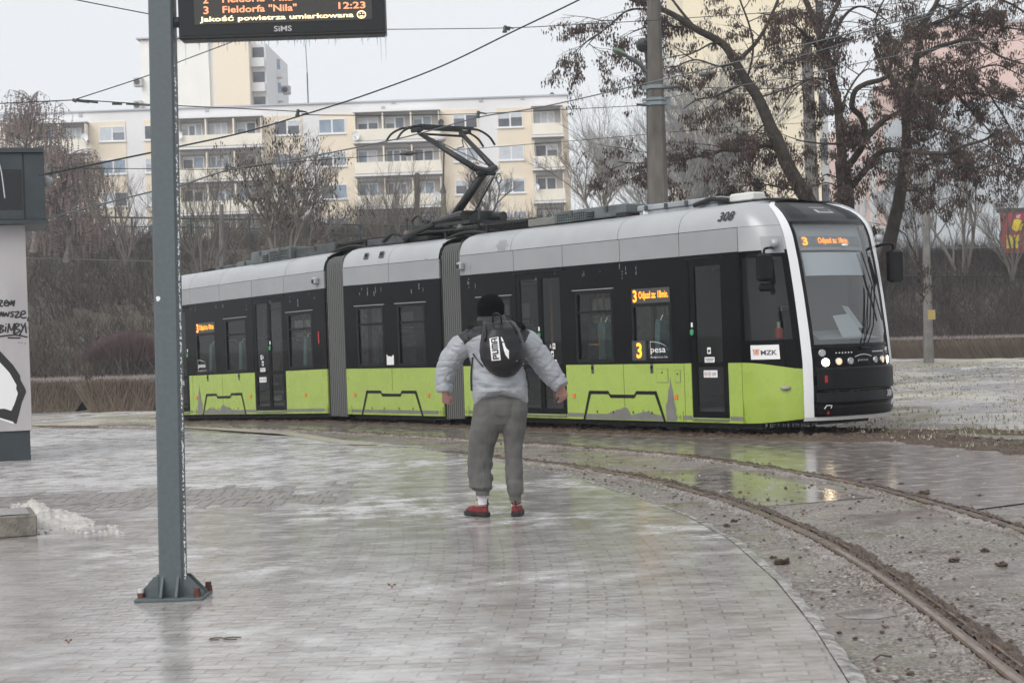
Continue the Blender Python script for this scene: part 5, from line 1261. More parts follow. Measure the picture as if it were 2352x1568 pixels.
def band(pts, wd, name):
    mb = MB(); P = smooth_line(pts, 6); rows_ = []
    for i, p in enumerate(P):
        d = (P[min(i+1, len(P)-1)]-P[max(0, i-1)]).normalized(); s_ = d.cross(AY).normalized()
        rows_.append([p+s_*wd, p+s_*wd-AY*.006, p-s_*wd-AY*.006, p-s_*wd])
    mb.ring(rows_); return part(mb, name, M_BAG, bp_)
band([pp(1108, 742, .02), pp(1092, 744, .05), pp(1078, 752, .14), pp(1074, 762, .26)], .022, 'shoulder_strap'); band([pp(1184, 744, .02), pp(1198, 748, .06), pp(1204, 758, .16), pp(1205, 768, .26)], .022, 'shoulder_strap')
band([pp(1118, 848, -.07), pp(1106, 838, -.075), pp(1093, 822, -.05), pp(1086, 812, .02)], .006, 'lower_strap'); band([pp(1086, 820, .02), pp(1083, 845, .0), pp(1082, 870, .0), pp(1083, 897, .0)], .007, 'strap_tail')
band([pp(1194, 842, -.07), pp(1202, 840, -.04), pp(1207, 850, .02), pp(1214, 880, .02), pp(1216, 895, .02)], .006, 'strap_tail')

# ------------------------------------------------------------------ display pole and departure board
M_POLE = mat('pole_paint', (.085, .105, .115), .42, var=.10, vs=30, bump=.25, bs=300, rvar=.12)
M_ICEW = mat('rime', (.55, .57, .58), .4); M_RUST = mat('rusty_nut', (.10, .035, .02), .7, var=.4, vs=30)
pl_b = gp(394, 1376); YB = pl_b.y
def ps(x, y, dy=0): return at(x, y, YB+dy)
pole = empty('display_pole', pl_b, 'grey steel pole with bolted foot plate carrying the departure board', 'pole')
bt = ps(393, 1372); tp = ps(366, -60); hw = .0715; bev = .012
def pole_ring(c, k=1):
    o = [(-hw, -hw+bev), (-hw+bev, -hw), (hw-bev, -hw), (hw, -hw+bev), (hw, hw-bev), (hw-bev, hw), (-hw+bev, hw), (-hw, hw-bev)]
    return [c+Vector((a*k+.0, b*k+hw, 0)) for a, b in o]
bt.z = .0; mb = MB(); mb.ring([pole_ring(bt), pole_ring(tp)]); part(mb, 'post', M_POLE, pole)
mb = MB(); mb.box(bt.x-.20, bt.x+.20, bt.y-.09, bt.y+.26, .0, .018, bev=.004); part(mb, 'foot_plate', M_POLE, pole)
for sx, yy in ((-1, .02), (-1, .12), (1, .02), (1, .12)):
    mb = MB(); x0 = bt.x+sx*(hw+.001); mb.prism([(x0, .018), (x0+sx*.118, .018), (x0+sx*.118, .035), (x0+sx*.025, .135), (x0, .135)], bt.y+yy-.008, bt.y+yy+.008); part(mb, 'gusset', M_POLE, pole)
for yy in (-.001,):
    for xx in (-.045, .045): 
        mb = MB(); mb.T = lambda x, y, z: Vector((bt.x+x, bt.y+y, z)); mb.prism([(-.0, .018), (-.088, .018), (-.088, .03), (0, .135)], xx-.007, xx+.007, axis=0); part(mb, 'gusset', M_POLE, pole)
for (x, y) in ((-.175, .0), (.165, -.055), (.185, .2), (-.17, .2)):
    mb = MB(); c = Vector((bt.x+x, bt.y+y, .018)); mb.tube([c, c+Vector((0, 0, .028))], .022, 6); mb.tube([c+Vector((0, 0, .028)), c+Vector((0, 0, .052))], .018, 8, 1 if x < 0 else 0); part(mb, 'anchor_nut', [M_RUST, M_ICEW] if x < 0 else M_RUST, pole)
c = ps(411, 912, .06); mb = MB(); mb.tube([c-Vector((.006, 0, 0)), c+Vector((.012, 0, 0))], [.05, .047], 20); mb.v = [(x, y, c.z+(z-c.z)*1.0) for x, y, z in mb.v]; bt_ = part(mb, 'pedestrian_button', mat('button_yellow', (.62, .40, .03), .4), pole)
mb = MB(); mb.tube([c+Vector((.012, 0, 0)), c+Vector((.018, 0, 0))], .02, 14); part(mb, 'button_cap', mat('cap_red', (.45, .06, .03), .4), bt_)
mb = MB(); 
for (x, y, s) in ((363, 686, .013), ): 
    q = ps(x, y, -.002); n_ = 9; mb.add([q+Vector((s*(1+.3*math.sin(k*2.3))*math.cos(k*2*PI/n_), -.001, s*1.2*math.sin(k*2*PI/n_))) for k in range(n_)], [tuple(range(n_))])
part(mb, 'gum_spot', M_STK, pole)
mb = MB(); r_ = rng(31)
for i in range(420):   # rime on the right edge of the post
    t = r_.random()**.8; y = 150+1180*t; e = 398.5+27*(y/1330); q = ps(e-1+3*r_.random(), y, .0); s = .001+.0035*r_.random()
    mb.ball(q+Vector((0, .0, 0)), s, s, s*1.8, 5, 3)
o = part(mb, 'rime_crust', M_ICEW, pole); o['kind'] = 'stuff'
mb = MB(); mb.tube([ps(383, 52, .05), ps(420, 52, .07)], .032, 4); part(mb, 'bracket', M_POLE, pole)
# board
bd = empty('departure_board', ps(650, 85), 'black LED departure board with icicles hanging from its lower edge', 'departure board')
def B3(x, y, d=0): return ps(x, y, d)
mbx = lambda y, xx: y+(650-xx)*.031
def bc(X, Z, d=0):   # board plane: X in metres from left edge, Z from the lower edge
    a = ps(411, 92); b = ps(886, 77, .02); ux = (b-a).normalized(); return a+ux*X+Vector((0, 0, Z))+Vector((0, 1, 0))*d
BW = (ps(886, 77, .02)-ps(411, 92)).length
mb = MB(); mb.T = lambda x, y, z: bc(x, z, y); mb.box(0, BW, .0, .14, .0, .62, bev=.008); hb = part(mb, 'housing', mat('board_black', (.012, .013, .015), .45, var=.3, vs=30), bd)
mb = MB(); mb.T = lambda x, y, z: bc(x, z, y); mb.box(.012, BW-.012, -.004, .0, .02, .60); part(mb, 'front_glass', mat('board_glass', (.006, .007, .008), .18), hb)
x0, x1 = .095, BW-.075; mb = MB(); mb.T = lambda x, y, z: bc(x, z, y); mb.box(x0, x1, -.008, -.004, .083, .58); mt = part(mb, 'led_matrix', mat('matrix', (.038, .037, .033), .5, var=.35, vs=250), hb)
M_LW = mat('led_white', (.1, .08, .05), .5, emit=(1, .78, .45), estr=1.7); M_LR = mat('led_red', (.1, .02, .01), .5, emit=(1, .42, .22), estr=1.1)
X = lambda x, y: bc(x, y, -.011)
def bz(px, py): return ((px-411)/(886-411)*BW, ((92-(px-411)*.0316)-py)/392.)
mb = MB(); a = bz(461, 54); b = bz(814, 33); text_mb(mb, 'Jakość powietrza umiarkowana', X, a[0], b[0], .090, .130, bold=.022)
cx, cy = bz(832, 36); mb.tube([X(cx+.024*math.cos(t*PI/8), .112+.021*math.sin(t*PI/8)) for t in range(17)], .003, 4); mb.tube([X(cx-.011, .103), X(cx+.011, .103)], .003, 4)
for s in (-1, 1): mb.ball(X(cx+s*.008, .119), .004, nu=5, nv=4)
part(mb, 'display_text', M_LW, mt)
mb = MB(); text_mb(mb, 'Fieldorfa "Nila"', X, bz(514, 0)[0], bz(684, 0)[0], .146, .188, bold=.02); part(mb, 'display_text', M_LR, mt); mb = MB(); text_mb(mb, '12:23', X, bz(780, 0)[0], bz(842, 0)[0], .148, .188, bold=.02); part(mb, 'display_text', M_LR, mt); mb = MB(); text_mb(mb, '3', X, bz(470, 0)[0], bz(482, 0)[0], .142, .188, bold=.02); part(mb, 'display_text', M_LR, mt); mb = MB()
text_mb(mb, '2', X, bz(470, 0)[0], bz(482, 0)[0], .205, .25, bold=.02); text_mb(mb, 'Fieldorfa "Nila"', X, bz(514, 0)[0], bz(684, 0)[0], .206, .25, bold=.02); part(mb, 'display_text', M_LR, mt)
mb = MB(); X2 = lambda x, y: bc(x, y, -.0065); text_mb(mb, 'SiMS', X2, bz(630, 0)[0], bz(671, 0)[0], .030, .062, bold=.015); part(mb, 'maker_name', mat('grey_print', (.45, .45, .46), .5), hb)
r_ = rng(17); G_ICE = glass('clear_ice', (.86, .9, .92), .06, 1.31, .12)
IC = [(418, 14), (447-18, 60), (447, 20), (437, 22), (460, 28), (480, 75), (470, 14), (492, 20)]
for k in range(84):
    if k < 6: x, L_ = ((423, .15), (476, .19), (562, .09), (696, .07), (873, .17), (884, .16))[k]
    else: x = 414+472*r_.random(); L_ = .008+.055*r_.random()**2.2
    mb = MB(); X0 = (x-411)/(886-411)*BW; dd = .02+.1*r_.random() if k > 5 else .03; pts = [bc(X0+(r_.random()-.5)*.002, .003-L_*t, dd) for t in (0, .15, .4, .7, 1)]
    mb.tube(pts, [.007, .0045, .0035, .0025, .0006], 6); part(mb, 'icicle', G_ICE, bd, smooth=True)
# ------------------------------------------------------------------ kiosk with graffiti
kb = gp(40, 1056); YK = kb.y
def ks(x, y, d=0): return at(x, y, YK+d)
ki = empty('ticket_kiosk', ks(68, 1055), 'grey kiosk with black graffiti and a dark boxy top at left edge', 'kiosk')
KA = R(17); KC = gp(70, 1056); KX = Vector((math.cos(KA), math.sin(KA), 0)); KY = Vector((-math.sin(KA), math.cos(KA), 0))
KT = lambda x, y, z: KC+KX*x+KY*y+Vector((0, 0, z))
def kxz(x, y, d=0):
    r = ray(x, y); o = KC+KY*d; t = (o-CAM).dot(KY)/r.dot(KY); q = CAM+r*t-KC; return q.dot(KX), (CAM+r*t).z
XR_ = kxz(71, 900)[0]; zb = kxz(68, 988)[1]; zt = kxz(68, 515)[1]; XL = XR_-2.2
M_PAN = mat('kiosk_panel', (.42, .40, .41), .45, var=.12, vs=2.2, rvar=.08, stretch=(1, 1, .3), bump=.05); M_KD = mat('kiosk_dark', (.035, .045, .052), .45, var=.15, vs=3); M_KB = mat('kiosk_glass', (.008, .009, .011), .15)
def kbox(x0, x1, y0, y1, z0, z1, name, m, par, bev=.005):
    mb = MB(); mb.T = KT; mb.box(x0, x1, y0, y1, z0, z1, bev=bev); return part(mb, name, m, par)
pn = kbox(XL, XR_, 0, 1.6, zb, zt, 'side_panel', M_PAN, ki); kbox(XL, XR_-.03, .03, 1.55, 0, zb-.002, 'plinth', M_KD, ki)
X1, z0 = kxz(106, 512, -.22); z1 = kxz(90, 340, -.22)[1]; XM = kxz(55, 430, -.22)[0]
bx = kbox(XL, X1, -.22, 1.3, z0+.05, z1-.07, 'roof_box', M_KD, ki)
kbox(XL, X1+.03, -.26, 1.34, z0-.01, z0+.046, 'bottom_trim', M_KD, bx, .004); kbox(XL, X1, -.26, 1.34, z1-.066, z1, 'top_trim', M_KD, bx, .004)
kbox(XL, XM-.03, -.226, -.2215, kxz(0, 482, -.22)[1], kxz(0, 390, -.22)[1], 'dark_window', M_KB, bx, 0); kbox(XM-.012, XM+.012, -.224, -.2205, z0+.05, z1-.07, 'joint', M_UND, bx, 0)
mb = MB(); c = KT(X1+.03, -.05, kxz(112, 418)[1]); mb.ball(c, .095, .09, .075, 16, 10); part(mb, 'dome_lamp', mat('dome', (.25, .27, .28), .2), bx, smooth=True)
kp = lambda x, y: KT(kxz(x, y, -.22)[0], -.229, kxz(x, y, -.22)[1])
mb = MB(); mb.tube(smooth_line([kp(-2, 375), kp(4, 400), kp(11, 455)], 4), .008, 5); part(mb, 'ice_trickle', M_ICEW, bx)
mb = MB()
def gx(pts, w_=.011):
    P = [kxz(X_*.35, 313.6+Y_*.35) for X_, Y_ in pts]; P = smooth_line([KT(a, -.003, b) for a, b in P], 4)
    rows_ = []
    for i, p in enumerate(P):
        d = (P[min(i+1, len(P)-1)]-P[max(0, i-1)]); d = d.normalized() if d.length > 1e-6 else Vector((1, 0, 0)); s_ = KY.cross(d).normalized(); rows_.append([p+s_*w_, p-s_*w_])
    mb.ring(rows_, closed=False, caps=False)
for s in ([(-14, 1080), (12, 1075), (14, 1086), (2, 1095), (5, 1112), (20, 1112)], [(30, 1095), (48, 1088), (45, 1075), (32, 1082), (28, 1105), (48, 1112)], [(52, 1115), (58, 1080)], [(58, 1082), (66, 1104), (76, 1076), (80, 1105)], [(80, 1100), (95, 1075), (88, 1115)],
          [(-2, 1182), (8, 1150), (18, 1182)], [(2, 1168), (14, 1168)], [(22, 1150), (30, 1180), (40, 1156), (50, 1180), (62, 1148)], [(92, 1150), (74, 1153), (76, 1164), (88, 1170), (80, 1182), (66, 1180)], [(96, 1152), (125, 1150), (98, 1186), (130, 1182)], [(136, 1170), (165, 1160), (160, 1145), (142, 1150), (134, 1176), (150, 1190), (174, 1186)], [(186, 1186), (181, 1212)],
          [(2, 1235), (-2, 1288)], [(2, 1236), (22, 1244), (4, 1260), (26, 1272), (-2, 1288)], [(38, 1246), (36, 1282)], [(39, 1228), (40, 1233)], [(50, 1288), (58, 1226)], [(58, 1226), (74, 1272), (96, 1224)], [(96, 1224), (88, 1292)], [(104, 1226), (92, 1302)], [(104, 1226), (128, 1234), (104, 1258), (132, 1272), (96, 1296)], [(138, 1226), (152, 1258)], [(168, 1222), (128, 1304)], [(166, 1236), (172, 1290)], [(184, 1254), (185, 1258)],
          [(-10, 1313), (60, 1304), (110, 1302), (180, 1316)], [(50, 1320), (135, 1321)], [(124, 1350), (127, 1352)], [(142, 1352), (145, 1354)], [(164, 1356), (167, 1358)]): gx(s)
gf = part(mb, 'graffiti_writing', M_INK, pn)
mb = MB()
def gpoly(pts, y_, mi): mb.add([KT(kxz(x, y)[0], y_-YK, kxz(x, y)[1]) for x, y in pts], [tuple(range(len(pts)))], mi)
gpoly([(-30, 800), (0, 806), (30, 838), (46, 862), (47, 872), (58, 892), (60, 900), (50, 925), (38, 972), (30, 972), (0, 960), (-30, 955)], YK-.0035, 0)
gpoly([(-30, 822), (0, 832), (22, 856), (38, 884), (37, 892), (41, 903), (34, 925), (26, 943), (10, 938), (-30, 940)], YK-.006, 1)
gpoly([(-30, 958), (0, 963), (26, 972), (34, 974), (30, 968), (0, 959), (-30, 950)], YK-.0075, 1)
part(mb, 'graffiti_shape', [M_INK, M_STK], pn)
# concrete block and salt ice heap
cb_ = gp(43, 1232); M_CON = mat('old_concrete', (.17, .155, .13), .6, var=.35, vs=9, bump=.6, bs=50, rvar=.15)
zt_ = at(40, 1182, cb_.y).z; XRb = at(86, 1210, cb_.y).x
BT = lambda x, y, z: Vector((XRb+x*math.cos(.33)-y*math.sin(.33), cb_.y+x*math.sin(.33)+y*math.cos(.33), z))
mb = MB(); mb.T = BT; mb.box(-1.6, 0, 0, .75, 0, zt_, bev=.012); cbk = empty('concrete_block', (XRb-.5, cb_.y+.5, 0), 'low mossy concrete block with ice on top at the left edge', 'concrete block'); part(mb, 'block', M_CON, cbk)
mb = MB(); mb.grid(lambda a, b: BT(-1.55+1.5*a, .03+.65*b, zt_+.004+.008*max(0, fbm(a*4, b*4))), 16, 10); part(mb, 'ice_sheet', mat('thin_ice', (.30, .29, .28), .2, bump=.4, bs=20), cbk, smooth=True)
mb = MB(); hp0 = gp(150, 1196)
def heap(u, v):
    a = gp(25+300*u, 1218-54*v); t = max(0, min(1, u*7))*math.sin(PI*min(1, v*1.0))*(1-u)**.75
    e = math.sin(PI*v)*math.exp(-((u-.12)/.33)**2)+.35*math.exp(-((u-.45)/.22)**2)*math.sin(PI*min(1, v*1.6))
    h = .155*e*(1+.45*fbm(a.x*4, a.y*4)+.35*fbm(a.x*14, a.y*14))-.035-.03*abs(fbm(a.x*3, a.y*3))
    return Vector((a.x, a.y, h))
mb.grid(heap, 80, 30); o = mb.build('ice_heap', mat('dirty_ice', (.48, .455, .42), .25, var=.2, vs=6, bump=.9, bs=30, rvar=.15, detail=9), smooth=True); tag(o, 'heap of cream coloured frozen slush beside the concrete block', 'ice heap')
mb = MB(); rr = rng(3)
for i in range(34):
    a = gp(90+230*rr.random()**1.5, 1205+22*rr.random()); clod(mb, a.x, a.y, 0, .010+.02*rr.random(), rr)
tag(mb.build('slush_crumbs', mat('slush', (.5, .46, .42), .35), org=(0, 0, 0)), 'crumbs of ice and grit in front of the slush heap', 'ice crumbs', kind='stuff')
# ------------------------------------------------------------------ banks behind the tram loop
def bank_left(u, v):
    x = -75+ u*84; y0 = 49-.30*(x+14)*(1 if x < -2 else 1); y0 = max(46, min(64, y0))+9; y = y0+v*75
    t = min(1, v*1.35); h = 8.3*(t*t*(3-2*t))
    if x > -6: h *= 1-.10*min(1, (x+6)/14)
    return (x, y, -.1+h+.5*fbm(x*.15, y*.15)*min(1, v*6)+.15*fbm(x*.8, y*.8)*min(1, v*6))
mb = MB(); mb.grid(bank_left, 84, 50); tag(mb.build('embankment', M_BANK, org=(0, 0, 0), smooth=True), 'brush covered slope rising behind the tram', kind='structure')
def bank_right(u, v):
    x = 6+u*80; y = 74-.15*(x-14)+v*60; t = min(1, v*4.2); h = 4.35*(t*t*(3-2*t))
    return (x, y, -.1+h+.2*fbm(x*.3, y*.3)*min(1, v*6))
mb = MB(); mb.grid(bank_right, 80, 40); tag(mb.build('embankment', M_BANK, org=(0, 0, 0), smooth=True), 'dark brush covered slope behind the right hedge', kind='structure')
# tangled brush on the slopes
def twigs(mb, base, n, h, spread, rr, cols, w=.02, lean=0, k=2):
    for i in range(n):
        a = rr.random()*2*PI; t = rr.random()*spread; hh = h*(.45+.75*rr.random())
        d = Vector((math.cos(a)*t+lean, math.sin(a)*t*.6, 1)).normalized(); p = Vector(base)+Vector(((rr.random()-.5)*.5, (rr.random()-.5)*.4, 0))
        mi = rr.choice(cols); q = p; wd = w
        for s in range(k):
            q2 = q+d*(hh/k); d = (d+Vector(((rr.random()-.5)*.7, (rr.random()-.5)*.5, (rr.random()-.5)*.35-.05))).normalized()
            sx = Vector((wd, 0, wd*.3)) if s % 2 == 0 else Vector((wd, 0, -wd*.2)); w2 = wd*.5
            mb.add([q-sx, q+sx, q2+sx*.5, q2-sx*.5], [(0, 1, 2, 3)], mi); q = q2; wd = w2
            if rr.random() < .5:
                e = q+Vector(((rr.random()-.5), (rr.random()-.5)*.6, (rr.random()-.25)*.8))*hh*.5; mb.add([q-sx*.3, q+sx*.3, e], [(0, 1, 2)], mi)
BR = [mat('brush1', (.052, .043, .036), .9), mat('brush2', (.085, .072, .058), .9), mat('brush3', (.125, .115, .08), .9), mat('brush4', (.075, .050, .045), .9), mat('brush5', (.028, .024, .022), .9)]
def brush(fn, n, seed, h, label, cut=None, k=3, cols=(0, 0, 1, 1, 2, 3, 4, 4, 0), w=.03):
    mb = MB(); rr = rng(seed)
    for i in range(n):
        u, v = rr.random(), rr.random()**1.15; p = fn(u, v)
        px, py = pix(p)
        if px < -60 or px > 2400 or (cut and cut(px, py, p)): continue
        c = cols if fbm(p[0]*.2, p[1]*.2, seed) > -.15 else tuple(x for x in cols if x not in (2,))+(4, 4)
        sc = .6+.9*max(0, fbm(p[0]*.12, p[1]*.12, seed+5)+.5)
        twigs(mb, p, 7, h*sc, 1.7, rr, c, w, k=k, lean=.9*fbm(p[0]*.3, p[1]*.3, seed+2))
    tag(mb.build('brush', BR, org=(0, 0, 0)), label, 'brush', kind='stuff')
brush(bank_left, 9000, 41, 1.7, 'tangled leafless brush over the left slope', w=.028)
brush(lambda u, v: bank_right(u*.32, v*.6), 6500, 42, 1.3, 'tangled dark brush over the slope at the right', w=.025, cols=(0, 0, 4, 4, 3, 4, 1), cut=lambda x, y, p: x < 1950)

# hedges and shrubs
HB = [mat('hedge1', (.105, .082, .066), .9), mat('hedge2', (.15, .12, .092), .9), mat('hedge3', (.12, .11, .07), .9), mat('hedge4', (.13, .085, .072), .9), mat('hedge5', (.055, .045, .038), .9), mat('hedge_tip', (.30, .26, .25), .9)]
def hedge(name, label, cx, cy, ang, L_, D_, H_, seed, cols, n, group='clipped hedges'):
    mb = MB(); rr = rng(seed); ca, sa = math.cos(ang), math.sin(ang)
    T = lambda a, b, z: Vector((cx+a*ca-b*sa, cy+a*sa+b*ca, gz(cx, cy)+z))
    mb.grid(lambda u, v: T((u-.5)*L_, -D_/2*.8+.12*fbm(u*L_, v*3, seed), H_*.93*v), int(L_*3)+2, 5, 4)
    mb.grid(lambda u, v: T((u-.5)*L_, (v-.5)*D_*.8, H_*.92+.05*fbm(u*L_*2, v*3, seed)), int(L_*3)+2, 3, 4)
    for i in range(n):
        a = (rr.random()-.5)*L_; b = (rr.random()-.5)*D_; z = rr.random()*H_*.55 if rr.random() < .5 else 0; h = H_*(.25+.3*rr.random()) if z else H_*(.8+.3*rr.random()+.1*fbm(a*.8, seed))
        b = -D_/2-.05*rr.random() if rr.random() < .6 else b
        q = T(a, b, z); d = Vector(((rr.random()-.5)*1.3, (rr.random()-.5)*.5, 1)).normalized(); w_ = .008+.012*rr.random(); m = rr.choice(cols)
        e = q+d*min(h, (H_*1.06-z)); mb.add([q-Vector((w_, 0, 0)), q+Vector((w_, 0, 0)), e+Vector((w_*.4, 0, 0)), e-Vector((w_*.4, 0, 0))], [(0, 1, 2, 3)], m)
    for i in range(n//3):
        q = T((rr.random()-.5)*L_, -D_*.45+D_*.7*rr.random(), H_*(.86+.1*rr.random())); w_ = .012; mb.add([q-Vector((w_, 0, 0)), q+Vector((w_, 0, 0)), q+Vector(((rr.random()-.5)*.16, 0, .09+.09*rr.random()))], [(0, 1, 2)], 5)
    tag(mb.build(name, HB), label, 'hedge' if name == 'hedge' else 'shrub', group)
hr = [gp(2040, 826), gp(2370, 824)]; c = (hr[0]+hr[1])/2; L_ = (hr[1]-hr[0]).length
hedge('hedge', 'long clipped brown hedge across the frosted grass at the right', c.x+2, c.y-.5, math.atan2(hr[1].y-hr[0].y, hr[1].x-hr[0].x), L_+9, 1.2, .82, 51, (0, 1, 1, 2, 3), 7000)
for (x0, x1, yb, H_, lab, sd) in ((76, 176, 934, .62*1.9, 'brown hedge clump beside the kiosk', 52), (238, 352, 932, .62*1.9, 'brown hedge clump left of the display pole', 53)):
    a, b = gp(x0, yb), gp(x1, yb); c = (a+b)/2; hedge('hedge', lab, c.x, c.y, 0, b.x-a.x, 1.6, H_*.72, sd, (0, 1, 1, 2, 3), 3600)
BR2 = BR
def dome_shrub(label, px, py, rx, h, seed, cols, n, w=.012):
    c = gp(px, py); mb = MB(); rr = rng(seed)
    mb.ball((c.x, c.y, c.z-.1), rx*.82, rx*.7, h*.85, 14, 8, 4)
    for i in range(n):
        a = rr.random()*2*PI; e = rr.random()**.7*PI/2; r0 = .55; d = Vector((math.cos(a)*math.cos(e)*rx, math.sin(a)*math.cos(e)*rx*.8, math.sin(e)*h))
        p = c+d*(r0+.3*rr.random()); q = c+d*(.95+.12*rr.random())+Vector((0, 0, .15*rr.random())); w_ = w*(.6+.8*rr.random())
        mb.add([p-Vector((w_, 0, 0)), p+Vector((w_, 0, 0)), q], [(0, 1, 2)], rr.choice(cols))
    tag(mb.build('shrub', BR+[mat('purple_twig', (.15, .095, .105), .9), mat('pale_stalk', (.26, .235, .18), .9)]), label, 'shrub', 'leafless shrubs behind the pavement')
dome_shrub('broad purple tinged shrub left of the display pole', 300, 900, 2.3, 2.0, 61, (5, 5, 5, 3, 0), 7000)
dome_shrub('pale stalky shrub behind the hedge by the kiosk', 150, 890, 1.5, 1.5, 62, (6, 2, 1, 1), 3200)
dome_shrub('low pale stalky bush between the two left hedges', 205, 905, .6, 1.0, 63, (6, 2, 1), 1400)

# ------------------------------------------------------------------ long apartment block
YF = 149.0
def fx(px, py=400): return at(px, py, YF).x
def fz(px, py): return at(px, py, YF).z
M_BEI = mat('render_beige', (.84, .74, .60), .85, var=.05, vs=.4); M_CRM = mat('render_cream', (.90, .85, .74), .85, var=.05, vs=.6)  # facade colours here and below paled to carry the distance haze
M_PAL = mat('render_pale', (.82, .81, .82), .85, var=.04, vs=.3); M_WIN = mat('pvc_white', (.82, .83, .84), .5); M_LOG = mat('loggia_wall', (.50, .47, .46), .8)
M_SLB = mat('slab_edge', (.50, .49, .49), .8); M_AWN = mat('sill_white', (.86, .86, .87), .6)
CURT = [mat('curtain1', (.42, .46, .50), .25, var=.12, vs=1.2), mat('curtain2', (.22, .24, .28), .15, var=.25, vs=1.0), mat('curtain3', (.60, .64, .68), .3, var=.08, vs=1.5), mat('curtain4', (.13, .14, .16), .12, var=.3, vs=.9), mat('curtain5', (.30, .37, .46), .18, var=.2, vs=.8)]
blk = empty('apartment_block', (fx(650), YF+6, 7.5), 'long five storey beige, cream and white apartment block with loggias', 'building')
ZR = 22.02; ZB = 6.5; X0b = fx(-90, 262); X1b = fx(1303, 220)
mb = MB(); mb.box(X0b, X1b, YF, YF+11, ZB, ZR-.12); wl = part(mb, 'wall', M_PAL, blk)
mb = MB(); mb.box(X0b-.15, X1b+.12, YF-.15, YF+11.1, ZR-.12, ZR); part(mb, 'roof', mat('roof_edge', (.50, .53, .57), .6), blk)
FZ = [fz(1143, 260), fz(1143, 335.5), fz(1143, 410.5), fz(1143, 486)]; fh = (FZ[0]-FZ[3])/3; FZ = [FZ[0]-fh*k for k in range(5)]
WH = fz(1143, 260)-fz(1143, 294)
M_BAYS = []
def bay(a, b, m=M_BEI, top=None):
    mb = MB(); mb.box(a, b, YF-.06, YF-.002, ZB, top or (FZ[0]+.42)); part(mb, 'facade_bay', m, blk)
def fwin(a, b, zt, rr, y=YF-.06, mull=1, h=None):
    h = h or WH; m = rr.choice(CURT); m2 = rr.choice(CURT) if rr.random() < .45 else m
    mb = MB(); e = .085; zb = zt-h
    for (p, q, r, s) in ((a, a+e, zb, zt), (b-e, b, zb, zt), (a+e, b-e, zb, zb+e), (a+e, b-e, zt-e, zt)): mb.box(p, q, y-.05, y+.02, r, s)
    for k in range(1, mull+1):
        c = a+(b-a)*k/(mull+1); mb.box(c-.07, c+.07, y-.045, y+.02, zb+e, zt-e)
    mb.box(a-.06, b+.06, y-.12, y-.001, zb-.09, zb-.002)
    f = part(mb, 'window', M_WIN, blk); mb = MB()
    n = mull+1
    for k in range(n):
        p = a+(b-a)*k/n+.07; q = a+(b-a)*(k+1)/n-.07; mb.box(p, q, y-.012, y-.004, zb+e, zt-e, k % 2)
        if rr.random() < .35: mb.box(p, q, y-.022, y-.013, zt-e-(h*.3)*rr.random()-.1, zt-e, 2)
    part(mb, 'pane', [m, m2, CURT[2]], f); return f
def loggia(a, b, zt, k, rr, subs=3):
    # recessed front shown by dark reveal, glazing, parapet in front and the slab above
    mb = MB(); zp = zt-1.10
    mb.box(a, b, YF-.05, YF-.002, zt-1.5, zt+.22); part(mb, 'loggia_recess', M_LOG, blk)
    n = subs; w_ = (b-a)/n
    for i in range(n):
        p = a+w_*i+.12; q = a+w_*(i+1)-.12
        fwin(p+.05*rr.random(), q-(.25+.3*rr.random()), zt+.02, rr, YF-.06, 1 if rr.random() < .7 else 2, 1.35)
    mb = MB()
    for i in range(n+1):
        mb = MB(); x = a+w_*i; mb.box(x-.06 if i else x, x+.06 if i < n else x, YF-1.1, YF-.06, zt-1.2, zt+.3); part(mb, 'divider', M_CRM, blk)
    mb = MB(); mb.box(a-.08, b+.08, YF-1.25, YF-1.1, zp-.92, zp+.02); pr = part(mb, 'parapet', M_CRM, blk)
    mb = MB(); mb.box(a-.15, b+.15, YF-1.3, YF-.06, zp-1.2, zp-1.06, 0); mb.box(a-.15, b+.15, YF-1.34, YF-1.302, zp-1.17, zp-1.03, 1); mb.box(a-.05, b+.05, YF-1.24, YF-.06, zp-1.05, zp-.93, 2); part(mb, 'slab', [M_SLB, M_AWN, M_LOG], blk)
rr = rng(77)
cols_w = [(228, 288), (630, 690), (732, 794), (1041, 1098), (1143, 1202), (331, 385)]
bay(fx(205, 300), fx(289, 300)); bay(fx(331, 300), fx(412, 300)); bay(fx(606, 300), fx(695, 300)); bay(fx(733, 300), fx(815, 300)); bay(fx(1012, 300), fx(1100, 300)); bay(fx(1142, 300), fx(1222, 300)); bay(fx(1290, 300), X1b-.02)
bay(fx(-90, 300), fx(18, 300), M_CRM)
for (a, b) in cols_w:
    for z in FZ: fwin(fx(a, 300)-.0, fx(b, 300), z, rr)
for (a, b, n) in ((20, 203, 3), (414, 604, 3), (817, 1010, 3), (1224, 1290, 1)):
    for k, z in enumerate(FZ): loggia(fx(a, 300), fx(b, 300), z-.05, k, rr, n)
    mb = MB(); mb.box(fx(a, 300)-.1, fx(b, 300)+.1, YF-1.2, YF-.002, FZ[0]+.30, FZ[0]+.42, 0); mb.box(fx(a, 300)-.1, fx(b, 300)+.1, YF-1.24, YF-1.2, FZ[0]+.32, FZ[0]+.5, 1); part(mb, 'top_canopy', [M_SLB, M_AWN], blk)
for (px, py) in ((475, 245), (1104, 222), (1200, 217), (880, 240), (185, 257), (372, 256), (904, 227)):
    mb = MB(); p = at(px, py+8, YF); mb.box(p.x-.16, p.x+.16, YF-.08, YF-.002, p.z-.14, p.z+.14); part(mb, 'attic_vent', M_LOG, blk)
for (px, py) in ((389, 332), (906, 312)): pass
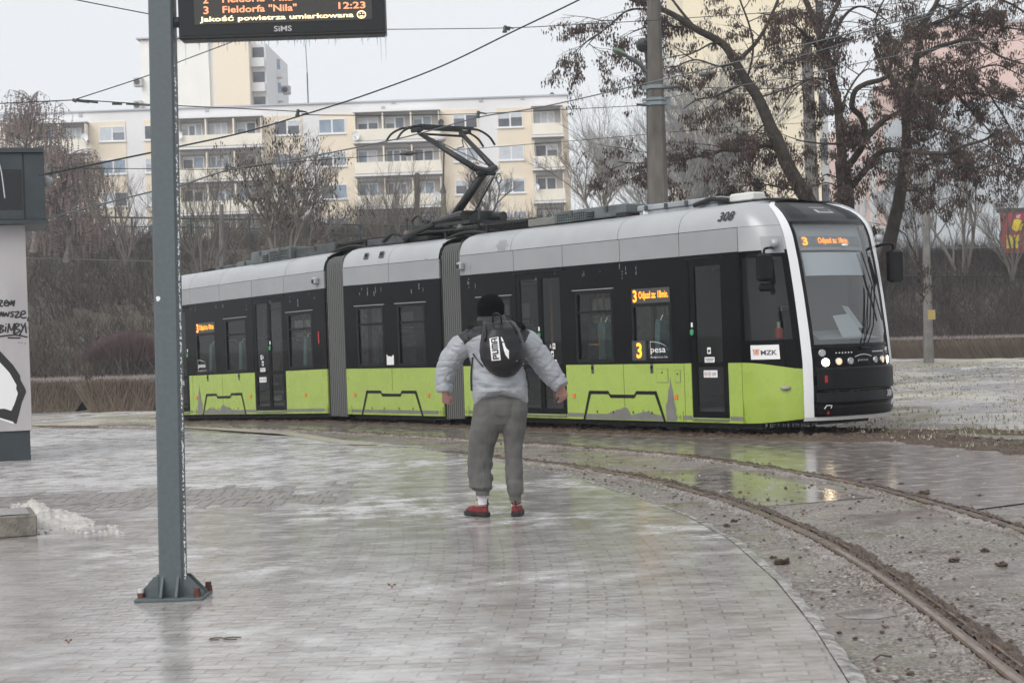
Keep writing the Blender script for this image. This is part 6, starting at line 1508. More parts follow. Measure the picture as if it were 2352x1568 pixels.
mb = MB(); p = at(1270, 210, YF); mb.tube([(p.x, YF+3, ZR), (p.x, YF+3, ZR+.35)], .16, 8); mb.tube([(p.x, YF+3, ZR+.3), (p.x, YF+3, ZR+.42), (p.x, YF+3, ZR+.62)], [.3, .26, .05], 10); part(mb, 'roof_ventilator', M_DGR, blk)
for (px, w_) in ((150, 2.6), (840, 2.6), (1240, 2.2), (540, 2.6)):
    mb = MB(); x = fx(px, 240); mb.box(x-w_, x+w_, YF+3, YF+5, ZR+.0, ZR+.16); part(mb, 'roof_upstand', M_DGR, blk)
mb = MB(); p = at(702, 238, YF); mb.tube([(p.x, YF+2, ZR), (p.x, YF+2, ZR+2.9)], .06, 5); mb.tube([(p.x, YF+2, ZR+2.9), (p.x-.05, YF+2, ZR+5.4)], .03, 4); tag(mb.build('roof_mast', M_DGR), 'thin lattice mast on the apartment block roof', 'antenna')
def dish(px, py, r, lab, dark=False):
    p = at(px, py, YF-1.6); mb = MB(); rings = []
    for q, h in ((0.02, .10), (.5, .07), (.8, .03), (1, -.02)): rings.append([p+Vector((r*q*math.cos(t*PI/8)*.85, h*r*1.6, r*q*math.sin(t*PI/8))) for t in range(16)])
    mb.ring(rings, caps=False); o = empty('satellite_dish', (p.x, p.y, p.z-r), lab, 'satellite dish', 'satellite dishes on the apartment block'); part(mb, 'dish', M_DGR if dark else M_AWN, o)
    mb = MB(); mb.tube([p+Vector((0, .1, -r*.8)), p+Vector((-.05, -.45, -.1))], .03, 4); mb.tube([p+Vector((0, .1, 0)), p+Vector((0, 1.5, -.2))], .03, 4); part(mb, 'feed_arm', M_DGR, o)
for (px, py, r, lab, dk) in ((1232, 371, .36, 'white dish on the second loggia from the top at the right end of the block', 0), (1233, 429, .27, 'white dish on the third loggia from the top at the right end of the block', 0), (817, 312, .38, 'white dish on the top loggia left of the raised pantograph', 0), (1004, 452, .45, 'large white dish low behind the pantograph arm', 0), (1013, 282, .30, 'black dish on the top loggia just above the pantograph head', 1), (411, 311, .34, 'white dish at the top loggia just right of the display pole', 0), (194, 316, .36, 'white dish at the top loggia near the birch at the left', 0)): dish(px, py, r, lab, dk)

# tall tower block behind
YT = 196.0
tw = empty('tower_block', at(490, 200, YT+4), 'cream and beige tower block behind the apartment block, upper left', 'building')
def tz(px, py): return at(px, py, YT).z
def txx(px, py=150): return at(px, py, YT).x
TX0, TX1, TX2, TX3 = txx(324), txx(480), txx(524), txx(573); TZ = tz(480, 88); zb = 5
M_TCR = mat('tower_cream', (.90, .89, .84), .85, var=.03, vs=.3); M_TBE = mat('tower_beige', (.88, .77, .62), .85); M_TPA = mat('tower_pale', (.80, .80, .80), .85)  # tower colours also paled, with fog put into the base colour
mb = MB(); mb.box(TX0, TX1, YT, YT+14, zb, TZ); mb.box(TX1, TX1+.6, YT+.4, YT+14, zb, TZ-.3, 1); part(mb, 'front_wall', [M_TCR, M_TPA], tw)
mb = MB(); mb.prism([(TX1+.6, YT-.3), (TX3, YT-.3), (TX3, YT+6), (TX1+.6, YT+6)], zb, TZ+.1, axis=2); part(mb, 'stair_wall', M_TBE, tw)
TXR = at(655, 130, YT+16).x
mb = MB(); mb.prism([(TX3+.01, YT+2), (TX3+1.6, YT+2), (TXR, YT+18), (TX3+.01, YT+18)], zb, TZ-.4, axis=2); sw = part(mb, 'side_wall', M_TPA, tw)
for k in range(4):
    z = TZ-2.2-2.8*k
    mb = MB(); mb.box(TX3+.02, TX3+1.5, YT+1.0, YT+1.99, z-1.0, z); part(mb, 'balcony', M_TPA, tw)
    mb = MB(); mb.box(TX3+.1, TX3+1.4, YT+1.93, YT+1.99, z+.05, z+1.3); part(mb, 'window', CURT[3], tw)
    mb = MB(); q = .62; xx = TX3+1.6+(TXR-TX3-1.6)*q; yy = YT+2+16*q
    mb.box(xx-.9, xx+.5, yy-2.6, yy-1.2, z-1.0, z-.1); part(mb, 'balcony', M_PAL, tw)
    mb = MB(); mb.box(xx-.7, xx+.3, yy-2.0, yy-1.1, z, z+1.2); part(mb, 'window', CURT[4], tw)
mb = MB(); mb.box(TX0-.4, TX3+.05, YT-.4, YT+14, TZ+.1, TZ+.25); part(mb, 'roof', M_SLB, tw)
for (px, py, nm) in ((658, 208, 'boxy air conditioner on the right edge of the tower block'), (319, 190, 'boxy air conditioner on the left edge of the tower block'), (319, 243, 'lower air conditioner at the left edge of the tower block')):
    p = at(px, py, YT+(12 if px > 500 else 0)); mb = MB(); mb.box(p.x-.5, p.x+.5, p.y-.6, p.y+.3, p.z-.5, p.z+.5, bev=.05); o = empty('air_conditioner', p, nm, 'air conditioner', 'air conditioners on the tower'); part(mb, 'casing', M_SLB, o)
    mb = MB(); mb.tube([(p.x-.1, p.y-.62, p.z), (p.x-.1, p.y-.605, p.z)], .33, 14); part(mb, 'fan', M_DGR, o)

# yellow gable block and pink houses at the right
YY = 105.0
yb = empty('yellow_block', at(1700, 300, YY+5), 'tall pale yellow block with a blank gable behind the catenary poles', 'building')
a = at(1592, 465, YY); b = at(1888, 460, YY)
mb = MB(); mb.box(a.x-.2, b.x, YY, YY+12, 3, at(1700, -260, YY).z, 0); part(mb, 'gable_wall', mat('render_yellow', (.90, .80, .61), .85, var=.03, vs=.3), yb)
mb = MB(); mb.prism([(b.x+.01, YY+.5), (b.x+2.2, YY+9), (b.x+2.2, YY+14), (b.x+.01, YY+12)], 3, at(1700, -260, YY).z-.2, axis=2); part(mb, 'side_wall', M_TCR, yb)
for k in range(8): mb = MB(); mb.box(b.x+.35, b.x+.75, YY+1.5, YY+2.3, 6+2.8*k, 7.3+2.8*k); part(mb, 'stair_window', CURT[3], yb)
for k in range(4): mb = MB(); z = at(1590, 110, YY).z-k*1.1; mb.box(a.x-1.6, a.x-.2, YY+2, YY+6, z-1.0, z-.12); part(mb, 'rear_balcony', M_TPA, yb)
YPK = 118.0
pk = empty('pink_building', at(2200, 300, YPK+4), 'long pink building with red chimney receding behind the brown trees', 'building')
M_PNK = mat('render_pink', (.80, .60, .54), .85, var=.04, vs=.4); M_PBL = mat('render_greyblue', (.66, .70, .74), .85, var=.03, vs=.4)
gA = at(2125, 60, YPK); gB = at(2420, 50, YPK); zt = gB.z; zs = at(2300, 228, YPK).z
mb = MB(); mb.box(gA.x, gB.x, YPK, YPK+14, 2, zs, 1); mb.box(gA.x, gB.x, YPK-.01, YPK+14, zs+.001, zt, 0); part(mb, 'gable_wall', [M_PNK, M_PBL], pk)
mb = MB(); mb.box(gA.x-.1, gB.x, YPK-.15, YPK+14, zt, zt+.2); part(mb, 'roof', M_SLB, pk)
# stepped street front running away to the left
pts_top = [(2125, 62), (2085, 110), (2040, 175), (2005, 205), (1990, 235), (1950, 262), (1928, 290), (1895, 318), (1876, 330)]
Ys = [YPK, 124, 131, 135, 139, 146, 150, 157, 161]
for i in range(len(pts_top)-1):
    A_ = at(*pts_top[i], Ys[i]); B_ = at(*pts_top[i+1], Ys[i+1]); mb = MB()
    mb.add([(A_.x, A_.y, 3), (B_.x, B_.y, 3), B_, A_, (A_.x+3, A_.y+5, 3), (B_.x+3, B_.y+5, 3), B_+Vector((3, 5, 0)), A_+Vector((3, 5, 0))], [(0, 1, 2, 3), (3, 2, 6, 7), (4, 7, 6, 5), (1, 5, 6, 2), (0, 3, 7, 4)], 0)
    part(mb, 'street_front', M_PNK if i % 2 == 0 else M_TPA, pk)
    for k in range(4):
        for q in (.3, .7):
            c = A_.lerp(B_, q); z = 4.5+2.9*k
            if z+1.6 > min(A_.z, B_.z): continue
            d = (B_-A_); d.z = 0; d = d.normalized(); n_ = Vector((-d.y, d.x, 0)); n_ = n_ if n_.y < 0 else -n_
            mb = MB(); cc = Vector((c.x, c.y, z))+n_*.04
            mb.add([cc-d*.8, cc+d*.8, cc+d*.8+Vector((0, 0, 1.5)), cc-d*.8+Vector((0, 0, 1.5))], [(0, 1, 2, 3)], 0); c2 = cc+n_*.03
            mb.add([c2-d*.62+Vector((0, 0, .15)), c2+d*.62+Vector((0, 0, .15)), c2+d*.62+Vector((0, 0, 1.35)), c2-d*.62+Vector((0, 0, 1.35))], [(0, 1, 2, 3)], 1); part(mb, 'window', [M_WIN, CURT[3] if (i+k) % 2 else CURT[0]], pk)
mb = MB(); p = at(2290, 50, YPK+3); mb.box(p.x-.55, p.x+.55, YPK+3, YPK+4.6, zt, zt+1.3, 0); mb.box(p.x-.62, p.x+.62, YPK+2.9, YPK+4.7, zt+1.3, zt+1.42, 1); part(mb, 'chimney', [mat('brick', (.42, .15, .10), .85, var=.3, vs=6), M_DGR], pk)

# fence and railing on the slope, billboard, painted wall, poles
def rail_fence(x0, x1, py0, py1, Y, label, posts, hh=1.0):
    f = empty('railing', at((x0+x1)/2, (py0+py1)/2, Y), label, 'railing')
    A_, B_ = at(x0, py0, Y), at(x1, py1, Y); mb = MB(); mb.tube([A_, B_], .05, 4); mb.tube([A_-Vector((0, 0, hh*.5)), B_-Vector((0, 0, hh*.5))], .03, 4); part(mb, 'rail', MATS['fence_green'], f)
    for k in range(posts):
        p = A_.lerp(B_, k/(posts-1)); mb = MB(); mb.tube([p, p-Vector((0, 0, hh+.3))], .06, 4); part(mb, 'post', MATS['fence_green'], f)
mat('fence_green', (.03, .055, .05), .6)
rail_fence(100, 640, 497, 505, 96, 'dark railing along the top of the left slope', 9)
rail_fence(640, 1010, 512, 520, 92, 'dark green fence below the apartment block', 7)
mat('fence_dark', (.02, .022, .024), .6)
f = empty('iron_fence', at(2250, 660, 82), 'dark iron fence on the slope at the right', 'fence'); A_, B_ = at(2040, 634, 82), at(2420, 634, 82)
mb = MB(); mb.tube([A_, B_], .04, 4); mb.tube([A_-Vector((0, 0, 1.1)), B_-Vector((0, 0, 1.1))], .04, 4); part(mb, 'rail', MATS['fence_dark'], f)
for k in range(12): p = A_.lerp(B_, k/11); mb = MB(); mb.tube([p+Vector((0, 0, .15)), p-Vector((0, 0, 1.3))], .045, 4); part(mb, 'post', MATS['fence_dark'], f)
mb = MB()
for k in range(70): p = A_.lerp(B_, k/69); mb.tube([p, p-Vector((0, 0, 1.1))], .012, 3)
part(mb, 'bars', MATS['fence_dark'], f)['kind'] = 'stuff'
YG = 88.0; a = at(2060, 612, YG); b = at(2420, 606, YG)
gw = empty('painted_wall', ((a.x+b.x)/2, YG, 4), 'low wall with blue and white graffiti seen through bare trees at the right', 'wall')
mb = MB(); mb.box(a.x, b.x+3, YG, YG+.4, at(2200, 668, YG).z, a.z); w1 = part(mb, 'wall', mat('wall_blue', (.09, .20, .36), .8, var=.3, vs=1.5), gw)
mb = MB(); rr = rng(8)
for k in range(40):
    x = a.x+(b.x-a.x)*rr.random(); z = a.z-.15-.85*rr.random(); s = .12+.25*rr.random(); n_ = 7
    mb.add([(x+s*1.2*(.6+.7*rr.random())*math.cos(t*2*PI/n_), YG-.005-.0005*k, z+s*(.6+.7*rr.random())*math.sin(t*2*PI/n_)) for t in range(n_)], [tuple(range(n_))], rr.choice((0, 0, 1, 2)))
part(mb, 'graffiti', [mat('paint_pale', (.55, .62, .68), .8), mat('paint_navy', (.03, .06, .16), .8), mat('paint_blue', (.12, .34, .58), .8)], gw)
YBB = 84.0; a = at(2303, 582, YBB); b = at(2420, 484, YBB)
bb = empty('billboard', ((a.x+b.x)/2, YBB, a.z), 'red billboard with yellow price tags at the right edge', 'billboard')
mb = MB(); mb.box(a.x, b.x, YBB, YBB+.25, a.z, b.z); pnl = part(mb, 'panel', mat('bill_red', (.36, .06, .075), .5, var=.1, vs=.8), bb)
def bbp(px, py): p = at(px, py, YBB); return p.x, p.z
mb = MB(); x_, z_ = bbp(2336, 517); r0 = (bbp(2350, 517)[0]-x_); mb.add([(x_+r0*math.cos(t*PI/10), YBB-.01, z_+r0*math.sin(t*PI/10)) for t in range(20)], [tuple(range(20))]); mb.box(*[bbp(2312, 582)[0], bbp(2342, 582)[0]], YBB-.012, YBB-.002, bbp(2330, 570)[1], bbp(2330, 540)[1]); part(mb, 'price_tag', mat('bill_yellow', (.72, .55, .05), .5), bb)
mb = MB(); X = lambda x, y: Vector((x, YBB-.016, y)); text_mb(mb, '2', X, bbp(2328, 0)[0], bbp(2336, 0)[0], bbp(2330, 525)[1], bbp(2330, 510)[1], bold=.04); text_mb(mb, '49', X, bbp(2338, 0)[0], bbp(2347, 0)[0], bbp(2338, 517)[1], bbp(2338, 510)[1], bold=.03)
text_mb(mb, '4', X, bbp(2318, 0)[0], bbp(2328, 0)[0], bbp(2320, 566)[1], bbp(2320, 546)[1], bold=.04); part(mb, 'price', M_INK, bb)
mb = MB(); X = lambda x, y: Vector((x, YBB-.006, y)); text_mb(mb, 'NT', X, bbp(2318, 0)[0], bbp(2327, 0)[0], bbp(2330, 502)[1], bbp(2330, 494)[1], bold=.03); mb.box(bbp(2345, 0)[0], b.x, YBB-.01, YBB-.002, bbp(2330, 560)[1], bbp(2330, 545)[1]); part(mb, 'print', M_STK, bb)
mb = MB(); mb.box(a.x-.15, b.x, YBB-.03, YBB+.3, b.z, b.z+.2); part(mb, 'frame', M_DGR, bb)
for x in (a.x+.5, b.x-.5): mb = MB(); mb.box(x-.15, x+.15, YBB+.26, YBB+.5, 3, b.z-.2); part(mb, 'post', M_DGR, bb)

M_CPL = mat('pole_concrete', (.115, .105, .092), .8, var=.32, vs=4, bump=.5, bs=22, stretch=(1, 1, .35), rvar=.1); M_CPL2 = mat('pole_concrete_pale', (.16, .155, .145), .85, var=.2, vs=3)
def conc_pole(px0, px1, ytop, pxt0, pxt1, Y, label, m, bands=(), yb=460):
    b0, b1 = at(px0, yb, Y), at(px1, yb, Y); t0, t1 = at(pxt0, ytop, Y), at(pxt1, ytop, Y)
    root = empty('concrete_pole', ((b0.x+b1.x)/2, Y, 0), label, 'pole', 'concrete poles'); sc = lambda z: (z-b0.z)/(t0.z-b0.z)
    rings = []
    for z in (0, b0.z, t0.z):
        t = sc(z); xa = b0.x+(t0.x-b0.x)*t; xb = b1.x+(t1.x-b1.x)*t; c = (xa+xb)/2; r = (xb-xa)/2
        rings.append([Vector((c+r*x, Y+r*y, z)) for x, y in ((-1, -.55), (-.55, -1), (.55, -1), (1, -.55), (1, .55), (.55, 1), (-.55, 1), (-1, .55))])
    mb = MB(); mb.ring(rings); part(mb, 'shaft', m, root)
    for py, hgt in bands:
        p = at((px0+px1)/2, py, Y); t = sc(p.z); xa = b0.x+(t0.x-b0.x)*t-.02; xb = b1.x+(t1.x-b1.x)*t+.02; c = (xa+xb)/2; r = (xb-xa)/2
        mb = MB(); mb.ring([[Vector((c+r*1.03*x, Y+r*1.03*y, p.z+dz)) for x, y in ((-1, -.55), (-.55, -1), (.55, -1), (1, -.55), (1, .55), (.55, 1), (-.55, 1), (-1, .55))] for dz in (0, hgt)]); mb.box(xb-.01, xb+.09, Y-.03, Y+.03, p.z, p.z+hgt); mb.box(xa-.09, xa+.01, Y-.03, Y+.03, p.z, p.z+hgt); part(mb, 'clamp_band', mat('galv', (.22, .26, .28), .5, .5), root)
    return root
YCP = 33.5
conc_pole(1490, 1534, 0, 1487, 1516, YCP, 'thick dark concrete catenary pole with three steel bands above the tram', M_CPL, ((205, .07), (232, .055), (243, .07)))
conc_pole(1852, 1880, 90, 1841, 1864, 52, 'pale concrete catenary pole behind the leaning brown tree', M_CPL2)
conc_pole(2122, 2142, 395, 2118, 2130, 62, 'slim pale concrete pole with a yellow plate at the right', M_CPL2, yb=760)
mb = MB(); p = at(2139, 722, 61.4); mb.box(p.x-.12, p.x+.14, 61.38, 61.43, p.z-.18, p.z+.16); o = mb.build('yellow_plate', mat('plate_yellow', (.36, .27, .09), .7)); tag(o, 'small yellow plate fixed to the slim pale pole', 'sign')
conc_pole(953, 965, 398, 953, 963, 62, 'short concrete pole left of the raised pantograph', M_CPL, yb=540)
conc_pole(1013, 1025, 442, 1013, 1024, 64, 'mossy concrete lamp foot behind the pantograph', mat('moss_conc', (.17, .165, .12), .85, var=.3, vs=4), yb=520)
conc_pole(504, 514, 470, 504, 513, 75, 'grey stub pole among the brush right of the display pole', M_CPL2, yb=560)
lp = empty('globe_lamp', at(1018, 440, 64), 'thin park lamp with a round globe seen inside the pantograph frame', 'lamp')
mb = MB(); mb.tube([at(1018, 443, 64), at(1018, 423, 64)], [.12, .04], 8); mb.tube([at(1018, 424, 64), at(1020, 330, 64)], .035, 6); part(mb, 'mast', M_DGR, lp)
mb = MB(); p = at(1014, 320, 64); mb.ball(p, .17, .17, .11, 12, 8); part(mb, 'globe', M_SLB, lp, smooth=True)
YL = 36.0
sl = empty('street_lamp', (at(1488, 300, YL).x, YL, 0), 'green hooded street lamp on a curved arm left of the thick pole', 'street lamp')
mb = MB(); mb.tube(smooth_line([at(1494, 700, YL), at(1490, 300, YL), at(1488, 185, YL), at(1480, 160, YL), at(1462, 142, YL), at(1440, 131, YL)], 6), .045, 6); part(mb, 'arm', M_DGR, sl)
mb = MB(); A_, B_ = at(1440, 131, YL), at(1407, 118, YL); mb.ring([[A_.lerp(B_, t)+Vector((0, y_*w_, z_*w_*.6+.02)) for y_, z_ in ((-1, 0), (-.6, .8), (.6, .8), (1, 0), (.5, -.5), (-.5, -.5))] for t, w_ in ((0, .06), (.15, .13), (.7, .17), (1, .06))]); part(mb, 'lamp_head', mat('lamp_green', (.12, .17, .12), .5), sl)
sl2 = empty('street_lamp', (at(1490, 300, YL+4).x, YL+4, 0), 'dark street lamp head peeking out beside the thick pole top', 'street lamp')
mb = MB(); mb.tube([at(1493, 700, YL+4), at(1490, 170, YL+4), at(1484, 120, YL+4)], .045, 6); part(mb, 'arm', M_DGR, sl2)
mb = MB(); p = at(1478, 104, YL+4); mb.ball(p, .18, .25, .17, 10, 7); mb.tube([p+Vector((0, 0, .05)), p+Vector((.3, 0, .25))], .06, 5); part(mb, 'lamp_head', M_DGR, sl2, smooth=True)

# ------------------------------------------------------------------ overhead wires
M_WIRE = mat('wire_dark', (.035, .037, .036), .5, .3); M_WIRE2 = mat('wire_grey', (.16, .18, .18), .45, .5)
def wire(pts, r, label, m=M_WIRE, ins=(), rod=None):
    root = empty('overhead_wire', at(*pts[0]), label, 'wire', 'overhead tram wires')
    P = smooth_line([at(*p) for p in pts], 8); mb = MB(); mb.tube(P, r, 5); part(mb, 'cable', m, root, smooth=True)
    for (x, y, Y) in ins:
        c = at(x, y, Y); mb = MB(); s = Y/4000.
        mb.tube([c+Vector((-9*s, 0, -6*s)), c+Vector((-7*s, 0, 7*s))], [4.5*s, 3.2*s], 8); mb.tube([c+Vector((-8*s, 0, 4*s)), c+Vector((12*s, 0, 0))], 2*s, 6); mb.tube([c+Vector((-9*s, 0, -9*s)), c+Vector((-9*s, 0, -5*s))], 5.5*s, 8); part(mb, 'insulator', M_DGR, root)
    if rod:
        for (x0, y0, x1, y1, Y, w_) in rod:
            mb = MB(); mb.tube([at(x0, y0, Y), at(x1, y1, Y)], w_*Y/4000, 7); part(mb, 'turnbuckle', M_DGR, root)
    return root
wire([(-40, 240, 22), (60, 235, 22), (170, 230, 22)], .007, 'span wire entering at the upper left and ending at the strain clamp', rod=[(167, 229, 176, 233, 22, 4)])
wire([(172, 229, 22), (345, 172, 23), (405, 145, 23), (545, 92, 24), (760, 10, 25), (900, -50, 26)], .007, 'wire rising from the strain clamp behind the departure board')
wire([(172, 229, 22), (340, 240, 23), (405, 243, 23.5), (690, 257, 25.5), (705, 264, 25.6), (905, 265, 27), (1105, 261, 29), (1372, 248, 31.5), (1487, 242, 33.2)], .007, 'cross wire from the strain clamp to the thick concrete pole', ins=[(692, 258, 25.5), (1106, 262, 29)], rod=[(178, 231, 205, 234, 22.2, 3.6), (205, 234, 225, 236, 22.3, 2.2), (258, 238, 280, 238, 22.6, 3.6), (290, 239, 345, 242, 22.8, 2.2), (1462, 240, 1484, 242, 33, 3)])
wire([(90, 402, 20), (120, 397, 20.3), (345, 351, 22), (405, 338, 22.5), (560, 304, 24), (700, 263, 25.5), (840, 218, 26), (1010, 154, 26), (1180, 72, 25), (1330, 0, 24), (1420, -50, 23)], .012, 'heavy contact wire sweeping from the kiosk up to the top centre', ins=[(125, 393, 20.3), (1168, 66, 25)])
wire([(95, 505, 24), (345, 441, 25.5), (405, 430, 26), (525, 391, 27), (700, 362, 28), (900, 322, 30.5), (1000, 297, 31), (1107, 268, 31.5), (1254, 244, 32.5), (1500, 188, 33), (1660, 150, 32), (1842, 104, 31), (2100, 40, 29), (2240, -2, 28), (2400, -60, 27)], .012, 'contact wire touching the raised pantograph and crossing to the top right', m=M_WIRE2, ins=[(527, 386, 27)])
wire([(110, -16, 18), (165, -2, 18), (345, 33, 19), (420, 46, 19.5)], .006, 'wire at the upper left corner running behind the pole')
wire([(880, 68, 28), (1000, 67, 28), (1150, 65, 28), (1254, 61, 28.5), (1500, 47, 30), (1842, 24, 32), (2060, 8, 34), (2230, -10, 35)], .007, 'span wire running right from behind the departure board', rod=[(1156, 65, 1172, 66, 28, 5)])
wire([(110, 386, 26), (345, 388, 27), (405, 389, 27.3), (525, 388, 28), (660, 374, 29), (784, 364, 30), (940, 353, 31), (1372, 319, 36), (1560, 302, 38), (1700, 292, 40), (1842, 283, 42), (1990, 278, 43)], .006, 'thin cross wire with a coupling behind the pantograph', rod=[(918, 354, 960, 351, 31, 3), (932, 353, 948, 352, 31, 5.5)])
wire([(1516, 204, 33.5), (1537, 199, 33.4), (1676, 203, 33), (1764, 204, 33), (2100, 208, 32), (2400, 212, 31)], .007, 'level wire running right from the top steel band of the thick pole', rod=[(1520, 203, 1562, 200, 33.4, 3)])
wire([(1520, 226, 33.5), (1650, 205, 33), (1842, 171, 32), (2100, 121, 30), (2352, 78, 28), (2420, 62, 28)], .008, 'wire rising right from the middle steel band of the thick pole', m=M_WIRE2)
wire([(1518, 179, 33.3), (1547, 169, 33), (1598, 167, 33), (1700, 160, 32.5), (1842, 128, 31.5), (2060, 62, 30), (2260, -4, 29)], .008, 'wire with red insulators rising from beside the thick pole top', m=M_WIRE2, rod=[(1608, 173, 1626, 172, 33, 4), (1735, 156, 1748, 153, 32, 4)])
wire([(60, 593, 40), (345, 600, 44), (420, 602, 45)], .012, 'pale low wire crossing in front of the left slope', m=M_WIRE2)
wire([(1400, 412, 70), (1700, 420, 70), (2100, 560, 70), (2360, 560, 70)], .014, 'faint wire far behind the brown trees', m=M_WIRE2)

# ------------------------------------------------------------------ trees
M_BARK = mat('bark_dark', (.040, .033, .027), .9, var=.35, vs=6, bump=.8, bs=30); M_BARKG = mat('bark_green', (.09, .085, .035), .9, var=.3, vs=8)
M_TW = mat('twig_dark', (.05, .042, .036), .9); M_LF = [mat('seed_brown', (.066, .044, .035), .8), mat('seed_dark', (.036, .024, .021), .8), mat('seed_light', (.14, .095, .078), .8)]
def cluster(mb, p, rr, s=1.0, n=9):
    for i in range(n):
        a = rr.random()*2*PI; o = Vector((math.cos(a)*.10*rr.random(), math.sin(a)*.10*rr.random(), -.10*rr.random()))*s*1.3; q = p+o
        L_ = (.055+.055*rr.random())*s; w_ = .011*s*(1+.7*rr.random()); b = rr.random()*PI; dx = Vector((math.cos(b)*w_, math.sin(b)*w_, 0)); dn = Vector(((rr.random()-.5)*.03*s, (rr.random()-.5)*.03*s, -L_))
        mb.add([q, q+dx+dn*.4, q+dn, q-dx+dn*.4], [(0, 1, 2, 3)], rr.choice((0, 0, 1, 1, 2)))
def twig_spray(tb, lb, p, d, L_, r, rr, depth, leafy, droop=.12, s=1):
    pts = [p]; n = 4
    for i in range(n):
        d = (d+Vector(((rr.random()-.5)*.55, (rr.random()-.5)*.55, (rr.random()-.5)*.45-droop*.3))).normalized(); pts.append(pts[-1]+d*L_/n)
    tb.tube(pts, [r*(1-.75*i/n) for i in range(n+1)], 3 if depth < 2 else 4, cap=False)
    if depth > 0:
        for k in range(rr.choice((3, 4, 4, 5))):
            i = rr.randrange(1, n+1); dd = (d+Vector(((rr.random()-.5)*1.7, (rr.random()-.5)*1.4, (rr.random()-.5)*1.3-droop))).normalized()
            twig_spray(tb, lb, pts[i], dd, L_*(.45+.3*rr.random()), r*.5, rr, depth-1, leafy, droop, s)
    if leafy and depth <= 1:
        for q in pts[1:]:
            if rr.random() < leafy*.75: cluster(lb, q+Vector((0, 0, -.03)), rr, s, 12)
def seed_tree(limbs, Y, label, seed, leafy=.5, density=1.0, green=()):
    rr = rng(seed); base = at(*limbs[0][0][0], Y); root = empty('seed_pod_tree', (base.x, base.y, 0), label, 'tree', 'brown leafless trees with hanging seed pods'); tb = MB(); lb = MB(); tr = MB()
    for li, (pts, r0, r1, twg) in enumerate(limbs):
        dz = 0; P = []
        for i, q in enumerate(pts):
            off = (0 if li == 0 else (math.sin(li*2.1)*i*.28)); P.append(at(q[0], q[1], Y+off))
        if li == 0: P[0].z = 0
        P = smooth_line(P, 7); n = len(P)
        P = [p+Vector((.03*fbm(p.z*1.3, li), .03*fbm(p.z*1.1, li+5), 0)) for p in P]
        (tr).tube(P, [r0+(r1-r0)*i/(n-1) for i in range(n)], 9 if r0 > .08 else 6, 1 if li in green else 0)
        if twg:
            L_ = sum((b-a).length for a, b in zip(P, P[1:])); cnt = int(L_*twg*density)
            for k in range(cnt):
                t = (k+rr.random())/cnt
                if t < .12 and li == 0: continue
                i = min(n-2, int(t*(n-1))); d = (P[i+1]-P[i]).normalized(); a = rr.random()*2*PI
                dd = (d*.5+Vector((math.cos(a), math.sin(a)*.8, (rr.random()-.35)*1.0))).normalized()
                twig_spray(tb, lb, P[i], dd, .55+.65*rr.random(), .014, rr, 2, leafy)
    part(tr, 'trunk', [M_BARK, M_BARKG], root, smooth=True); part(tb, 'twigs', M_TW, root); part(lb, 'seed_clusters', M_LF, root)
    return root
T1 = [([(1925, 905), (1895, 600), (1862, 478), (1842, 439), (1812, 385), (1787, 328), (1765, 280), (1740, 225), (1716, 188), (1690, 146), (1660, 101), (1595, 65), (1537, 29), (1460, 2), (1400, -20)], .205, .04, 0),
 ([(1787, 328), (1740, 338), (1700, 346), (1660, 345), (1640, 352), (1600, 360), (1560, 366), (1525, 362), (1480, 375), (1420, 372)], .06, .012, 4.2), ([(1560, 366), (1520, 390), (1470, 400), (1415, 430)], .02, .008, 4),
 ([(1716, 188), (1680, 205), (1640, 222), (1600, 230), (1570, 250)], .04, .010, 4.5), ([(1690, 146), (1650, 152), (1600, 138), (1560, 150), (1530, 170)], .03, .01, 4.5), ([(1660, 101), (1635, 100), (1600, 118), (1560, 135)], .035, .01, 4),
 ([(1690, 146), (1735, 100), (1765, 50), (1790, -10)], .06, .03, 4), ([(1595, 65), (1560, 20), (1520, -30)], .04, .02, 3), ([(1537, 29), (1450, 22), (1400, 60), (1370, 85), (1345, 110)], .03, .008, 4), ([(1595, 65), (1560, 62), (1500, 60), (1450, 75), (1420, 95)], .022, .006, 3),
 ([(1842, 439), (1800, 432), (1765, 425), (1720, 418)], .035, .01, 5), ([(1812, 385), (1790, 350), (1776, 310), (1760, 300)], .02, .008, 4), ([(1740, 225), (1790, 210), (1840, 190)], .03, .01, 5), ([(1765, 280), (1740, 300), (1716, 340), (1700, 400)], .02, .008, 5), ([(1716, 188), (1730, 120), (1720, 60), (1700, 0)], .03, .02, 5), ([(1842, 439), (1900, 420), (1930, 445), (1900, 480)], .02, .01, 4)]
seed_tree(T1, 39, 'brown seed pod tree leaning left across the yellow block', 101, .5, .62)
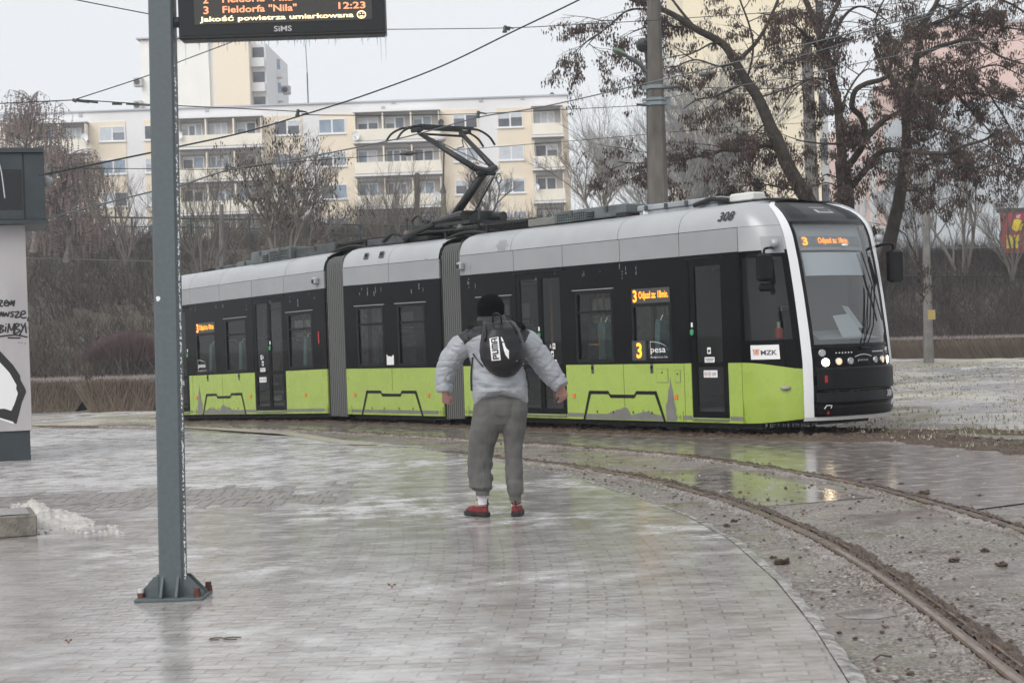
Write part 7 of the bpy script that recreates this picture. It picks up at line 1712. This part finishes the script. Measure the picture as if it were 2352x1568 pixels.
T2 = [([(1945, 905), (1945, 600), (1943, 460), (1938, 400), (1935, 370)], .215, .17, 0), ([(1935, 375), (1930, 300), (1926, 260), (1915, 190), (1900, 130), (1885, 90), (1870, 45), (1850, 0), (1840, -40)], .12, .06, 3.2),
 ([(1945, 385), (1975, 345), (1982, 320), (1985, 290), (1975, 265), (1958, 245), (1965, 210), (1990, 193), (2020, 185), (2035, 178)], .085, .05, 3), ([(2035, 178), (2050, 140), (2080, 90), (2110, 60), (2150, 10), (2180, -30)], .05, .03, 4),
 ([(1982, 325), (2020, 285), (2050, 265), (2085, 250), (2120, 235)], .08, .03, 4), ([(1950, 435), (1985, 395), (2010, 360), (2040, 345), (2080, 347), (2130, 352), (2180, 352), (2200, 340), (2250, 325), (2275, 315), (2290, 295)], .085, .018, 3.6),
 ([(2180, 352), (2200, 372), (2240, 386), (2290, 378)], .03, .01, 5), ([(1935, 330), (1890, 330), (1830, 322)], .035, .015, 3), ([(1900, 130), (1830, 62), (1780, 38), (1740, 30)], .035, .012, 5), ([(1885, 90), (1920, 20), (1940, -30)], .07, .05, 4), ([(1900, 120), (1925, 60), (1955, 22), (1990, 18), (2040, 50)], .05, .015, 4),
 ([(1926, 260), (1960, 190), (1990, 160), (2020, 165)], .03, .012, 5), ([(2035, 178), (2070, 185), (2110, 200), (2140, 260)], .025, .01, 5), ([(1915, 190), (1870, 180), (1830, 200), (1800, 240)], .03, .01, 5), ([(1885, 90), (1850, 110), (1820, 150)], .03, .01, 5), ([(1943, 420), (1900, 400), (1880, 420)], .02, .01, 5)]
seed_tree(T2, 40.5, 'brown seed pod tree with a forked S-curved limb behind the tram front', 102, .45, .62, green=(11, 12))
T3 = [([(1990, 905), (2010, 720), (2035, 600), (2052, 520), (2068, 440), (2078, 370), (2082, 320), (2078, 270), (2060, 200), (2030, 160), (2010, 110)], .21, .05, 0), ([(2082, 320), (2082, 250), (2098, 180), (2108, 120), (2122, 60), (2150, 10), (2165, -40)], .11, .05, 3.4),
 ([(2110, 130), (2150, 110), (2200, 95), (2230, 90), (2260, 105), (2300, 130), (2360, 150)], .06, .02, 4.4), ([(2098, 190), (2150, 215), (2190, 190), (2200, 165), (2222, 170), (2262, 200), (2360, 240)], .045, .015, 4.6), ([(2200, 220), (2240, 262), (2270, 300), (2300, 345)], .03, .01, 5), ([(2098, 215), (2160, 222), (2250, 215), (2360, 255)], .04, .015, 5),
 ([(2122, 60), (2180, 40), (2240, 0), (2290, -20)], .05, .02, 4), ([(2240, -20), (2300, 0), (2340, 20), (2390, 60)], .035, .02, 4), ([(2078, 270), (2120, 290), (2170, 300), (2240, 320), (2330, 370)], .035, .01, 5), ([(2150, 10), (2200, 30), (2280, 60), (2370, 70)], .035, .015, 5), ([(2262, 200), (2300, 260), (2340, 330), (2360, 390)], .03, .01, 6), ([(2222, 170), (2290, 150), (2370, 190)], .03, .01, 6), ([(2098, 180), (2040, 120), (2010, 60), (2030, 0)], .04, .02, 5), ([(2068, 440), (2110, 440), (2140, 470), (2160, 500)], .02, .008, 5), ([(2052, 520), (2080, 540), (2100, 580)], .02, .008, 4), ([(2078, 370), (2120, 380), (2170, 400), (2230, 400)], .02, .008, 5)]
seed_tree(T3, 42, 'brown seed pod tree with a slanting trunk just right of the tram front', 103, .46, .66)

def bare_tree(name, label, px, py_base, Y, H_, spread, seed, m, fork=5, levels=5, r=.12, group='bare grey winter trees', leaf=None, upright=.55, zb=None, taper=.62, stems=1):
    rr = rng(seed); b = at(px, py_base, Y); zb = b.z if zb is None else zb; root = empty(name, (b.x, Y, zb), label, 'tree', group); tb = MB(); lb = MB(); tr = MB()
    def go(p, d, L_, rad, lv):
        pts = [p]; n = 3
        for i in range(n):
            d = (d+Vector(((rr.random()-.5)*.32, (rr.random()-.5)*.3, (rr.random()-.5)*.2+upright*.10))).normalized(); pts.append(pts[-1]+d*L_/n)
        (tr if lv >= levels-1 else tb).tube(pts, [rad*(1-.45*i/n) for i in range(n+1)], 6 if lv >= levels-1 else (4 if lv > 1 else 3), cap=False)
        if leaf and lv <= 1 and rr.random() < leaf: cluster(lb, pts[-1], rr, 1.5, 5)
        if lv == 0: return
        for k in range(fork if lv > 1 else fork-1):
            t = rr.choice((1, 2, 3, 3)); a = rr.random()*2*PI; sp = spread*(.6+.7*rr.random())
            dd = (d+Vector((math.cos(a)*sp, math.sin(a)*sp, (rr.random()-.4)*.3))).normalized()
            go(pts[t], dd, L_*(taper+.16*(rr.random()-.5)), rad*.52, lv-1)
    for s_ in range(stems):
        a = 2*PI*s_/max(1, stems)+.5; tilt = 0 if stems == 1 else .32
        go(Vector((b.x, Y, zb)), Vector((math.cos(a)*tilt*1.2, math.sin(a)*tilt, 1)).normalized(), H_*(.36 if stems == 1 else .36), r, levels)
    part(tr, 'trunk', m, root); part(tb, 'crown', m, root)
    if leaf: part(lb, 'seed_clusters', M_LF, root)
    return root
M_GT = mat('twig_grey', (.29, .285, .28), .9); M_GT4 = mat('twig_mist', (.21, .19, .17), .9); M_GT2 = mat('twig_greybrown', (.15, .135, .12), .9); M_GT3 = mat('twig_tan', (.24, .21, .18), .9)  # the mist tone is a twig colour with haze mixed in
bare_tree('bare_tree', 'large grey leafless tree behind the thick concrete pole', 1590, 560, 68, 11, .55, 201, M_GT, 5, 5, .10, zb=2.5, stems=4, taper=.66)
bare_tree('bare_tree', 'grey leafless tree in front of the yellow block, left part', 1670, 560, 72, 10, .55, 202, M_GT, 4, 5, .08, zb=2.5, stems=4, taper=.66)
bare_tree('bare_tree', 'pale brown leafless tree at the right end of the apartment block', 1380, 560, 90, 7, .7, 203, M_GT3, 5, 5, .1, zb=6.0, stems=3)
bare_tree('bare_tree', 'leafless multi-stem tree with dark seeds below the block centre', 660, 620, 55, 6.5, .62, 204, M_GT4, 4, 5, .10, leaf=.10, zb=2.6, stems=5, group='bare trees on the left slope')
bare_tree('bare_tree', 'slim leafless tree just right of the display pole', 470, 600, 60, 6.0, .42, 205, M_GT2, 4, 5, .045, zb=3.2, stems=4, group='bare trees on the left slope')
bare_tree('bare_tree', 'slim leafless tree under the pantograph head', 905, 590, 62, 5.6, .42, 206, M_GT2, 4, 5, .045, zb=3.2, stems=4, group='bare trees on the left slope')
bare_tree('bare_tree', 'leafless shrubby tree at the top of the left slope', 290, 600, 82, 5.6, .5, 207, M_GT2, 4, 5, .05, zb=5.5, stems=4, group='bare trees on the left slope')
bare_tree('bare_tree', 'leafless shrubby tree between the pantograph and the roof box', 1120, 560, 80, 4.2, .6, 208, M_GT2, 4, 5, .08, zb=6.2, stems=4, group='bare trees on the left slope')
bare_tree('bare_tree', 'grey leafless tree in front of the blue painted wall', 2215, 760, 84, 9.0, .5, 209, M_GT2, 4, 5, .10, zb=3.2, stems=3)
bare_tree('bare_tree', 'grey leafless tree at the right edge in front of the billboard', 2330, 760, 82, 6.4, .5, 210, M_GT2, 4, 5, .08, zb=3.2, stems=3)
bare_tree('bare_tree', 'leafless tree between the tram mirror and the slim pole', 2110, 760, 86, 7.5, .5, 211, M_GT2, 4, 5, .08, zb=3.2, stems=3)
# birch with drooping reddish twigs at the left
def birch(px, py, Y, label, seed, zb, H_):
    rr = rng(seed); b = at(px, py, Y); root = empty('birch_tree', (b.x, Y, zb), label, 'tree'); tr = MB(); tb = MB(); lb = MB()
    P = smooth_line([Vector((b.x+.25*math.sin(t*1.3), Y, zb+H_*t/6)) for t in range(7)], 5); n = len(P); tr.tube(P, [.20*(1-.9*i/n) for i in range(n)], 8)
    for k in range(56):
        t = .18+.8*(k/56); i = min(n-2, int(t*n)); a = rr.random()*2*PI; L_ = (1-t)*H_*.36+1.5
        d = Vector((math.cos(a), math.sin(a)*.8, .9)).normalized(); pts = [P[i]]
        for s in range(5): d = (d+Vector((0, 0, -.20))+Vector(((rr.random()-.5)*.3, (rr.random()-.5)*.3, 0))).normalized(); pts.append(pts[-1]+d*L_/5)
        tb.tube(pts, [.035*(1-.8*s/5) for s in range(6)], 4)
        for q in pts[1:]:
            for m_ in range(5):
                dd = Vector(((rr.random()-.5)*.9, (rr.random()-.5)*.9, -.6+.5*rr.random())).normalized(); e = q+dd*(.35+.5*rr.random()); f = e+Vector(((rr.random()-.5)*.2, 0, -.45-.4*rr.random()))
                tb.tube([q, e, f], [.009, .007, .003], 3, cap=False)
                for z in range(5):
                    c = e.lerp(f, z/5) if z else q.lerp(e, .6); s_ = .03+.03*rr.random(); lb.add([c, c+Vector((s_, 0, -s_)), c+Vector((0, 0, -s_*2.2)), c+Vector((-s_, 0, -s_))], [(0, 1, 2, 3)])
    part(tr, 'trunk', mat('birch_bark', (.20, .18, .17), .8, var=.4, vs=5), root); part(tb, 'twigs', mat('birch_twig', (.15, .13, .12), .9), root); part(lb, 'catkins', mat('birch_red', (.20, .15, .135), .85), root)
birch(75, 560, 96, 'reddish birch with drooping twigs in front of the block, upper left', 301, 7.0, 8.4)
birch(150, 560, 88, 'smaller reddish birch behind the kiosk top', 302, 6.0, 5.6)

# ------------------------------------------------------------------ mist
mb = MB(); mb.box(-130, 130, -12, 235, -1.2, 60)
hz = mb.build('haze', [bpy.data.materials.new('mist')], org=(0, 0, 0)); tag(hz, 'thin winter mist over the whole place', 'haze', kind='stuff')
m = hz.data.materials[0]; m.use_nodes = True; n = m.node_tree; n.nodes.clear(); o = n.nodes.new('ShaderNodeOutputMaterial'); v = n.nodes.new('ShaderNodeVolumePrincipled')
v.inputs['Color'].default_value = (.93, .95, 1, 1); v.inputs['Density'].default_value = .0008; n.links.new(v.outputs[0], o.inputs['Volume'])
